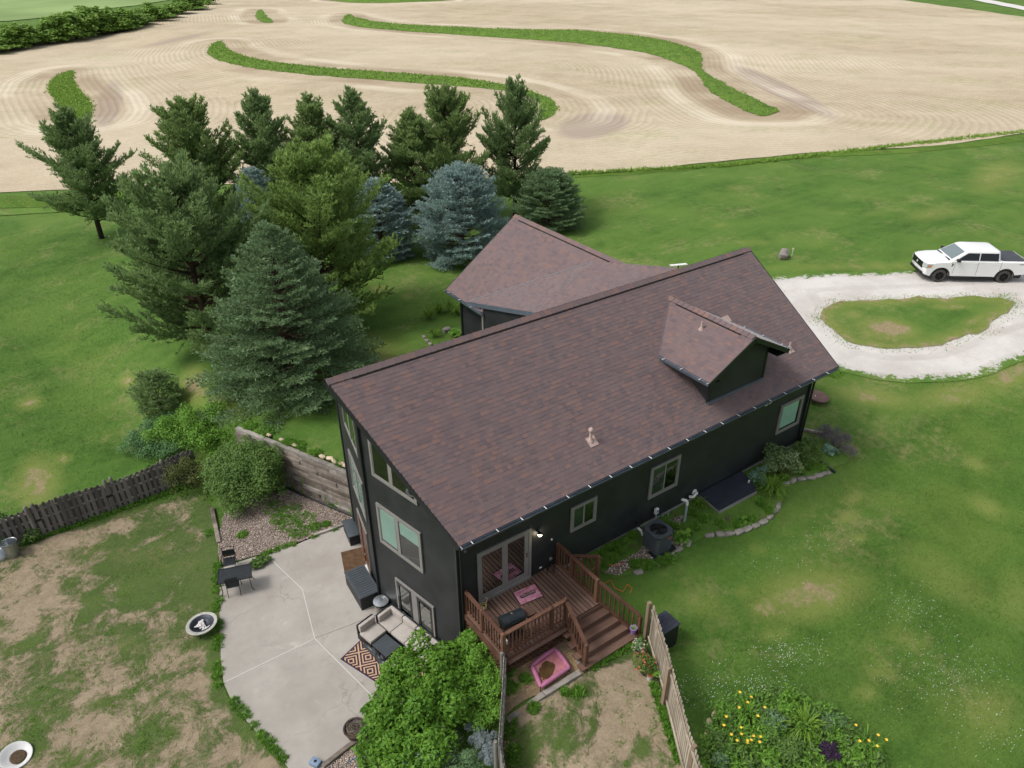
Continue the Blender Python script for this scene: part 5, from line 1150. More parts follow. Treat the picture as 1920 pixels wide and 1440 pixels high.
# light picket fence
PF = [G(1214, 1205), G(1240, 1296), G(1275, 1438), G(1312, 1560)]
fh = hgt(G(1242, 1324), 1255) + .05
pf = thing('picket_fence', 'pale dog-eared picket fence running down from the deck stairs', 'fence', PF[0])
me = None
for p, d in along(PF, .125):
    if me is None: o_ = picket_mesh(.088, fh, .02).obj('picket', 'picket_wood', None); me = o_.data; bpy.data.objects.remove(o_)
    nrm = np.array([-d[1], d[0]]); q = p - nrm * .05 * np.sign(nrm @ np.array([-1., 0]))
    put('picket', me, pf, q[0], q[1], gz(*q) + random.uniform(-.02, .02), math.atan2(d[1], d[0]), 1 + random.uniform(-.015, .015), random.uniform(-.012, .012))
for k, (a, b) in enumerate(zip(PF[:-1], PF[1:])):
    for zz_ in (.28, fh - .22):
        MB().beam((a[0], a[1], a[2] + zz_), (b[0], b[1], b[2] + zz_), .04, .085).obj('rail', 'picket_wood', pf)
for (px, py) in ((1209, 1200), (1242, 1324), (1288, 1470)):
    q = G(px, py); MB().box(q[0] - .055, q[0] + .055, q[1] - .055, q[1] + .055, q[2] - .2, q[2] + fh + .02).obj('post', 'post_wood', pf, bevel=.006)
# weathered low fence seen nearly from its end
OF = [W(945, 1226, -.80), W(941, 1300, -1.0), W(935, 1385, -1.2), W(944, 1440, -1.3), W(960, 1540, -1.45)]
of = thing('weathered_fence', 'gray weathered fence running from the deck corner between shrubs and worn yard', 'fence', (OF[0][0], OF[0][1], gz(OF[0][0], OF[0][1])))
i = 0
for p, d in along(OF, .105):
    t_ = min(range(len(OF)), key=lambda k: np.hypot(*(OF[k][:2] - p))); ztp = np.interp(p[1], [q[1] for q in OF[::-1]], [q[2] for q in OF[::-1]]); zg = gz(*p) - .05
    key = round((ztp - zg) * 5) / 5
    o_ = picket_mesh(.095, 1.0, .02); nm = 'old_picket'
    if 'pk' not in globals(): oo = o_.obj('picket', 'old_pale_wood', None); pk = oo.data; bpy.data.objects.remove(oo)
    put('picket', pk, of, p[0], p[1], zg, math.atan2(d[1], d[0]), ztp - zg + random.uniform(-.03, .03), random.uniform(-.01, .01)); i += 1
for a, b in zip(OF[:-1], OF[1:]):
    for dz in (.2, .95):
        MB().beam(a - (-.04, 0.03, dz), b - (-.04, 0.03, dz), .04, .085).obj('rail', 'old_pale_wood', of)
for (px, py, z_) in ((941, 1224, -.74), (929, 1390, -1.12)):
    q = W(px, py, z_); MB().lathe((q[0], q[1], gz(q[0], q[1]) - .1), [(.06, 0), (.06, z_ - gz(q[0], q[1]) + .02), (.05, z_ - gz(q[0], q[1]) + .1), (.01, z_ - gz(q[0], q[1]) + .12)], 10).obj('post', 'old_pale_wood', of, True)
# dark shadow-box fence with a gate, far side of the yard
DF = [G(-160, 1085), G(-40, 1045), G(72, 1008), G(222, 955), G(318, 918), G(372, 893)]
df = thing('dark_fence', 'dark weathered board fence with a gate behind the worn yard', 'fence', DF[2])
dh = hgt(G(222, 955), 902); me = None; i = 0
for p, d in along(DF, .11):
    if me is None: oo = picket_mesh(.135, 1.0, .022).obj('board', 'old_fence_wood', None); me = oo.data; bpy.data.objects.remove(oo)
    nrm = np.array([-d[1], d[0]]); s = .045 if i % 2 else -.045; q = p + nrm * s
    ph = dh + .12 * math.sin(i * .16) * .6; put('board', me, df, q[0], q[1], gz(*q) - .03, math.atan2(d[1], d[0]), ph + random.uniform(-.02, .02), random.uniform(-.015, .015)); i += 1
for a, b in zip(DF[:-1], DF[1:]):
    for zz_ in (.3, .85, dh - .25): MB().beam((a[0], a[1], a[2] + zz_), (b[0], b[1], b[2] + zz_), .045, .09).obj('rail', 'timber_gray', df)
for (px, py) in ((72, 1008), (84, 1003), (215, 957), (226, 952), (318, 918), (-40, 1045)):
    q = G(px, py); MB().lathe((q[0], q[1], q[2] - .1), [(.075, 0), (.075, dh + .1), (.055, dh + .2), (.01, dh + .24)], 8).obj('post', 'timber_gray', df)
    if px in (84, 215): MB().obox((q[0] - .0, q[1] - .08, q[2] + dh * .55), (1, .2, 0), (-.2, 1, 0), w3, .12, .02, .05).obj('hinge', 'black_metal', df)
# ------------------------------------------------------------------ timber retaining wall
RA, RB = np.array([1.05, 8.45]), np.array([-2.15, 15.3]); rd_ = (RB - RA) / np.linalg.norm(RB - RA); rn = np.array([-rd_[1], rd_[0]])
if rn[0] > 0: rn = -rn
RL = np.linalg.norm(RB - RA)
rw = thing('retaining_wall', 'gray weathered timber retaining wall beside the gable end', 'retaining wall', (*((RA + RB) / 2), -3.8))
for k in range(11):
    s = -random.uniform(0, 1.2); z0 = -3.86 + k * .192
    while s < RL:
        L = random.uniform(1.3, 2.5); a = max(0, s); b = min(RL, s + L - .01)
        if b - a > .1:
            off = random.uniform(-.05, .03) - .012 * k; ca = RA + rd_ * a + rn * off; cb = RA + rd_ * b + rn * off
            MB().beam((ca[0] - rn[0] * .1, ca[1] - rn[1] * .1, z0 + .095), (cb[0] - rn[0] * .1, cb[1] - rn[1] * .1, z0 + .095 + random.uniform(-.006, .006)), .2, .184).obj('timber', 'timber_gray' if k == 10 or random.random() < .3 else 'old_timber', rw, bevel=.012)
        s += L
dp_ = [(*(RA + rd_ * s + rn * .16), ZP + .07) for s in np.linspace(.4, RL - .5, 14)]
tag(MB().tube(dp_, .05, 8).obj('drain_pipe', 'black_metal', None, True), 'black drain pipe along the foot of the timber wall', 'pipe')
def stone_mesh(rg, sx, sy, sz):
    bm = bmesh.new(); bmesh.ops.create_icosphere(bm, subdivisions=2, radius=1)
    for v in bm.verts:
        c = v.co; k = 1 / max(abs(c.x), abs(c.y), abs(c.z)) ** .62; c *= k; c += Vector(rg.normal(0, .055, 3)); v.co = (c.x * sx, c.y * sy, c.z * sz)
    me = bpy.data.meshes.new('stone'); bm.to_mesh(me); bm.free(); me.polygons.foreach_set('use_smooth', [True] * len(me.polygons)); me.set_sharp_from_angle(angle=R(32)); return me
rgs = np.random.default_rng(11); ST = [stone_mesh(rgs, .19, .11, .07) for k in range(6)]
def stones(name, label, pts, step, mat, sc=1., zoff=.02, skip=0):
    th_ = thing(name, label, 'stone border', (*pts[0][:2], gz(*pts[0][:2]))); m_ = [s.copy() for s in ST]
    for s in m_: s.materials.clear(); s.materials.append(MAT[mat])
    for i, (p, d) in enumerate(along(pts, step)):
        if rgs.random() < skip: continue
        o = bpy.data.objects.new('stone', m_[i % 6]); COL.objects.link(o); o.location = (p[0] + rgs.normal(0, .02), p[1] + rgs.normal(0, .02), gz(*p) + zoff); o.rotation_euler = (rgs.normal(0, .08), rgs.normal(0, .08), math.atan2(d[1], d[0]) + rgs.normal(0, .15)); o.scale = tuple(sc * rgs.uniform(.85, 1.15, 3)); child(o, th_)
    return th_
stones('stone_border', 'buff edging stones along the top of the timber wall', [RA + rd_ * 1.2 - rn * .34, RA + rd_ * 2.9 - rn * .34], .34, 'stone_buff', .85, .06)
stones('stone_border', 'few loose buff stones by the far end of the timber wall', [RA + rd_ * 4.2 - rn * .4, RA + rd_ * 6.4 - rn * .5], .8, 'stone_buff', .7, .05, .2)
stones('stone_border', 'curved gray stone border of the planting strip by the cellar door', [G(*p) for p in ((1330, 1005), (1362, 1003), (1395, 995), (1420, 985), (1440, 972), (1455, 958), (1463, 945))], .40, 'stone', 1.0, .03)
stones('stone_border', 'curved gray stone border at the far end of the planting strip', [G(*p) for p in ((1472, 908), (1492, 899), (1520, 896), (1545, 891), (1556, 886))], .42, 'stone', 1.05, .03)
stones('stone_border', 'sunken stone edging in front of the air conditioner', [G(*p) for p in ((1195, 1074), (1225, 1062), (1258, 1045), (1285, 1025), (1296, 1014))], .5, 'stone', .95, .015, .15)
stones('stone_border', 'stone edging round the tip of the bottom flower garden', [G(*p) for p in ((1322, 1375), (1335, 1345), (1350, 1330))], .36, 'stone_buff', .8, .02)
stones('stone_border', 'small gray stone edging by the rear wing flower bed', [G(*p) for p in ((795, 632), (800, 640), (812, 650))], .5, 'stone', 1., .03)
# landscape timbers
def log_(label, pxs, mat='timber_gray', w=.15, name='landscape_timber'):
    p = [G(*q) for q in pxs]; th_ = thing(name, label, 'timber', p[0])
    for a, b in zip(p[:-1], p[1:]): MB().beam(a + (0, 0, .06), b + (0, 0, .06), w, .14).obj('timber', mat, th_, bevel=.015)
log_('long gray landscape timber below the pink dog bed', ((1087, 1264), (1020, 1305), (952, 1355)), 'timber_gray', .18)
log_('gray landscape timber at the foot of the deck stairs', ((1082, 1238), (1096, 1252)), 'timber_gray', .2)
log_('gray timber edging on the left of the pebble bed', ((398, 955), (404, 985), (411, 1020)), 'old_timber', .16)
log_('weathered timber edging between patio and lower pebbles', ((690, 1378), (650, 1405), (606, 1440)), 'old_timber', .14)
log_('gray timber edging between pebble bed and patio', ((590, 1006), (625, 994), (650, 984)), 'timber_gray', .12)
# ------------------------------------------------------------------ south side equipment
zs = gz(7.8, -1.1); ac_c = W(1235, 991, zs + .86); ac = thing('air_conditioner', 'dark gray air conditioner unit on a pad by the south wall', 'air conditioner', (ac_c[0], ac_c[1], zs))
def rbox(m, cx, cy, hx, hy, z0, z1, r):
    po = []
    for (sx, sy, a0) in ((1, 1, 0), (-1, 1, 90), (-1, -1, 180), (1, -1, 270)):
        for k in range(4): a = R(a0 + k * 30); po.append((cx + sx * (hx - r) + r * math.cos(a), cy + sy * (hy - r) + r * math.sin(a)))
    return m.prism(po, z0, z1)
X_, Y_ = ac_c[0], ac_c[1]
rbox(MB(), X_, Y_, .50, .50, zs - .03, zs + .06, .05).obj('pad', 'resin_black', ac)
bd = rbox(MB(), X_, Y_, .39, .39, zs + .06, zs + .80, .09).obj('body', 'ac_shell', ac)
m = MB()
for k in range(22):
    z_ = zs + .12 + k * .03
    for (a, b) in (((X_ - .29, Y_ - .394), (X_ + .29, Y_ - .394)), ((X_ - .394, Y_ + .29), (X_ - .394, Y_ - .29)), ((X_ + .394, Y_ - .29), (X_ + .394, Y_ + .29))): m.beam((*a, z_), (*b, z_), .012, .014)
o = m.obj('louvers', 'ac_shell', bd); o['kind'] = 'stuff'
m = MB(); rbox(m, X_, Y_, .41, .41, zs + .80, zs + .815, .1); m.obj('top_plate', 'ac_dark', ac)
m = MB(); k = 32; vs = []; 
for i in range(k):
    a = 2 * math.pi * i / k; c_, s_ = math.cos(a), math.sin(a); q_ = .42 / max(abs(c_), abs(s_)); q_ = min(q_, .50); vs += [(X_ + .31 * c_, Y_ + .31 * s_, zs + .855), (X_ + q_ * c_, Y_ + q_ * s_, zs + .85), (X_ + q_ * c_, Y_ + q_ * s_, zs + .80), (X_ + .31 * c_, Y_ + .31 * s_, zs + .80)]
fs = []
for i in range(k):
    j = (i + 1) % k
    for e in range(4): f2 = (e + 1) % 4; fs.append((4 * i + e, 4 * i + f2, 4 * j + f2, 4 * j + e))
m.add(vs, fs).obj('top_rim', 'ac_shell', ac)
for k in range(3):
    a = 1.1 + k * 2.09; c_ = np.array([X_, Y_, zs + .835]); r_ = np.array([math.cos(a), math.sin(a), 0]); t_ = np.array([-r_[1], r_[0], .35]); t_ /= np.linalg.norm(t_)
    MB().add([c_ + r_ * .07 - t_ * .04, c_ + r_ * .29 - t_ * .11, c_ + r_ * .29 + t_ * .11, c_ + r_ * .07 + t_ * .04], [(0, 1, 2, 3)]).obj('fan_blade', 'galvanized' if k == 1 else 'ac_dark', ac)
MB().lathe((X_, Y_, zs + .815), [(.08, 0), (.08, .05), (.03, .06)], 12).obj('fan_hub', 'black_metal', ac)
m = MB()
for r_ in (.11, .17, .23, .29): m.tube([(X_ + r_ * math.cos(a), Y_ + r_ * math.sin(a), zs + .86) for a in np.linspace(0, 6.283, 25)], .004, 4)
for k in range(4): a = k * 1.57 + .4; m.tube([(X_, Y_, zs + .865), (X_ + .33 * math.cos(a), Y_ + .33 * math.sin(a), zs + .86)], .004, 4)
m.obj('grille', 'ac_dark', ac)
MB().box(X_ + .06, X_ + .26, Y_ - .408, Y_ - .402, zs + .62, zs + .66).obj('badge', 'red_plastic', ac)
MB().tube([(X_ - .12, Y_ + .38, zs + .3), (X_ - .14, -.1, zs + .5), (X_ - .14, .0, zs + .5)], .03, 8).obj('line_set', 'black_metal', ac)
q = WY(1231, 958, -.16); mt_ = thing('utility_box', 'small white and blue box on a gray post behind the air conditioner', 'utility box', (q[0], q[1], gz(q[0], q[1])))
MB().tube([(q[0], q[1], gz(q[0], q[1]) - .05), (q[0], q[1], q[2] - .1)], .025, 8).obj('post', 'pvc_gray', mt_); MB().box(q[0] - .08, q[0] + .08, q[1] - .05, q[1] + .05, q[2] - .12, q[2] + .12).obj('box', 'pvc_white', mt_, bevel=.02); MB().box(q[0] - .05, q[0] + .05, q[1] - .056, q[1] - .051, q[2] - .05, q[2] + .07).obj('window', 'blue_plastic', mt_)
q = WY(1243, 968, -.1); ut = thing('water_tap', 'green garden tap and gray pipe low on the foundation', 'tap', (q[0] + .1, -.1, zs))
MB().lathe((q[0], -.02, q[2]), [(.05, 0), (.06, .05), (.04, .1)], 10, (0, -1, 0)).obj('valve', 'hosta', ut); MB().tube([(q[0] + .28, -.1, zs - .05), (q[0] + .28, -.1, q[2] + .12)], .022, 8).obj('pipe', 'pvc_gray', ut)
q = W(1283, 980, zs); pv = thing('vent_pipe', 'gray standpipe with a bent white top in front of the wall', 'pipe', q); hp = hgt(q, 946)
MB().tube([(q[0], q[1], q[2] - .05), (q[0], q[1], q[2] + hp)], .045, 10).obj('riser', 'pvc_gray', pv, True)
MB().tube([(q[0], q[1], q[2] + hp - .02), (q[0], q[1], q[2] + hp + .1), (q[0] - .05, q[1] + .03, q[2] + hp + .2), (q[0] - .2, q[1] + .1, q[2] + hp + .26)], .055, 10).obj('elbow', 'pvc_white', pv, True)
q = WY(1302, 927, -.12); pv = thing('vent_elbow', 'curled white vent pipe on the wall left of the cellar door', 'pipe', (q[0], q[1], zs))
MB().tube([(q[0] + .1, -.0, q[2]), (q[0] + .1, -.12, q[2] + .0), (q[0] + .06, -.17, q[2] + .07), (q[0] - .03, -.18, q[2] + .06), (q[0] - .12, -.18, q[2] - .02), (q[0] - .24, -.17, q[2] + .02), (q[0] - .30, -.17, q[2] + .07)], .055, 10).obj('pipe', 'pvc_white', pv, True)
MB().lathe((q[0] + .1, -.0, q[2]), [(.12, 0), (.13, .03), (.09, .09)], 14, (0, -1, 0)).obj('flange', 'pvc_white', pv, True)
q = W(1203, 1000, zs + .25); pv = thing('pvc_elbow', 'short white pipe elbow beside the air conditioner', 'pipe', (q[0], q[1], zs))
MB().tube([(q[0] - .05, q[1] + .15, zs + .42), (q[0] - .02, q[1] + .02, zs + .38), (q[0] + .03, q[1] - .04, zs + .18)], .05, 10).obj('pipe', 'pvc_white', pv, True)
# cellar door
bk0, bk1 = WY(1313, 921, -.06), WY(1388, 887, -.06); f0, f1 = W(1350, 956, zs + .22), W(1420, 919, zs + .22)
cdr = thing('cellar_door', 'dark metal cellar bulkhead door on a concrete curb against the wall', 'cellar door', ((bk0 + f1) / 2 * (1, 1, 0) + (0, 0, zs)))
zk = (bk0[2] + bk1[2]) / 2; fz_ = zs + .22; bk0[2] = bk1[2] = max(zk, fz_ + .1)
ring_ = [f0, f1, bk1, bk0]; MB().hexa([(p[0], p[1], zs - .2) for p in ring_] + [tuple(p - (0, 0, .03)) for p in ring_]).obj('curb', 'foundation', cdr)
nbd = 9
for k in range(nbd):
    a0, a1 = f0 + (bk0 - f0) * (k / nbd), f0 + (bk0 - f0) * ((k + .97) / nbd); b0, b1 = f1 + (bk1 - f1) * (k / nbd), f1 + (bk1 - f1) * ((k + .97) / nbd); ex = np.array([.05, 0, 0])
    MB().hexa([a0 - ex - (0, 0, .025), b0 + ex - (0, 0, .025), b1 + ex - (0, 0, .025), a1 - ex - (0, 0, .025), a0 - ex + (0, 0, .012), b0 + ex + (0, 0, .012), b1 + ex + (0, 0, .012), a1 - ex + (0, 0, .012)]).obj('panel', 'bulkhead', cdr)
q = W(1404, 903, zk); MB().lathe(q, [(.035, -.05), (.04, .06), (.02, .08)], 10).obj('knob', 'white_paint', cdr, True)
q = [G(1538, 868), G(1566, 888)]; tag(MB().beam(q[0] + (0, 0, .07), q[1] + (0, 0, .05), .1, .07).obj('downspout_extension', 'fascia', None, bevel=.01), 'black downspout extension lying in the corner planting', 'downspout')
log_('gray timber edging behind the corner planting', ((1503, 807), (1540, 815)), 'timber_gray', .12)
# rust disc leaning at the house corner
q = G(1532, 752); dk = thing('metal_disc', 'low round rusty disc table on the lawn by the far corner', 'table', q)
MB().lathe((q[0], q[1], q[2] + .28), [(.01, .03), (.42, .03), (.50, .0), (.49, -.02), (.01, -.0)], 30, (.05, -.1, 1)).obj('disc', 'rust_disc', dk, True); MB().lathe((q[0], q[1], q[2] - .02), [(.2, 0), (.16, .28), (.05, .3)], 16).obj('base', 'rust_disc', dk)
MB().obox((q[0] - .2, q[1] + .1, q[2] + .32), (.9, .3, 0), (-.3, .9, 0), w3, .1, .07, .005).obj('paper', 'white_paint', dk)
# ------------------------------------------------------------------ things in the side yard
zb4 = gz(1.7, -3.0) + .22; bc = [W(a, b, zb4) for a, b in ((997, 1248), (1040, 1216), (1067, 1252), (1014, 1288))]; c = np.mean(bc, 0)
db = thing('dog_bed', 'raised pink dog bed with a muddy stain below the deck', 'dog bed', (c[0], c[1], gz(c[0], c[1])))
for a, b in zip(bc, bc[1:] + bc[:1]): MB().tube([a + (b - a) * t_ + (0, 0, .03 * math.sin(t_ * math.pi)) for t_ in np.linspace(0, 1, 7)], [.05, .065, .07, .07, .07, .065, .05], 10).obj('bolster', 'pink_fabric', db, True)
MB().add([c + (q - c) * .97 - (0, 0, .03) for q in bc] + [c - (0, 0, .05)], [(0, 1, 4), (1, 2, 4), (2, 3, 4), (3, 0, 4)]).obj('mesh', 'bed_mesh', db)
e1 = (bc[1] - bc[0]); e2 = (bc[3] - bc[0]); rg = np.random.default_rng(4); sp = [c - e1 * .12 + e2 * .02 + e1 * .30 * math.cos(a) * rg.uniform(.8, 1.15) + e2 * .34 * math.sin(a) * rg.uniform(.8, 1.15) for a in np.linspace(0, 6.283, 22)[:-1]]
o = MB().add([(p[0], p[1], c[2] - .020) for p in sp], [tuple(range(21))]).obj('stain', 'bed_stain', db)
for q in bc: MB().tube([q, (q[0], q[1], gz(q[0], q[1]))], .014, 6).obj('leg', 'black_metal', db)
zst = ZD - rise * ns; q = W(1187, 1187, zst); pp = thing('purple_pot', 'purple flower pot with dried plant on the bottom stair', 'flower pot', q)
MB().lathe(q, [(.075, 0), (.115, .22), (.125, .23), (.12, .26), (.105, .25), (.01, .23)], 20).obj('pot', 'purple_pot', pp, True); m = MB()
for k in range(24): a = k * 2.4; r_ = .09 * math.sqrt(k / 24); m.obox(q + (r_ * math.cos(a), r_ * math.sin(a), .25), (math.cos(a), math.sin(a), .3), (-math.sin(a), math.cos(a), 0), w3, .022, .012, .008)
m.obj('dried_plant', 'variegated', pp)
q = W(1240, 1190, gz(5.2, -3.9)); bxx = thing('dark_box', 'tall navy storage box behind the picket fence', 'storage box', q); qz = gz(q[0], q[1]); tcx = W(1247, 1165, qz + .95)
MB().box(tcx[0] - .32, tcx[0] + .32, tcx[1] - .3, tcx[1] + .3, qz - .02, qz + .90).obj('body', 'resin_black', bxx, bevel=.01)
for k in range(5): MB().box(tcx[0] - .35, tcx[0] + .35, tcx[1] - .33 + k * .132, tcx[1] - .33 + k * .132 + .126, qz + .90, qz + .93).obj('lid_slat', 'bulkhead', bxx)
for (px, py, lb, r_, mt__) in ((1198, 1228, 'dark pot of pale pink flowers at the stair foot', .15, 'terracotta'), (1212, 1262, 'dark pot with bushy coral flowers by the picket fence', .2, 'terracotta'), (1219, 1274, 'white pot with red rim and spiky leaves by the picket fence', .11, 'white_paint')):
    q = G(px, py); q[0] -= .02; f_ = thing('flower_pot', lb, 'flower pot', q, 'potted flowers by the picket fence'); MB().lathe(q, [(r_ * .7, 0), (r_, .24), (r_ * 1.06, .25), (r_ * 1.03, .28), (r_ * .9, .27), (.01, .25)], 18).obj('pot', mt__, f_, True)
    if mt__ == 'white_paint': MB().lathe(q + (0, 0, .26), [(r_ * 1.08, 0), (r_ * 1.08, .03), (r_ * .8, .03)], 18).obj('rim', 'red_plastic', f_, True)
    globals()['POTS'] = globals().get('POTS', []) + [(q, r_, f_)]
for pts_, lb in (([(1130, 1098), (1145, 1090), (1152, 1105), (1168, 1112), (1176, 1098), (1185, 1105), (1180, 1118)], 'thin orange cord tangled in the grass right of the deck'), ([(1110, 1070), (1125, 1060), (1150, 1062), (1178, 1058)], 'short orange cord in the planting strip by the deck')):
    P_ = [G(*p) + (0, 0, .05) for p in pts_]; P_ = [P_[i] + (P_[i + 1] - P_[i]) * t_ + (0, 0, .02 * math.sin(t_ * 3.1)) for i in range(len(P_) - 1) for t_ in np.linspace(0, 1, 5)[:-1]]
    tag(MB().tube(P_, .012, 5).obj('extension_cord', 'cord_orange', None, True), lb, 'cord')
P_ = [G(*p) + (0, 0, .06) for p in ((650, 1436), (662, 1425), (690, 1420), (700, 1408), (680, 1402))]; P_ = [P_[i] + (P_[i + 1] - P_[i]) * t_ for i in range(len(P_) - 1) for t_ in np.linspace(0, 1, 5)[:-1]]
tag(MB().tube(P_, .015, 6).obj('blue_hose', 'hose_blue', None, True), 'blue garden hose lying on the pebbles at the bottom edge', 'hose')
# ------------------------------------------------------------------ boulder and marker on the far lawn
q = G(1468, 484); me = stone_mesh(np.random.default_rng(8), .42, .30, .34); me.materials.append(MAT['boulder']); o = bpy.data.objects.new('boulder', me); COL.objects.link(o); o.location = q + (0, 0, .26); o.rotation_euler = (.1, -.25, .6); tag(o, 'large gray boulder standing on the lawn beyond the house', 'boulder')
q = G(1484, 482); mk = thing('marker_stake', 'thin pale stake in the lawn beside the boulder', 'stake', q); MB().tube([q, q + (.02, 0, .55)], .02, 6).obj('stake', 'white_paint', mk); MB().obox(q + (.02, 0, .56), (1, 0, 0), (0, 1, 0), w3, .05, .05, .03).obj('cap', 'stone_buff', mk)
q = G(838, 622); me = stone_mesh(np.random.default_rng(9), .25, .2, .18); me.materials.append(MAT['stone']); o = bpy.data.objects.new('garden_rock', me); COL.objects.link(o); o.location = q + (0, 0, .1); tag(o, 'gray rock in the flower bed by the rear wing', 'rock')
# ------------------------------------------------------------------ pickup truck
fwc, rwc = G(1755, 528), G(1875, 529); tdx = (fwc - rwc)[:2]; wb = np.linalg.norm(tdx); tdx /= wb; tcen = (fwc + rwc) / 2
K = wb / 3.69; tr = bpy.data.objects.new('pickup_truck', None); COL.objects.link(tr); tag(tr, 'white crew-cab pickup truck with black tonneau cover parked on the gravel drive', 'truck')
side = np.array([-tdx[1], tdx[0]]); 
if side @ (CAM[:2] - tcen[:2]) < 0: sg_ = -1
else: sg_ = 1
# local: x forward, y left; the near wheels are on the camera side
near = 1 if sg_ > 0 else -1
tr.location = (tcen[0] - side[0] * .80 * sg_, tcen[1] - side[1] * .80 * sg_, tcen[2] + .0); tr.rotation_euler = (0, 0, math.atan2(tdx[1], tdx[0])); tr.scale = (K, K, K)
def tpart(m, name, mat, par=tr, smooth=False, bevel=0):
    o = m.obj(name, mat, None, smooth, bevel); o.parent = par if par is tr else None
    if par is not tr: o.parent = par
    return o
FX, RX = 1.845, -1.845
def arch(cx, r=.52, n=9): return [(cx - r * math.cos(a), .38 + r * math.sin(a)) for a in np.linspace(0, math.pi, n)]
prof = [(-2.98, .55), (-2.98, .62)] ; 
low = [(-3.02, .62), (RX - .54, .55)] + arch(RX, .54) + [(RX + .54, .42), (FX - .54, .42)] + arch(FX, .54) + [(FX + .54, .46), (2.62, .40), (2.80, .46), (2.86, .60), (2.86, .80), (2.84, 1.14), (2.70, 1.25), (2.1, 1.32), (1.46, 1.35), (1.3, 1.37), (-1.55, 1.36), (-3.02, 1.36)]
def extr(pr, y0, y1, nar=0.0):
    n_ = len(pr); m = MB(); m.add([(x, y0, z) for x, z in pr] + [(x, y1, z) for x, z in pr], [tuple(range(n_)), tuple(range(2 * n_ - 1, n_ - 1, -1))] + [(i, n_ + i, n_ + (i + 1) % n_, (i + 1) % n_) for i in range(n_)]); return m
# body shell as ribs across the width so the nose and sides are rounded
ys = [-1.0, -.985, -.9, -.6, 0, .6, .9, .985, 1.0]; vs = []; fs = []; n_ = len(low)
for j, y in enumerate(ys):
    a = abs(y)
    for (x, z) in low:
        xx = x - (.16 * max(0, (a - .3) / .7) ** 2 if x > 2.4 else 0); zz = z
        if z > 1.15: zz = z - (.10 * max(0, (a - .8) / .2) ** 2 if x > 1.4 else .05 * max(0, (a - .9) / .1) ** 2) + (.03 * (1 - a) if x > 1.4 else 0)
        vs.append((xx, y * (1 if z > .5 else .98), zz))
m = MB(); N_ = len(ys)
for j in range(N_ - 1):
    for i in range(n_): k = (i + 1) % n_; fs.append((j * n_ + i, j * n_ + k, (j + 1) * n_ + k, (j + 1) * n_ + i))
fs += [tuple(range(n_ - 1, -1, -1)), tuple((N_ - 1) * n_ + i for i in range(n_))]
body = tpart(m.add(vs, fs), 'body', 'truck_white', smooth=True)
bv = body.modifiers.new('bevel', 'BEVEL'); bv.width = .045; bv.segments = 3; bv.angle_limit = R(28)
# cab
def cabring(x0, x1, hw, z, r=.12, sl=.0): return [(x0, -hw + r, z), (x0 - r * .5, -hw, z), (x1 + r, -hw, z), (x1, -hw + r, z), (x1, hw - r, z), (x1 + r, hw, z), (x0 - r * .5, hw, z), (x0, hw - r, z)]
rings = [cabring(1.44, -1.46, .96, 1.32), cabring(1.38, -1.46, .955, 1.38), cabring(.60, -1.36, .82, 1.88), cabring(.42, -1.26, .74, 1.95), cabring(.2, -1.1, .5, 1.975)]
m = MB(); vs = [p for r_ in rings for p in r_]; fs = [(8 * j + i, 8 * j + (i + 1) % 8, 8 * j + 8 + (i + 1) % 8, 8 * j + 8 + i) for j in range(4) for i in range(8)] + [tuple(32 + i for i in range(8))]
cabp = tpart(m.add(vs, fs), 'cab', 'truck_white', smooth=True)
bv = cabp.modifiers.new('bevel', 'BEVEL'); bv.width = .05; bv.segments = 3; bv.angle_limit = R(25)
def lerp(a, b, t_): return np.array(a) + (np.array(b) - np.array(a)) * t_
A1, A2 = np.array(rings[1]), np.array(rings[2])
def glass(pts, nm, push):
    m = MB(); m.add([np.array(p) + push for p in pts], [tuple(range(len(pts)))]); o = tpart(m, nm, 'glass_truck', cabp); return o
t = NT('glass_truck'); t.pbr((.010, .013, .016), .06, 0, None, .5)
t = NT('glass_shield'); t.pbr((.16, .20, .21), .05, .0, None, .8)
ws = [lerp(A1[0], A2[0], .06) + (0, .02, 0), lerp(A1[7], A2[7], .06) - (0, .02, 0), lerp(A1[7], A2[7], .92) - (0, .02, 0), lerp(A1[0], A2[0], .92) + (0, .02, 0)]
o = glass(ws, 'windshield', np.array([.012, 0, .012])); o.data.materials.clear(); o.data.materials.append(MAT['glass_shield'])
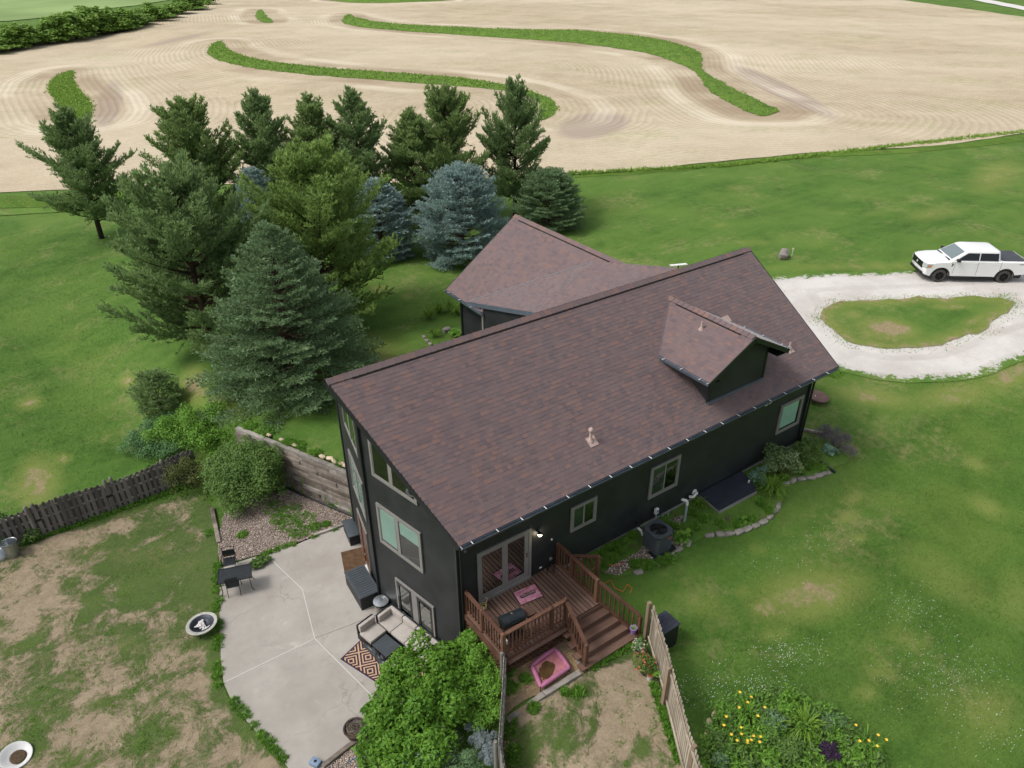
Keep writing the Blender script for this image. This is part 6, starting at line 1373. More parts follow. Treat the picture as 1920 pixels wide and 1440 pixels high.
for s in (-1, 1):
    f = lambda x, t_: (x, s * (.955 + (.82 - .955) * t_ + .012), 1.38 + .50 * t_)
    for nm, q_ in (('side_window', [f(1.12, .02), f(-.14, .02), f(-.14, .86), f(.52, .86)]), ('side_window', [f(-.20, .02), f(-1.26, .02), f(-1.22, .86), f(-.20, .86)])): glass(q_, nm, np.zeros(3))
    m = MB(); m.obox((1.06, s * 1.10, 1.43), (1, 0, 0), (0, 1, 0), w3, .09, .10, .08); tpart(m, 'mirror', 'truck_black', cabp, bevel=.02)
    m = MB(); m.box(-.175, -.163, s * .997, s * 1.004, .5, 1.33); m.box(-1.475, -1.46, s * .997, s * 1.004, .5, 1.35); m.box(1.16, 1.172, s * .997, s * 1.004, .62, 1.28); tpart(m, 'door_seam', 'truck_black', body)
    for hx in (.02, -1.08): m = MB(); m.box(hx - .1, hx + .1, s * 1.0, s * 1.02, 1.19, 1.225); tpart(m, 'door_handle', 'truck_white', body)
    m = MB(); m.box(-1.2, 1.2, min(s * .86, s * 1.02), max(s * .86, s * 1.02), .30, .37); tpart(m, 'running_board', 'truck_black')
    m = MB(); m.add([(1.24, s * 1.006, 1.20), (1.36, s * 1.006, 1.21), (1.31, s * 1.006, 1.12), (1.37, s * 1.006, 1.02), (1.29, s * 1.006, 1.03), (1.25, s * 1.006, 1.11)], [(0, 1, 2, 3, 4, 5)]); tpart(m, 'fender_badge', 'truck_black', body)
    hl = MB(); hl.hexa([(2.50, s * .80, .92), (2.80, s * .62, .92), (2.82, s * .62, .98), (2.50, s * 1.0, .98), (2.46, s * .82, 1.14), (2.78, s * .62, 1.16), (2.78, s * .66, 1.16), (2.44, s * 1.0, 1.14)])
    hl = MB(); hl.add([(2.86, s * .66, .90), (2.76, s * 1.0, .88), (2.48, s * 1.02, .93), (2.42, s * 1.02, 1.13), (2.70, s * 1.0, 1.16), (2.84, s * .68, 1.17)], [(0, 1, 2, 3, 4, 5)]); o = tpart(hl, 'headlight', 'lamp_clear', body)
    m = MB(); m.add([(2.70, s * 1.012, .95), (2.48, s * 1.03, .98), (2.45, s * 1.03, 1.06), (2.66, s * 1.012, 1.06)], [(0, 1, 2, 3)]); tpart(m, 'turn_signal', 'amber', o)
    m = MB(); m.box(-3.05, -2.86, min(s * .93, s * 1.012), max(s * .93, s * 1.012), .98, 1.28); tpart(m, 'tail_light', 'tail_red', body)
m = MB(); m.box(2.70, 2.872, -.66, .66, .80, 1.14); gr_ = tpart(m, 'grille', 'truck_black', body)
for z_ in (.88, .96, 1.04): m = MB(); m.box(2.872, 2.885, -.62, .62, z_, z_ + .03); tpart(m, 'grille_bar', 'rim_black', gr_)
m = MB(); m.lathe((2.885, 0, .98), [(.02, 0), (.075, .0), (.07, .012)], 14, (1, 0, 0)); tpart(m, 'emblem', 'lamp_clear', gr_)
m = MB(); m.box(2.66, 2.90, -.72, .72, .46, .60); tpart(m, 'bumper_trim', 'truck_black', body)
m = MB(); m.box(2.875, 2.885, -.16, .16, .62, .74); tpart(m, 'number_plate', 'white_paint', body)
m = MB(); m.box(-3.14, -3.02, -.9, .9, .50, .66); tpart(m, 'rear_bumper', 'galvanized', body)
m = MB(); m.box(-2.95, -1.56, -.86, .86, 1.352, 1.385); tpart(m, 'tonneau_cover', 'tonneau', bevel=.01)
m = MB(); m.box(1.36, 1.50, -.8, .8, 1.325, 1.372); tpart(m, 'cowl', 'truck_black', body)
o = text('SPORT', .10, (0, 0, 0), (0, 0, 0), 'truck_black', tr, 'decal'); o.matrix_parent_inverse = Matrix(); o.location = (-2.62, near * 1.006, 1.22); o.rotation_euler = (R(90), 0, R(180) if near > 0 else 0)
for cx in (FX, RX):
    for s in (-1, 1):
        m = MB(); m.lathe((0, 0, 0), [(.24, -.13), (.36, -.13), (.405, -.10), (.41, 0), (.405, .10), (.36, .13), (.24, .12), (.22, .05)], 28, (0, s, 0)); wl_ = tpart(m, 'wheel', 'tire', smooth=True); wl_.location = (cx, s * .86, .41)
        m = MB(); m.lathe((0, 0, 0), [(.25, .06), (.26, .115), (.235, .125), (.22, .06), (.06, .05), (.05, .10), (.01, .11)], 24, (0, s, 0)); tpart(m, 'rim', 'rim_black', wl_, smooth=True)
        m = MB()
        for k in range(6): a = k * math.pi / 3; c_ = np.array([math.cos(a), 0, math.sin(a)]); m.beam(c_ * .05 + (0, s * .105, 0), c_ * .235 + (0, s * .115, 0), .055, .03, (0, 1, 0))
        tpart(m, 'spokes', 'galvanized' if False else 'rim_black', wl_)
        m = extr([(.56 * math.cos(a), .56 * math.sin(a)) for a in np.linspace(.05, math.pi - .05, 12)] + [(.50 * math.cos(a), .50 * math.sin(a)) for a in np.linspace(math.pi - .05, .05, 12)], -.01, .01); o = tpart(m, 'wheel_arch', 'truck_black', body); o.location = (cx, s * .999, .39)
m = MB(); m.box(-2.9, 2.6, -.8, .8, .30, .58); tpart(m, 'chassis', 'truck_black')
# ------------------------------------------------------------------ vegetation
def frames(d):
    """two unit vectors square to each row of d"""
    a = np.where(np.abs(d[:, 2:3]) < .9, np.array([[0, 0, 1.]]), np.array([[1., 0, 0]])); s = np.cross(d, a); s /= np.linalg.norm(s, axis=1)[:, None] + 1e-9
    return s, np.cross(s, d)
def norm(v): return v / (np.linalg.norm(v, axis=1)[:, None] + 1e-9)
def blades(pos, dr, ln, wd, n, spread, rg):
    """n slim triangles fanning out of every point: (verts, faces)"""
    P = np.repeat(pos, n, 0); D = np.repeat(dr, n, 0) + rg.normal(0, spread, (len(pos) * n, 3)); D = norm(D); L = np.repeat(ln, n) * rg.uniform(.7, 1.15, len(P))
    s, _ = frames(D); a = rg.uniform(0, 2 * math.pi, len(P)); s2 = np.cross(D, s); s = s * np.cos(a)[:, None] + s2 * np.sin(a)[:, None]
    b = P - D * (L * .15)[:, None]; w_ = (wd * L / .22)[:, None] * .5
    m_ = P + D * (L * .38)[:, None]; v = np.stack([b, m_ + s * w_ * 1.1, P + D * L[:, None], m_ - s * w_ * 1.1], 1).reshape(-1, 3)
    k = np.arange(len(P))[:, None] * 4; f = np.concatenate([k + np.array([[0, 1, 3]]), k + np.array([[3, 1, 2]])], 0)
    return v, f
def conifer(seed, H, Rm, kind):
    rg = np.random.default_rng(seed); pine = kind == 'pine'; tp, td, tl = [], [], []; tubes = MB()
    hb = H * ((.17 if seed == 31 else .07) if pine else .02); h = hb; ph = 0.
    step = .42 if pine else .27
    while h < H * .985:
        t_ = (h - hb) / (H - hb)
        if pine: f = (1 - t_ ** 1.7) ** .82 * (.72 + .28 * min(1, t_ * 3.)); nb = rg.integers(5, 9)
        elif kind == 'blue': f = (1 - t_ ** 2.5) ** .80 * (.82 + .18 * min(1, t_ * 4)); nb = 10
        else: f = (1 - t_ ** 1.25) ** .92; nb = 10
        ph += rg.uniform(.3, 1.0)
        for b in range(nb):
            L = max(.22, Rm * f * (rg.choice([rg.uniform(.55, .85), rg.uniform(.85, 1.12)]) if pine else rg.uniform(.80, 1.10))); a = (ph + b * 2 * math.pi / nb + rg.normal(0, .22)) if not pine else rg.uniform(0, 2 * math.pi)
            hd = np.array([math.cos(a), math.sin(a), 0]); sd = np.array([-hd[1], hd[0], 0])
            if pine: e0, e1 = math.radians(4 + 36 * t_ + rg.normal(0, 11)), math.radians(38 + 32 * t_ + rg.normal(0, 8))
            elif kind == 'blue': e0, e1 = math.radians(-8 + 48 * t_), math.radians(14 + 48 * t_)
            else: e0, e1 = math.radians(-14 + 40 * t_ + rg.normal(0, 5)), math.radians(8 + 46 * t_)
            ns_ = max(3, int(L / .2)); p = np.array([0, 0, max(.2, h + rg.normal(0, .26 if pine else .09))]); pts = [p]
            for i in range(ns_):
                e = e0 + (e1 - e0) * (i / ns_); p = p + (hd * math.cos(e) + np.array([0, 0, math.sin(e)])) * (L / ns_); pts.append(p)
            pts = np.array(pts)
            if (pine and L > .8) or (not pine and L > 1.2 and b % 2 == 0): tubes.tube(pts[::max(1, len(pts) // 4)], list(np.linspace(.012 + .011 * L, .006, len(pts[::max(1, len(pts) // 4)]))), 4, cap=False)
            s0 = .22 if pine else .42; gap = .185 if pine else (.13 if kind == 'blue' else .17); s = s0 * L
            while s < L:
                q = s / L; k = min(ns_ - 1, int(q * ns_)); c = pts[k] + (pts[k + 1] - pts[k]) * (q * ns_ - k); dd = pts[k + 1] - pts[k]; dd /= np.linalg.norm(dd)
                for sg in (-1, 1):
                    bl = (.40 * L * (1.12 - q) + .2) * rg.uniform(.6, 1.2) if pine else (.42 * L * (1.1 - q) + .12) * rg.uniform(.7, 1.1)
                    bl = min(bl, 1.0)
                    d2 = dd * .75 + sd * sg * .75 + np.array([0, 0, (.34 + rg.normal(0, .3)) if pine else .02 + rg.normal(0, .13)]); d2 /= np.linalg.norm(d2)
                    m_ = max(2, int(bl / (.125 if pine else .105)))
                    for j in range(1, m_ + 1):
                        tp.append(c + d2 * bl * j / m_ + rg.normal(0, .02, 3)); td.append(d2 * .8 + np.array([0, 0, .55 if pine else .16]) + rg.normal(0, .12, 3)); tl.append((.20 if pine else .135) * rg.uniform(.8, 1.25) * (1.15 if j == m_ else 1))
                tp.append(c.copy()); td.append(dd + np.array([0, 0, .4 if pine else .25])); tl.append(.24 if pine else .15)
                s += gap
            tp.append(pts[-1]); td.append(dd + np.array([0, 0, .5])); tl.append(.3 if pine else .17)
            if pine:
                for j in range(3): tp.append(pts[-1 - min(j, ns_ - 1)] + rg.normal(0, .06, 3)); td.append(np.array([rg.normal(0, .12), rg.normal(0, .12), 1.])); tl.append(rg.uniform(.28, .42))
        h += step * rg.uniform(.8, 1.2) * (1 if t_ < .8 else .7)
    for k in range(6): tp.append(np.array([rg.normal(0, .05), rg.normal(0, .05), H - .1 * k])); td.append(np.array([rg.normal(0, .3), rg.normal(0, .3), 1.])); tl.append(.3 if pine else .2)
    v, f = blades(np.array(tp), norm(np.array(td)), np.array(tl), .052 if pine else .060, 5, .38 if pine else .45, rg)
    tubes.tube([(0, 0, -.3), (.03 * H * .1, 0, H * .3), (0, .02, H * .65), (0, 0, H * .97)], [.02 * H + .03, .016 * H + .02, .009 * H + .01, .012], 8)
    return npmesh('crown', v, f), tubes
def at_top(px, py, base_py):
    """stand of a tree whose tip shows at (px,py) and whose foot lies on photo row base_py"""
    bx = px + (960 - px) * (base_py - py) / (3045 - py); b = G(bx, base_py); return b, hgt(b, py)
def depth(p): return float((np.asarray(p) - CAM) @ _fw)
PROTO = {}
def tree(name, label, cat, tip, base_py, hwpx, kind, mat, seed, group=None, bark='bark'):
    b, H = at_top(tip[0], tip[1], base_py); Rm = hwpx * (1.12 if kind == 'pine' else 1.03) * depth(b + (0, 0, H * .35)) / F_PX
    key = (kind, seed)
    if key not in PROTO: PROTO[key] = (H, Rm, *conifer(seed, H, Rm, kind))
    H0, R0, me, tubes = PROTO[key][:4]; o = thing(name, label, cat, b, group)
    if not me.materials: me.materials.append(MAT[mat])
    c = bpy.data.objects.new('crown', me); COL.objects.link(c); c.parent = o; c['kind'] = 'stuff'; c.material_slots[0].link = 'OBJECT'; c.material_slots[0].material = MAT[mat]
    if len(PROTO[key]) == 4:
        tk = tubes.obj('trunk', bark, None); PROTO[key] = (H0, R0, me, tubes, tk.data)
    else: tk = bpy.data.objects.new('trunk', PROTO[key][4]); COL.objects.link(tk)
    tk.parent = o; o.scale = (Rm / R0, Rm / R0, H / H0); o.rotation_euler = (0, 0, random.uniform(0, 6.28) if H0 != H else 0.4)
    return o
GP = 'pines in the row along the field'
tree('pine_tree', 'lone open-crowned pine with bare trunk, leftmost of the back row', 'tree', (122, 214), 447, 100, 'pine', 'pine_dark', 31, GP, 'bark_dark')
tree('pine_tree', 'broad pine next to the lone leftmost one', 'tree', (345, 197), 441, 122, 'pine', 'pine', 32, GP)
tree('pine_tree', 'narrow dark pine in the back row left of the middle', 'tree', (480, 180), 433, 86, 'pine', 'pine_dark', 33, GP)
tree('pine_tree', 'slim pine between two narrow pines in the back row', 'tree', (580, 190), 428, 90, 'pine', 'pine', 33, GP)
tree('pine_tree', 'narrow dark pine with spiky top in the middle of the back row', 'tree', (660, 178), 425, 88, 'pine', 'pine_dark', 34, GP)
tree('pine_tree', 'shorter pine left of the double-peaked pine in the back row', 'tree', (768, 216), 422, 88, 'pine', 'pine', 34, GP)
tree('pine_tree', 'wide pine in the back row behind the large blue spruce', 'tree', (832, 174), 416, 106, 'pine', 'pine', 32, GP)
tree('pine_tree', 'tall dark pine with layered limbs, rightmost of the back row', 'tree', (966, 163), 406, 82, 'pine', 'pine_dark', 31, GP, 'bark_dark')
tree('pine_tree', 'large bushy pine standing left of the green spruce', 'tree', (322, 332), 655, 192, 'pine', 'pine_dark', 36)
tree('pine_tree', 'bright green rounded pine behind the green spruce', 'tree', (572, 288), 598, 182, 'pine', 'pine_bright', 37)
tree('spruce_tree', 'large drooping green spruce on the lawn by the gable', 'tree', (500, 416), 722, 172, 'green', 'spruce_green', 41)
tree('spruce_tree', 'narrow blue spruce tip between the pines on the left', 'tree', (470, 317), 470, 48, 'blue', 'spruce_blue', 43, 'blue spruces')
tree('spruce_tree', 'blue spruce half hidden behind the bright pine', 'tree', (704, 338), 480, 68, 'blue', 'spruce_blue', 43, 'blue spruces')
tree('spruce_tree', 'large egg-shaped blue spruce behind the rear wing', 'tree', (862, 318), 486, 92, 'blue', 'spruce_blue', 42, 'blue spruces')
tree('spruce_tree', 'dark green spruce at the right end behind the rear wing', 'tree', (1032, 322), 426, 70, 'blue', 'spruce_green', 42)
tree('mugo_pine', 'small dark bushy pine under the large pine', 'bush', (285, 706), 772, 48, 'blue', 'pine_dark', 44)
# --- leafy shrubs
def leaves(rg, lobes, n, size, ar=.5, up=.5, inner=.72, clump=0):
    """leaf quads over a cluster of ellipsoid lobes"""
    lob = np.array(lobes, float)
    if clump:
        sub = []
        for q in lob:
            for k in range(clump):
                d = rg.normal(0, 1, 3); d /= np.linalg.norm(d); d[2] = abs(d[2]) if d[2] < -.3 else d[2]; r_ = rg.uniform(.22, .42); sub.append((*(q[:3] + d * q[3:6] * rg.uniform(.6, .92)), *(q[3:6] * r_)))
        lob = np.concatenate([lob * np.array([1, 1, 1, .7, .7, .7]), np.array(sub)])
    wts = (lob[:, 3] * lob[:, 5] + lob[:, 3] * lob[:, 4]); wts /= wts.sum(); k = rg.choice(len(lob), n, p=wts); L = lob[k]
    d = norm(rg.normal(0, 1, (n, 3))); d[:, 2] = np.where(d[:, 2] < -.35, -d[:, 2], d[:, 2]); r_ = rg.uniform(inner, 1.06, n) ** .8
    bump_ = 1 + .13 * np.sin(d[:, 0] * 7 + k) * np.sin(d[:, 1] * 6 + k * 2) + .08 * np.sin(d[:, 2] * 9)
    p = L[:, :3] + d * L[:, 3:6] * (r_ * bump_)[:, None]
    nr = norm(d * .7 + np.array([[0, 0, up]]) + rg.normal(0, .45, (n, 3))); s, t_ = frames(nr); a = rg.uniform(0, 6.283, n); u = s * np.cos(a)[:, None] + t_ * np.sin(a)[:, None]; w_ = np.cross(nr, u)
    ln = (size * rg.uniform(.65, 1.3, n))[:, None]; hw = ln * ar * .5
    v = np.stack([p - u * ln * .5, p + w_ * hw, p + u * ln * .5 - nr * ln * .12, p - w_ * hw], 1).reshape(-1, 3)
    i = np.arange(n)[:, None] * 4; return v, np.concatenate([i + np.array([[0, 1, 3]]), i + np.array([[1, 2, 3]])], 0)
def shrub(name, label, lobes, n, size, mat, seed, ar=.5, cat='shrub', group=None, stems=5, extra=None):
    rg = np.random.default_rng(seed); l0 = np.array(lobes, float); bx, by = l0[:, :2].mean(0); bz = gz(bx, by); o = thing(name, label, cat, (bx, by, bz), group)
    v, f = leaves(rg, lobes, n, size, ar, clump=12 if n > 2000 else 4); v = v[:, :] - np.array([bx, by, bz]); me = npmesh('foliage', v, f); c = link('foliage', me, mat, None); c.parent = o; c['kind'] = 'stuff'
    m = MB()
    for k in range(stems):
        q = l0[k % len(l0)]; a = rg.uniform(0, 6.28); e = np.array([q[0] - bx + .4 * q[3] * math.cos(a), q[1] - by + .4 * q[4] * math.sin(a), q[2] - bz + .3 * q[5]]); m.tube([(.08 * math.cos(a), .08 * math.sin(a), min(0, gz(bx, by) - bz) - .1), e * .5 + (0, 0, .05), e], [.022, .016, .006], 5, cap=False)
    s = m.obj('stems', 'bark', None); s.parent = o; return o
def lob(px, py, z, rpx, rz=None):
    """lobe: centre from pixel at height z, radius in pixels"""
    p = W(px, py, z); r_ = rpx * depth(p) / F_PX; return (p[0], p[1], p[2], r_, r_, rz or r_)
shrub('leafy_shrub', 'large bright green shrub in front of the sofa at the bottom', [lob(800, 1262, -2.3, 66), lob(848, 1245, -2.1, 56), lob(765, 1325, -2.6, 70), lob(830, 1325, -2.2, 66), lob(735, 1390, -2.9, 62), lob(800, 1395, -2.6, 66), lob(700, 1350, -3.2, 30), lob(730, 1445, -3.1, 58), lob(866, 1310, -2.3, 46), lob(735, 1285, -2.8, 38), lob(690, 1420, -3.4, 30), lob(790, 1460, -2.9, 60)], 24000, .14, 'shrub_bright', 51, .48, stems=12)
shrub('leafy_shrub', 'feathery light green shrub against the deck corner', [lob(898, 1250, -2.1, 48), lob(885, 1212, -1.9, 34), lob(912, 1305, -2.2, 42), lob(880, 1295, -2.3, 38), lob(908, 1345, -2.3, 34), lob(922, 1262, -2.1, 30)], 17000, .085, 'shrub_light', 52, .42, stems=8)
shrub('juniper_shrub', 'gray-green fine-leaved shrub at the bottom edge', [lob(830, 1420, -2.7, 48), lob(870, 1445, -2.6, 42), lob(790, 1450, -2.9, 40), lob(845, 1380, -2.6, 24)], 9000, .075, 'shrub_gray', 53, .3, stems=6)
shrub('catmint', 'silvery blue catmint beside the weathered fence', [lob(905, 1385, -2.4, 24), lob(920, 1420, -2.4, 24), lob(890, 1360, -2.4, 16)], 3500, .10, 'catmint', 54, .2, 'plant')
shrub('round_shrub', 'rounded mid-green shrub before the timber wall', [lob(458, 892, -2.9, 72), lob(490, 882, -2.8, 52), lob(422, 902, -3.1, 50), lob(468, 925, -3.1, 58), lob(505, 905, -3.0, 42), lob(440, 862, -2.7, 44), lob(480, 858, -2.6, 38), lob(440, 935, -3.3, 40)], 30000, .11, 'shrub_mid', 55, .42, stems=9)
shrub('olive_shrub', 'low brownish olive shrub at the end of the dark fence', [lob(345, 905, -3.4, 42), lob(365, 890, -3.3, 36), lob(325, 895, -3.4, 22), lob(385, 905, -3.5, 20)], 6500, .075, 'shrub_olive', 56, .4)
shrub('juniper_shrub', 'spreading bluish juniper above the dark fence', [lob(275, 815, -3.3, 40, .45), lob(310, 800, -3.1, 42, .5), lob(250, 835, -3.5, 30, .35), lob(330, 835, -3.3, 36, .5), lob(290, 845, -3.5, 34, .4)], 9000, .12, 'juniper', 57, .26)
shrub('leafy_shrub', 'bright leafy shrub at the far end of the timber wall', [lob(370, 800, -2.7, 50), lob(400, 795, -2.6, 42), lob(340, 820, -3.0, 44), lob(405, 830, -3.0, 42), lob(375, 845, -3.2, 38), lob(310, 815, -3.0, 34)], 13000, .10, 'shrub_light', 58, .5)
shrub('leafy_shrub', 'small green shrub beside the galvanized bin', [lob(35, 990, -3.4, 26), lob(15, 1000, -3.5, 26), lob(62, 1005, -3.6, 18), lob(-10, 985, -3.4, 26)], 3800, .10, 'shrub_mid', 59, .45)
shrub('leafy_plant', 'dark leafy weed at the pebble bed corner of the patio', [lob(482, 1056, ZP + .1, 18, .2), lob(497, 1050, ZP + .1, 10, .16)], 420, .16, 'shrub_mid', 60, .45, 'plant')
# south strip
shrub('variegated_shrub', 'pale variegated shrub against the south wall', [lob(1450, 860, -1.1, 26), lob(1475, 865, -1.1, 24), lob(1490, 878, -1.2, 16), lob(1440, 878, -1.2, 16)], 2600, .11, 'variegated', 61, .5)
shrub('leafy_plant', 'small gray-green plant right of the cellar door', [lob(1412, 893, -1.35, 13), lob(1425, 885, -1.3, 14), lob(1430, 905, -1.4, 11)], 1100, .10, 'hosta', 62, .45, 'plant')
shrub('leafy_plant', 'green leafy plant at the far house corner', [lob(1505, 845, -1.3, 18), lob(1520, 835, -1.3, 18), lob(1530, 858, -1.4, 16), lob(1512, 868, -1.4, 15)], 2300, .09, 'shrub_mid', 63, .45, 'plant')
shrub('heather', 'mauve twiggy shrub at the far corner of the planting', [lob(1560, 822, -1.3, 22), lob(1580, 832, -1.35, 20), lob(1545, 812, -1.3, 16), lob(1592, 848, -1.4, 14)], 5200, .09, 'heather', 64, .16)
def rosette(name, label, px, py, n, ln, mat, seed, wd=.5, lift=.5, cat='plant', group=None, flowers=0, fmat=None):
    """clump of arching strap leaves or broad leaves"""
    rg = np.random.default_rng(seed); b = G(px, py); o = thing(name, label, cat, b, group); vs = []; fs = []
    for k in range(n):
        a = rg.uniform(0, 6.283); L = ln * rg.uniform(.6, 1.1); rr = L * rg.uniform(.35, 1.) ; hd = np.array([math.cos(a), math.sin(a), 0]); sd = np.array([-hd[1], hd[0], 0]); w_ = wd * L * .5; e = lift * rg.uniform(.5, 1.2); i0 = len(vs)
        for j in range(5):
            t_ = j / 4; c = hd * rr * (t_ ** .9) + np.array([0, 0, L * e * math.sin(t_ * 2.3) * .9]) + rg.normal(0, .006, 3); ww = w_ * math.sin(.35 + t_ * 2.6) + .003
            vs += [c - sd * ww, c + sd * ww]
        for j in range(4): fs.append((i0 + 2 * j, i0 + 2 * j + 1, i0 + 2 * j + 3, i0 + 2 * j + 2))
    c = MB().add(vs, fs).obj('leaves', mat, None); c.parent = o; c['kind'] = 'stuff'
    for k in range(flowers):
        a = rg.uniform(0, 6.28); r_ = ln * rg.uniform(.1, .8); h_ = ln * rg.uniform(.75, 1.15); m = MB(); cx, cy = r_ * math.cos(a), r_ * math.sin(a)
        for j in range(6):
            t_ = j * 1.047; d = np.array([math.cos(t_), math.sin(t_), .45]); s = np.array([-math.sin(t_), math.cos(t_), 0]); C0 = np.array([cx, cy, h_]); m.add([C0, C0 + d * .028 - s * .016, C0 + d * .05, C0 + d * .028 + s * .016], [(0, 1, 2, 3)])
        q = m.obj('flower', fmat, None); q.parent = o
        q = MB().tube([(cx * .4, cy * .4, 0), (cx * .8, cy * .8, h_ * .6), (cx, cy, h_)], .006, 4, cap=False).obj('stem', 'blade', None); q.parent = o
    return o
rosette('ornamental_grass', 'arching ornamental grass clump beside the cellar door', 1445, 925, 190, .85, 'blade', 71, .035, .75)
rosette('hosta', 'blue-green hosta at the corner planting', 1556, 850, 60, .42, 'hosta', 72, .5, .7)
rosette('hosta', 'bright green hosta beside the air conditioner', 1277, 1012, 46, .46, 'shrub_light', 73, .42, .75)
rosette('daylily', 'orange-flowered plant in front of the variegated shrub', 1487, 887, 50, .35, 'blade', 74, .05, .8, 'plant', None, 5, 'yellow_petal')
rosette('daylily', 'small pale-green plant in the strip before the cellar door', 1392, 978, 40, .3, 'shrub_light', 75, .25, .6)
rosette('daylily', 'dark grassy clump by the patio-side wall of the planting strip', 1310, 950, 80, .45, 'blade', 76, .04, .8)
for i, (px, py) in enumerate(((805, 598), (822, 588), (842, 583), (858, 590))): rosette('daylily', ['grassy daylily clump by the rear wing, nearest the lawn', 'grassy daylily clump by the rear wing, second from the lawn', 'grassy daylily clump by the rear wing, third from the lawn', 'grassy daylily clump by the rear wing, touching the wall'][i], px, py, 110, .8, 'blade', 80 + i, .035, .85, 'plant', 'daylilies by the rear wing')
rosette('hosta', 'light green leafy plant by the rear wing wall', 855, 630, 60, .5, 'shrub_light', 85, .4, .7); rosette('daylily', 'grass clump at the near end of the rear wing bed', 815, 632, 90, .6, 'blade', 86, .035, .8)
# bottom right flower garden
for i, (px, py, lb) in enumerate(((1400, 1345, 'yellow daylily clump at the top left of the bottom garden'), (1378, 1385, 'yellow daylily clump on the left edge of the bottom garden'), (1400, 1412, 'yellow daylily clump at the lower left of the bottom garden'), (1620, 1405, 'yellow daylily clump on the right edge of the bottom garden'))): rosette('daylily', lb, px, py, 120, .58, 'shrub_light', 90 + i, .04, .8, 'plant', 'yellow daylilies', 6, 'yellow_petal')
rosette('ornamental_grass', 'large fountain of strap leaves in the middle of the bottom garden', 1505, 1372, 150, .78, 'blade', 95, .04, .75)
for i, (px, py, r_, n, sz, mt__, lb) in enumerate(((1445, 1312, 20, 260, .17, 'shrub_mid', 'broad-leaved plant at the top of the bottom garden'), (1475, 1335, 26, 480, .15, 'shrub_light', 'leafy plant right of the topmost garden plant'), (1440, 1365, 30, 900, .11, 'shrub_gray', 'gray-green plant left of the fountain of strap leaves'), (1550, 1360, 28, 700, .12, 'shrub_gray', 'gray-green plant right of the fountain of strap leaves'), (1590, 1375, 20, 420, .13, 'shrub_mid', 'leafy plant on the upper right edge of the bottom garden'),
                                             (1550, 1420, 26, 900, .10, 'purple_leaf', 'dark purple-leaved plant in the bottom garden'), (1480, 1415, 34, 1000, .12, 'shrub_mid', 'leafy plant low in the middle of the bottom garden'), (1600, 1435, 22, 500, .12, 'shrub_light', 'light green plant at the bottom right of the garden'), (1345, 1395, 18, 420, .11, 'shrub_mid', 'leafy plant nearest the picket fence in the bottom garden'), (1350, 1350, 16, 420, .10, 'shrub_light', 'ferny plant at the left tip of the bottom garden'), (1440, 1435, 26, 700, .12, 'shrub_light', 'green plant at the bottom left of the garden'), (1345, 1435, 22, 600, .11, 'shrub_gray', 'gray-leaved plant at the garden corner by the fence'), (1520, 1345, 16, 320, .12, 'shrub_mid', 'small leafy plant behind the fountain of strap leaves'))):
    q = G(px, py); s_ = depth(q) / F_PX; shrub('garden_plant', lb, [(q[0], q[1], q[2] + .22, r_ * s_, r_ * s_, .26), (q[0] + r_ * s_ * .6, q[1] + .1, q[2] + .16, r_ * s_ * .6, r_ * s_ * .6, .2)], n, sz, mt__, 100 + i, .38, 'plant', 'plants of the bottom garden', 3)
p = np.array(GARDEN); rg = np.random.default_rng(78); cl = rg.uniform(p.min(0), p.max(0), (900, 2)); cl = cl[inpoly(cl[:, 0], cl[:, 1], p)]
for mt__, lb, k0, sz in (('shrub_mid', 'dark leafy ground cover filling the bottom flower garden', 0, .13), ('shrub_light', 'light leafy clumps among the bottom flower garden', 1, .12)):
    C_ = cl[k0::2]; X = np.repeat(C_, 34, 0) + rg.normal(0, .10, (len(C_) * 34, 2)); Z = zt(X[:, 0], X[:, 1]) + np.repeat(rg.uniform(.05, .38, len(C_)), 34) + rg.normal(0, .05, len(X))
    v, f = leaves(rg, [(0, 0, 0, .001, .001, .001)], len(X), sz, .36, 1.0); v = v + np.repeat(np.concatenate([X, Z[:, None]], 1), 4, 0)
    o = link('ground_cover', npmesh('ground_cover', v, f), mt__); o['kind'] = 'stuff'; tag(o, lb, 'ground cover')
# potted flowers
for (q, r_, f_), mt__, fm, n in zip(POTS, ('shrub_gray', 'shrub_mid', 'shrub_light'), ('pink_petal', 'orange_petal', None), (260, 700, 0)):
    rg = np.random.default_rng(int(r_ * 1000)); k = r_ * 1.5
    if n:
        v, f = leaves(rg, [(0, 0, .36, k, k, k * .9), (-.12 * (r_ > .18), .12 * (r_ > .18), .42, k, k, k)], n, .08); c = link('foliage', npmesh('foliage', v, f), mt__, None); c.parent = f_; c['kind'] = 'stuff'
        v, f = leaves(rg, [(0, 0, .40, k, k, k * .95), (-.12 * (r_ > .18), .12 * (r_ > .18), .45, k, k, k)], n // 9, .055, .9, .5, .98); c = link('blossoms', npmesh('blossoms', v, f), fm, None); c.parent = f_; c['kind'] = 'stuff'
    else:
        vs, fs = [], []
        for j in range(34):
            a = rg.uniform(0, 6.28); L = rg.uniform(.2, .42); d = np.array([math.cos(a) * .7 + .3, math.sin(a) * .7 - .3, .6]); s = np.array([-d[1], d[0], 0]) * .03; i0 = len(vs); vs += [np.array([.02, 0, .26]) - s, np.array([.02, 0, .26]) + s, d * L + (0, 0, .2)]; fs.append((i0, i0 + 1, i0 + 2))
        c = MB().add(vs, fs).obj('leaves', 'shrub_light', None); c.parent = f_
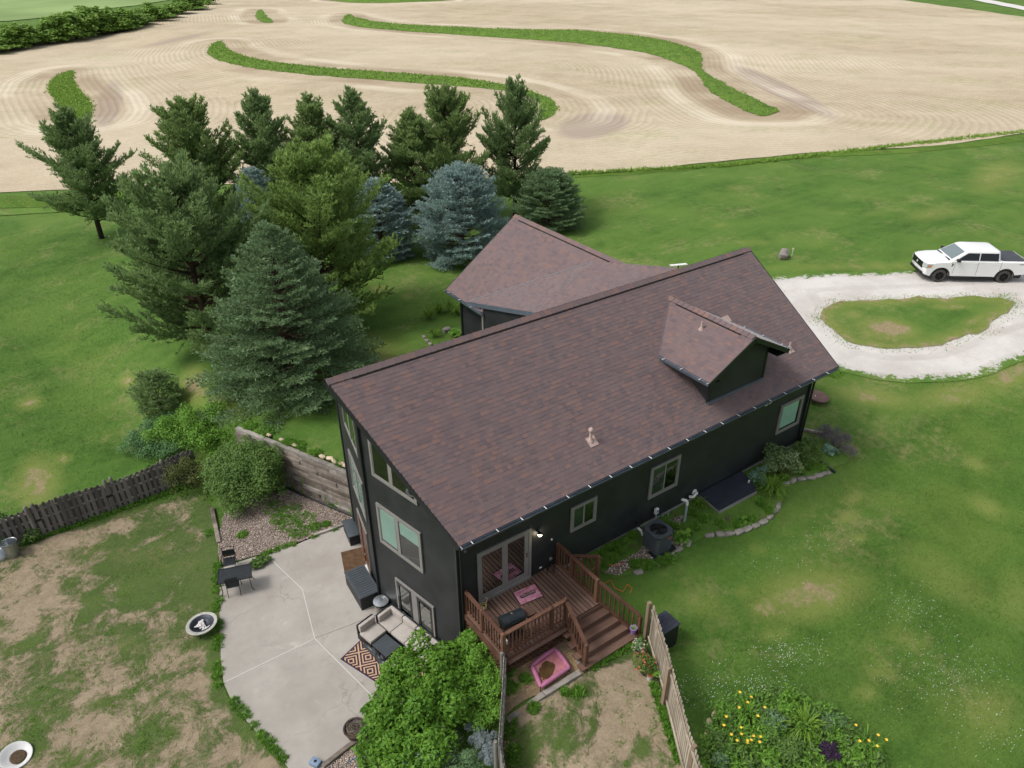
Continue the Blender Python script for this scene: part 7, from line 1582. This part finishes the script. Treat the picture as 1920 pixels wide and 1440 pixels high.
# climbing vine at the deck lattice
shrub('vine', 'leafy vine climbing the lattice at the deck front', [lob(1000, 1195, -1.5, 12, .2), lob(985, 1215, -1.8, 16, .2), lob(1020, 1185, -1.4, 9, .2), lob(965, 1240, -2.0, 20, .2), lob(975, 1285, -2.1, 20, .15)], 1500, .07, 'shrub_mid', 120, .6, 'vine')
# --- far hedgerow, tree by tree
HT = [(-40, 62, 100), (2, 45, 92), (28, 42, 88), (52, 50, 84), (78, 44, 80), (104, 22, 77), (130, 20, 73), (156, 8, 68), (182, 26, 64), (206, 14, 60), (232, 16, 54), (254, 26, 48), (282, 6, 40), (306, 10, 34), (330, 2, 26), (352, -6, 18), (376, -12, 8)]
nm = ['leftmost', 'second', 'third', 'fourth', 'fifth', 'sixth', 'seventh', 'eighth', 'ninth', 'tenth', 'eleventh', 'twelfth', 'thirteenth', 'fourteenth', 'fifteenth', 'sixteenth', 'seventeenth']
protos = []
for i, (px, py, bpy_) in enumerate(HT):
    b, H = at_top(px, py, bpy_); o = thing('hedgerow_tree', 'green tree of the far hedgerow, %s from the left' % nm[i], 'tree', b, 'trees of the far hedgerow')
    if len(protos) < 4:
        rg = np.random.default_rng(200 + i); lb = [(0, 0, .50, .36, .36, .46), (.22, .1, .34, .30, .30, .34), (-.24, .05, .32, .30, .30, .32), (.05, -.24, .36, .30, .30, .36), (0, .2, .62, .22, .22, .3), (-.1, -.1, .18, .44, .44, .2), (.2, -.1, .14, .36, .36, .16)]
        v, f = leaves(rg, lb, 3600, .075, .6, .5, .6, 6); me = npmesh('crown', v, f); me.materials.append(MAT['far_tree']); tk = MB().tube([(0, 0, -.03), (.01, 0, .3), (0, 0, .6)], [.035, .025, .01], 6); tm = tk.obj('trunk', 'bark', None); protos.append((me, tm.data)); bpy.data.objects.remove(tm)
    me, tm = protos[i % 4]
    for n_, d_ in (('crown', me), ('trunk', tm)):
        c = bpy.data.objects.new(n_, d_); COL.objects.link(c); c.parent = o
        if n_ == 'crown': c['kind'] = 'stuff'
    wd_ = random.uniform(9, 13); o.scale = (wd_, wd_, H * 1.05); o.rotation_euler = (0, 0, random.uniform(0, 6.28))
for px, py, bp, lb in ((270, 22, 40, 'bare gray dead tree in front of the far hedgerow'), (366, 2, 12, 'pale dead brush at the right end of the far hedgerow')):
    b, H = at_top(px, py, bp); o = thing('dead_tree', lb, 'tree', b); rg = np.random.default_rng(px); m = MB()
    for k in range(46): a = rg.uniform(0, 6.28); e = np.array([math.cos(a) * rg.uniform(.3, 1.), math.sin(a) * rg.uniform(.3, 1.), rg.uniform(.2, 1)]) * (3.0, 3.0, H * .8); m.tube([(0, 0, -.1), e * .5 + rg.normal(0, .2, 3), e], [.10, .07, .03], 4, cap=False)
    c = m.obj('branches', 'dead_wood', None); c.parent = o
# --- tufts, pebbles, clover: uncountable
def stuff(name, label, cat, v, f, mat):
    o = link(name, npmesh(name, v, f), mat); o['kind'] = 'stuff'; return tag(o, label, cat)
def tufts(pts, n, h, spread, rg, nb=7):
    """n grass tufts scattered about a list of ground points (px, py, radius_px, weight)"""
    P = []; w_ = np.array([p[3] if len(p) > 3 else 1. for p in pts]); k = rg.choice(len(pts), n, p=w_ / w_.sum())
    loc = [G(p[0], p[1]) for p in pts]
    for i in k:
        b = loc[i]; r_ = pts[i][2] * depth(b) / F_PX; a = rg.uniform(0, 6.28); q = math.sqrt(rg.random()) * r_; x, y = b[0] + q * math.cos(a), b[1] + q * math.sin(a); P.append((x, y, gz(x, y) + .02))
    P = np.array(P); D = norm(np.stack([rg.normal(0, .35, n), rg.normal(0, .35, n), np.ones(n)], 1)); return blades(P, D, h * rg.uniform(.5, 1.4, n), .034, nb, spread, rg)
rg = np.random.default_rng(300)
edge_ = [(411 + random.uniform(-6, 2), y, 9) for y in range(1062, 1290, 9)] + [(422 + (y - 1290) * .85 - 6, y, 10) for y in range(1290, 1440, 9)] + [(497 + k * 13, 1040 - k * 4.6, 7) for k in range(12)]
edge_ = [e for e in edge_ if random.random() < .62]; v, f = tufts(edge_, 1300, .13, .5, rg); stuff('weeds', 'unmown weeds along the edge of the concrete patio', 'weeds', v, f, 'weed')
e2 = [(30 + k * 15, 1022 - k * 5.2, 10) for k in range(22)] + [(-30, 1060, 30), (330, 925, 25), (395, 925, 25), (400, 890, 30), (300, 870, 25), (345, 850, 40), (420, 830, 30), (395, 1000, 10)]
v, f = tufts(e2, 1500, .14, .5, rg); stuff('weeds', 'weeds along the foot of the dark fence and bank', 'weeds', v, f, 'weed')
e3 = [(p[0], p[1], 8) for p in ((1110, 1045), (1125, 1040), (1140, 1030), (1155, 1025), (1170, 1018), (1185, 1008), (1150, 1050), (1165, 1035), (1130, 1060), (1300, 965), (1305, 990), (1290, 1000), (1255, 1050), (1240, 1056), (1215, 1062), (1265, 990), (1250, 985), (1190, 1060), (1320, 975), (1350, 985), (1380, 985), (1410, 975), (1440, 960), (1425, 945), (1500, 885), (1520, 880), (1470, 900), (1540, 880))]
v, f = tufts(e3, 3400, .17, .5, rg); stuff('weeds', 'grassy weeds in the planting strip along the south wall', 'weeds', v, f, 'weed')
e4 = [(1110 + k * 11, 1252 - k * 6.4, 8) for k in range(9)] + [(1226 + k * 5, 1290 + k * 15, 7) for k in range(10)] + [(955, 1370, 18), (960, 1420, 18), (985, 1275, 10), (960, 1290, 14), (952, 1260, 12), (1085, 1300, 12), (1000, 1330, 12), (1060, 1300, 8)]
v, f = tufts(e4, 2600, .15, .45, rg); stuff('weeds', 'grass tufts round the edges of the side yard', 'weeds', v, f, 'weed')
e5 = [(1065 + k * 14, 328 - (k * 14) * .055 - max(0, k * 14 - 300) * .06, 9) for k in range(62)] + [(x, 372 + (300 - x) * .02, 16) for x in range(-20, 300, 20)]
v, f = tufts(e5, 2600, .32, .5, rg, 5); stuff('tall_grass', 'tall unmown grass along the edge of the far field', 'grass', v, f, 'terrace_blade')
tv = []
for T in TER[:3]:
    T2 = smooth_poly(T, 5); Q = rg.uniform(T2.min(0), T2.max(0), (60000, 2)); Q = Q[inpoly(Q[:, 0], Q[:, 1], T2)][:2600]; dd_, _, _ = polydist(Q[:, 0], Q[:, 1], T2); Q = Q + rg.normal(0, .25, Q.shape); tv.append(np.concatenate([Q, (zt(Q[:, 0], Q[:, 1]) + .1 + .55 * ss(0, 4.5, dd_))[:, None]], 1))
tv = np.concatenate(tv); n = len(tv); v, f = blades(tv, norm(np.stack([rg.normal(0, .5, n), rg.normal(0, .5, n), np.ones(n)], 1)), rg.uniform(.15, .42, n), .07, 4, .6, rg); stuff('tall_grass', 'tall ragged grass on the field terraces', 'grass', v, f, 'terrace_blade')
e6 = [(640 - 5 + k * 6, 905 + k * 2.5, 6) for k in range(2)] + [(560, 835, 14), (590, 850, 14), (540, 830, 12), (500, 810, 18), (470, 800, 14), (515, 955, 22), (540, 985, 24), (570, 975, 22), (545, 960, 22), (525, 975, 18), (560, 1000, 18), (590, 990, 12), (455, 1005, 10), (625, 950, 8), (612, 985, 8), (1560, 700, 20), (700, 735, 30)]
v, f = tufts(e6, 2600, .13, .55, rg); stuff('weeds', 'weeds growing among the pebbles by the timber wall', 'weeds', v, f, 'weed')
pts = [(random.uniform(0, 400), random.uniform(960, 1440), 14) for k in range(150)]
v, f = tufts(pts, 4200, .06, .6, rg, 5); stuff('grass_tufts', 'low grass tufts in the worn yard', 'grass', v, f, 'weed')
pts = [(random.uniform(1000, 1270), random.uniform(1270, 1440), 9) for k in range(70)]
v, f = tufts(pts, 900, .055, .6, rg); stuff('grass_tufts', 'low grass tufts in the dirt below the stairs', 'grass', v, f, 'weed')
dv = []; 
for a_, b_ in zip(drv, np.roll(drv, -1, 0)): dv.append(a_)
for a_ in isl: dv.append(a_)
dv = np.array(dv); n = 5000; k = rg.integers(0, len(dv), n); P = np.concatenate([dv[k] + rg.normal(0, .3, (n, 2)), np.zeros((n, 1))], 1); P[:, 2] = zt(P[:, 0], P[:, 1]) + .04
v, f = blades(P, norm(np.stack([rg.normal(0, .4, n), rg.normal(0, .4, n), np.ones(n)], 1)), .06 * rg.uniform(.5, 1.4, n), .05, 4, .6, rg); stuff('grass_tufts', 'grass tufts growing along the gravel drive', 'grass', v, f, 'weed')
# lawn blades in the near lawn so it is not a flat sheet
def lawnfill(poly, n, h, mat, name, label):
    p = np.array([G(*q)[:2] for q in poly]); lo, hi = p.min(0), p.max(0); X = rg.uniform(lo, hi, (n, 2)); X = X[inpoly(X[:, 0], X[:, 1], p)]; dd_, _, _ = polydist(X[:, 0], X[:, 1], p); X = X[rg.random(len(X)) < np.clip(dd_ / 4., 0.0, 1)]; bb = blobs(BARE)(X[:, 0], X[:, 1], None, np.concatenate([X, zt(X[:, 0], X[:, 1])[:, None]], 1)); X = X[rg.random(len(X)) > bb * 1.9]
    P = np.concatenate([X, (zt(X[:, 0], X[:, 1]) + .0)[:, None]], 1); m_ = len(P)
    d = norm(np.stack([rg.normal(0, .6, m_), rg.normal(0, .6, m_), np.ones(m_)], 1)); s, _ = frames(d); L = (h * rg.uniform(.5, 1.5, m_))[:, None]; w_ = L * .16
    v = np.stack([P - s * w_, P + s * w_, P + d * L], 1).reshape(-1, 3); f = np.arange(m_ * 3).reshape(-1, 3); stuff(name, label, 'grass', v, f, mat)
lawnfill([(1170, 1190), (1200, 1090), (1300, 1030), (1480, 910), (1620, 800), (1700, 720), (2000, 690), (2150, 1560), (1300, 1560)], 280000, .055, 'lawn_blade', 'lawn_grass', 'mown grass blades of the near lawn')
lawnfill([(-60, 420), (200, 420), (330, 560), (330, 760), (280, 880), (0, 1010), (-200, 800)], 130000, .06, 'lawn_blade', 'lawn_grass', 'mown grass blades of the lawn behind the dark fence')
# clover heads
P = []
for (cx, cy, rx, ry, n) in ((1320, 1290, 60, 40, 150), (1480, 1225, 70, 30, 260), (1430, 1285, 60, 22, 160), (1560, 1010, 70, 35, 120), (1770, 1270, 100, 60, 420), (1700, 1140, 70, 40, 200), (1450, 1060, 60, 30, 70), (1880, 1380, 60, 40, 80)):
    for k in range(n): q = G(cx + random.gauss(0, rx * .6), cy + random.gauss(0, ry * .6)); P.append(q + (0, 0, .05))
P = np.array(P); v, f = leaves(rg, [(0, 0, 0, .001, .001, .001)], len(P), .021, 1., 2.); v = v + np.repeat(P, 4, 0); stuff('clover_flowers', 'white clover heads dotted over the near lawn', 'clover', v, f, 'white_petal')
def pebble_field(poly, n, name, label):
    p = np.array(poly); lo, hi = p.min(0), p.max(0); X = rg.uniform(lo, hi, (n, 2)); X = X[inpoly(X[:, 0], X[:, 1], p)]; m_ = len(X); C = np.concatenate([X, (zt(X[:, 0], X[:, 1]) + .055)[:, None]], 1)
    o8 = np.array([(1, 0, 0), (-1, 0, 0), (0, 1, 0), (0, -1, 0), (0, 0, .7), (0, 0, -.7)]); s = rg.uniform(.012, .034, (m_, 1, 3)); v = (C[:, None, :] + o8[None] * s + rg.normal(0, .003, (m_, 6, 3))).reshape(-1, 3)
    fc = np.array([(0, 2, 4), (2, 1, 4), (1, 3, 4), (3, 0, 4), (2, 0, 5), (1, 2, 5), (3, 1, 5), (0, 3, 5)]); f = (np.arange(m_)[:, None, None] * 6 + fc[None]).reshape(-1, 3); stuff(name, label, 'pebbles', v, f, 'pebble_mix')
leaf('pebble_mix', [(.0, (.14, .105, .09)), (.35, (.32, .25, .21)), (.65, (.46, .37, .31)), (.9, (.60, .53, .47)), (1., (.75, .72, .68))], .0, .8)
pebble_field(PEBBLE_A, 9000, 'pebbles', 'loose river pebbles between timber wall and patio'); pebble_field(PEBBLE_B, 4500, 'pebbles', 'loose river pebbles at the lower patio edge')
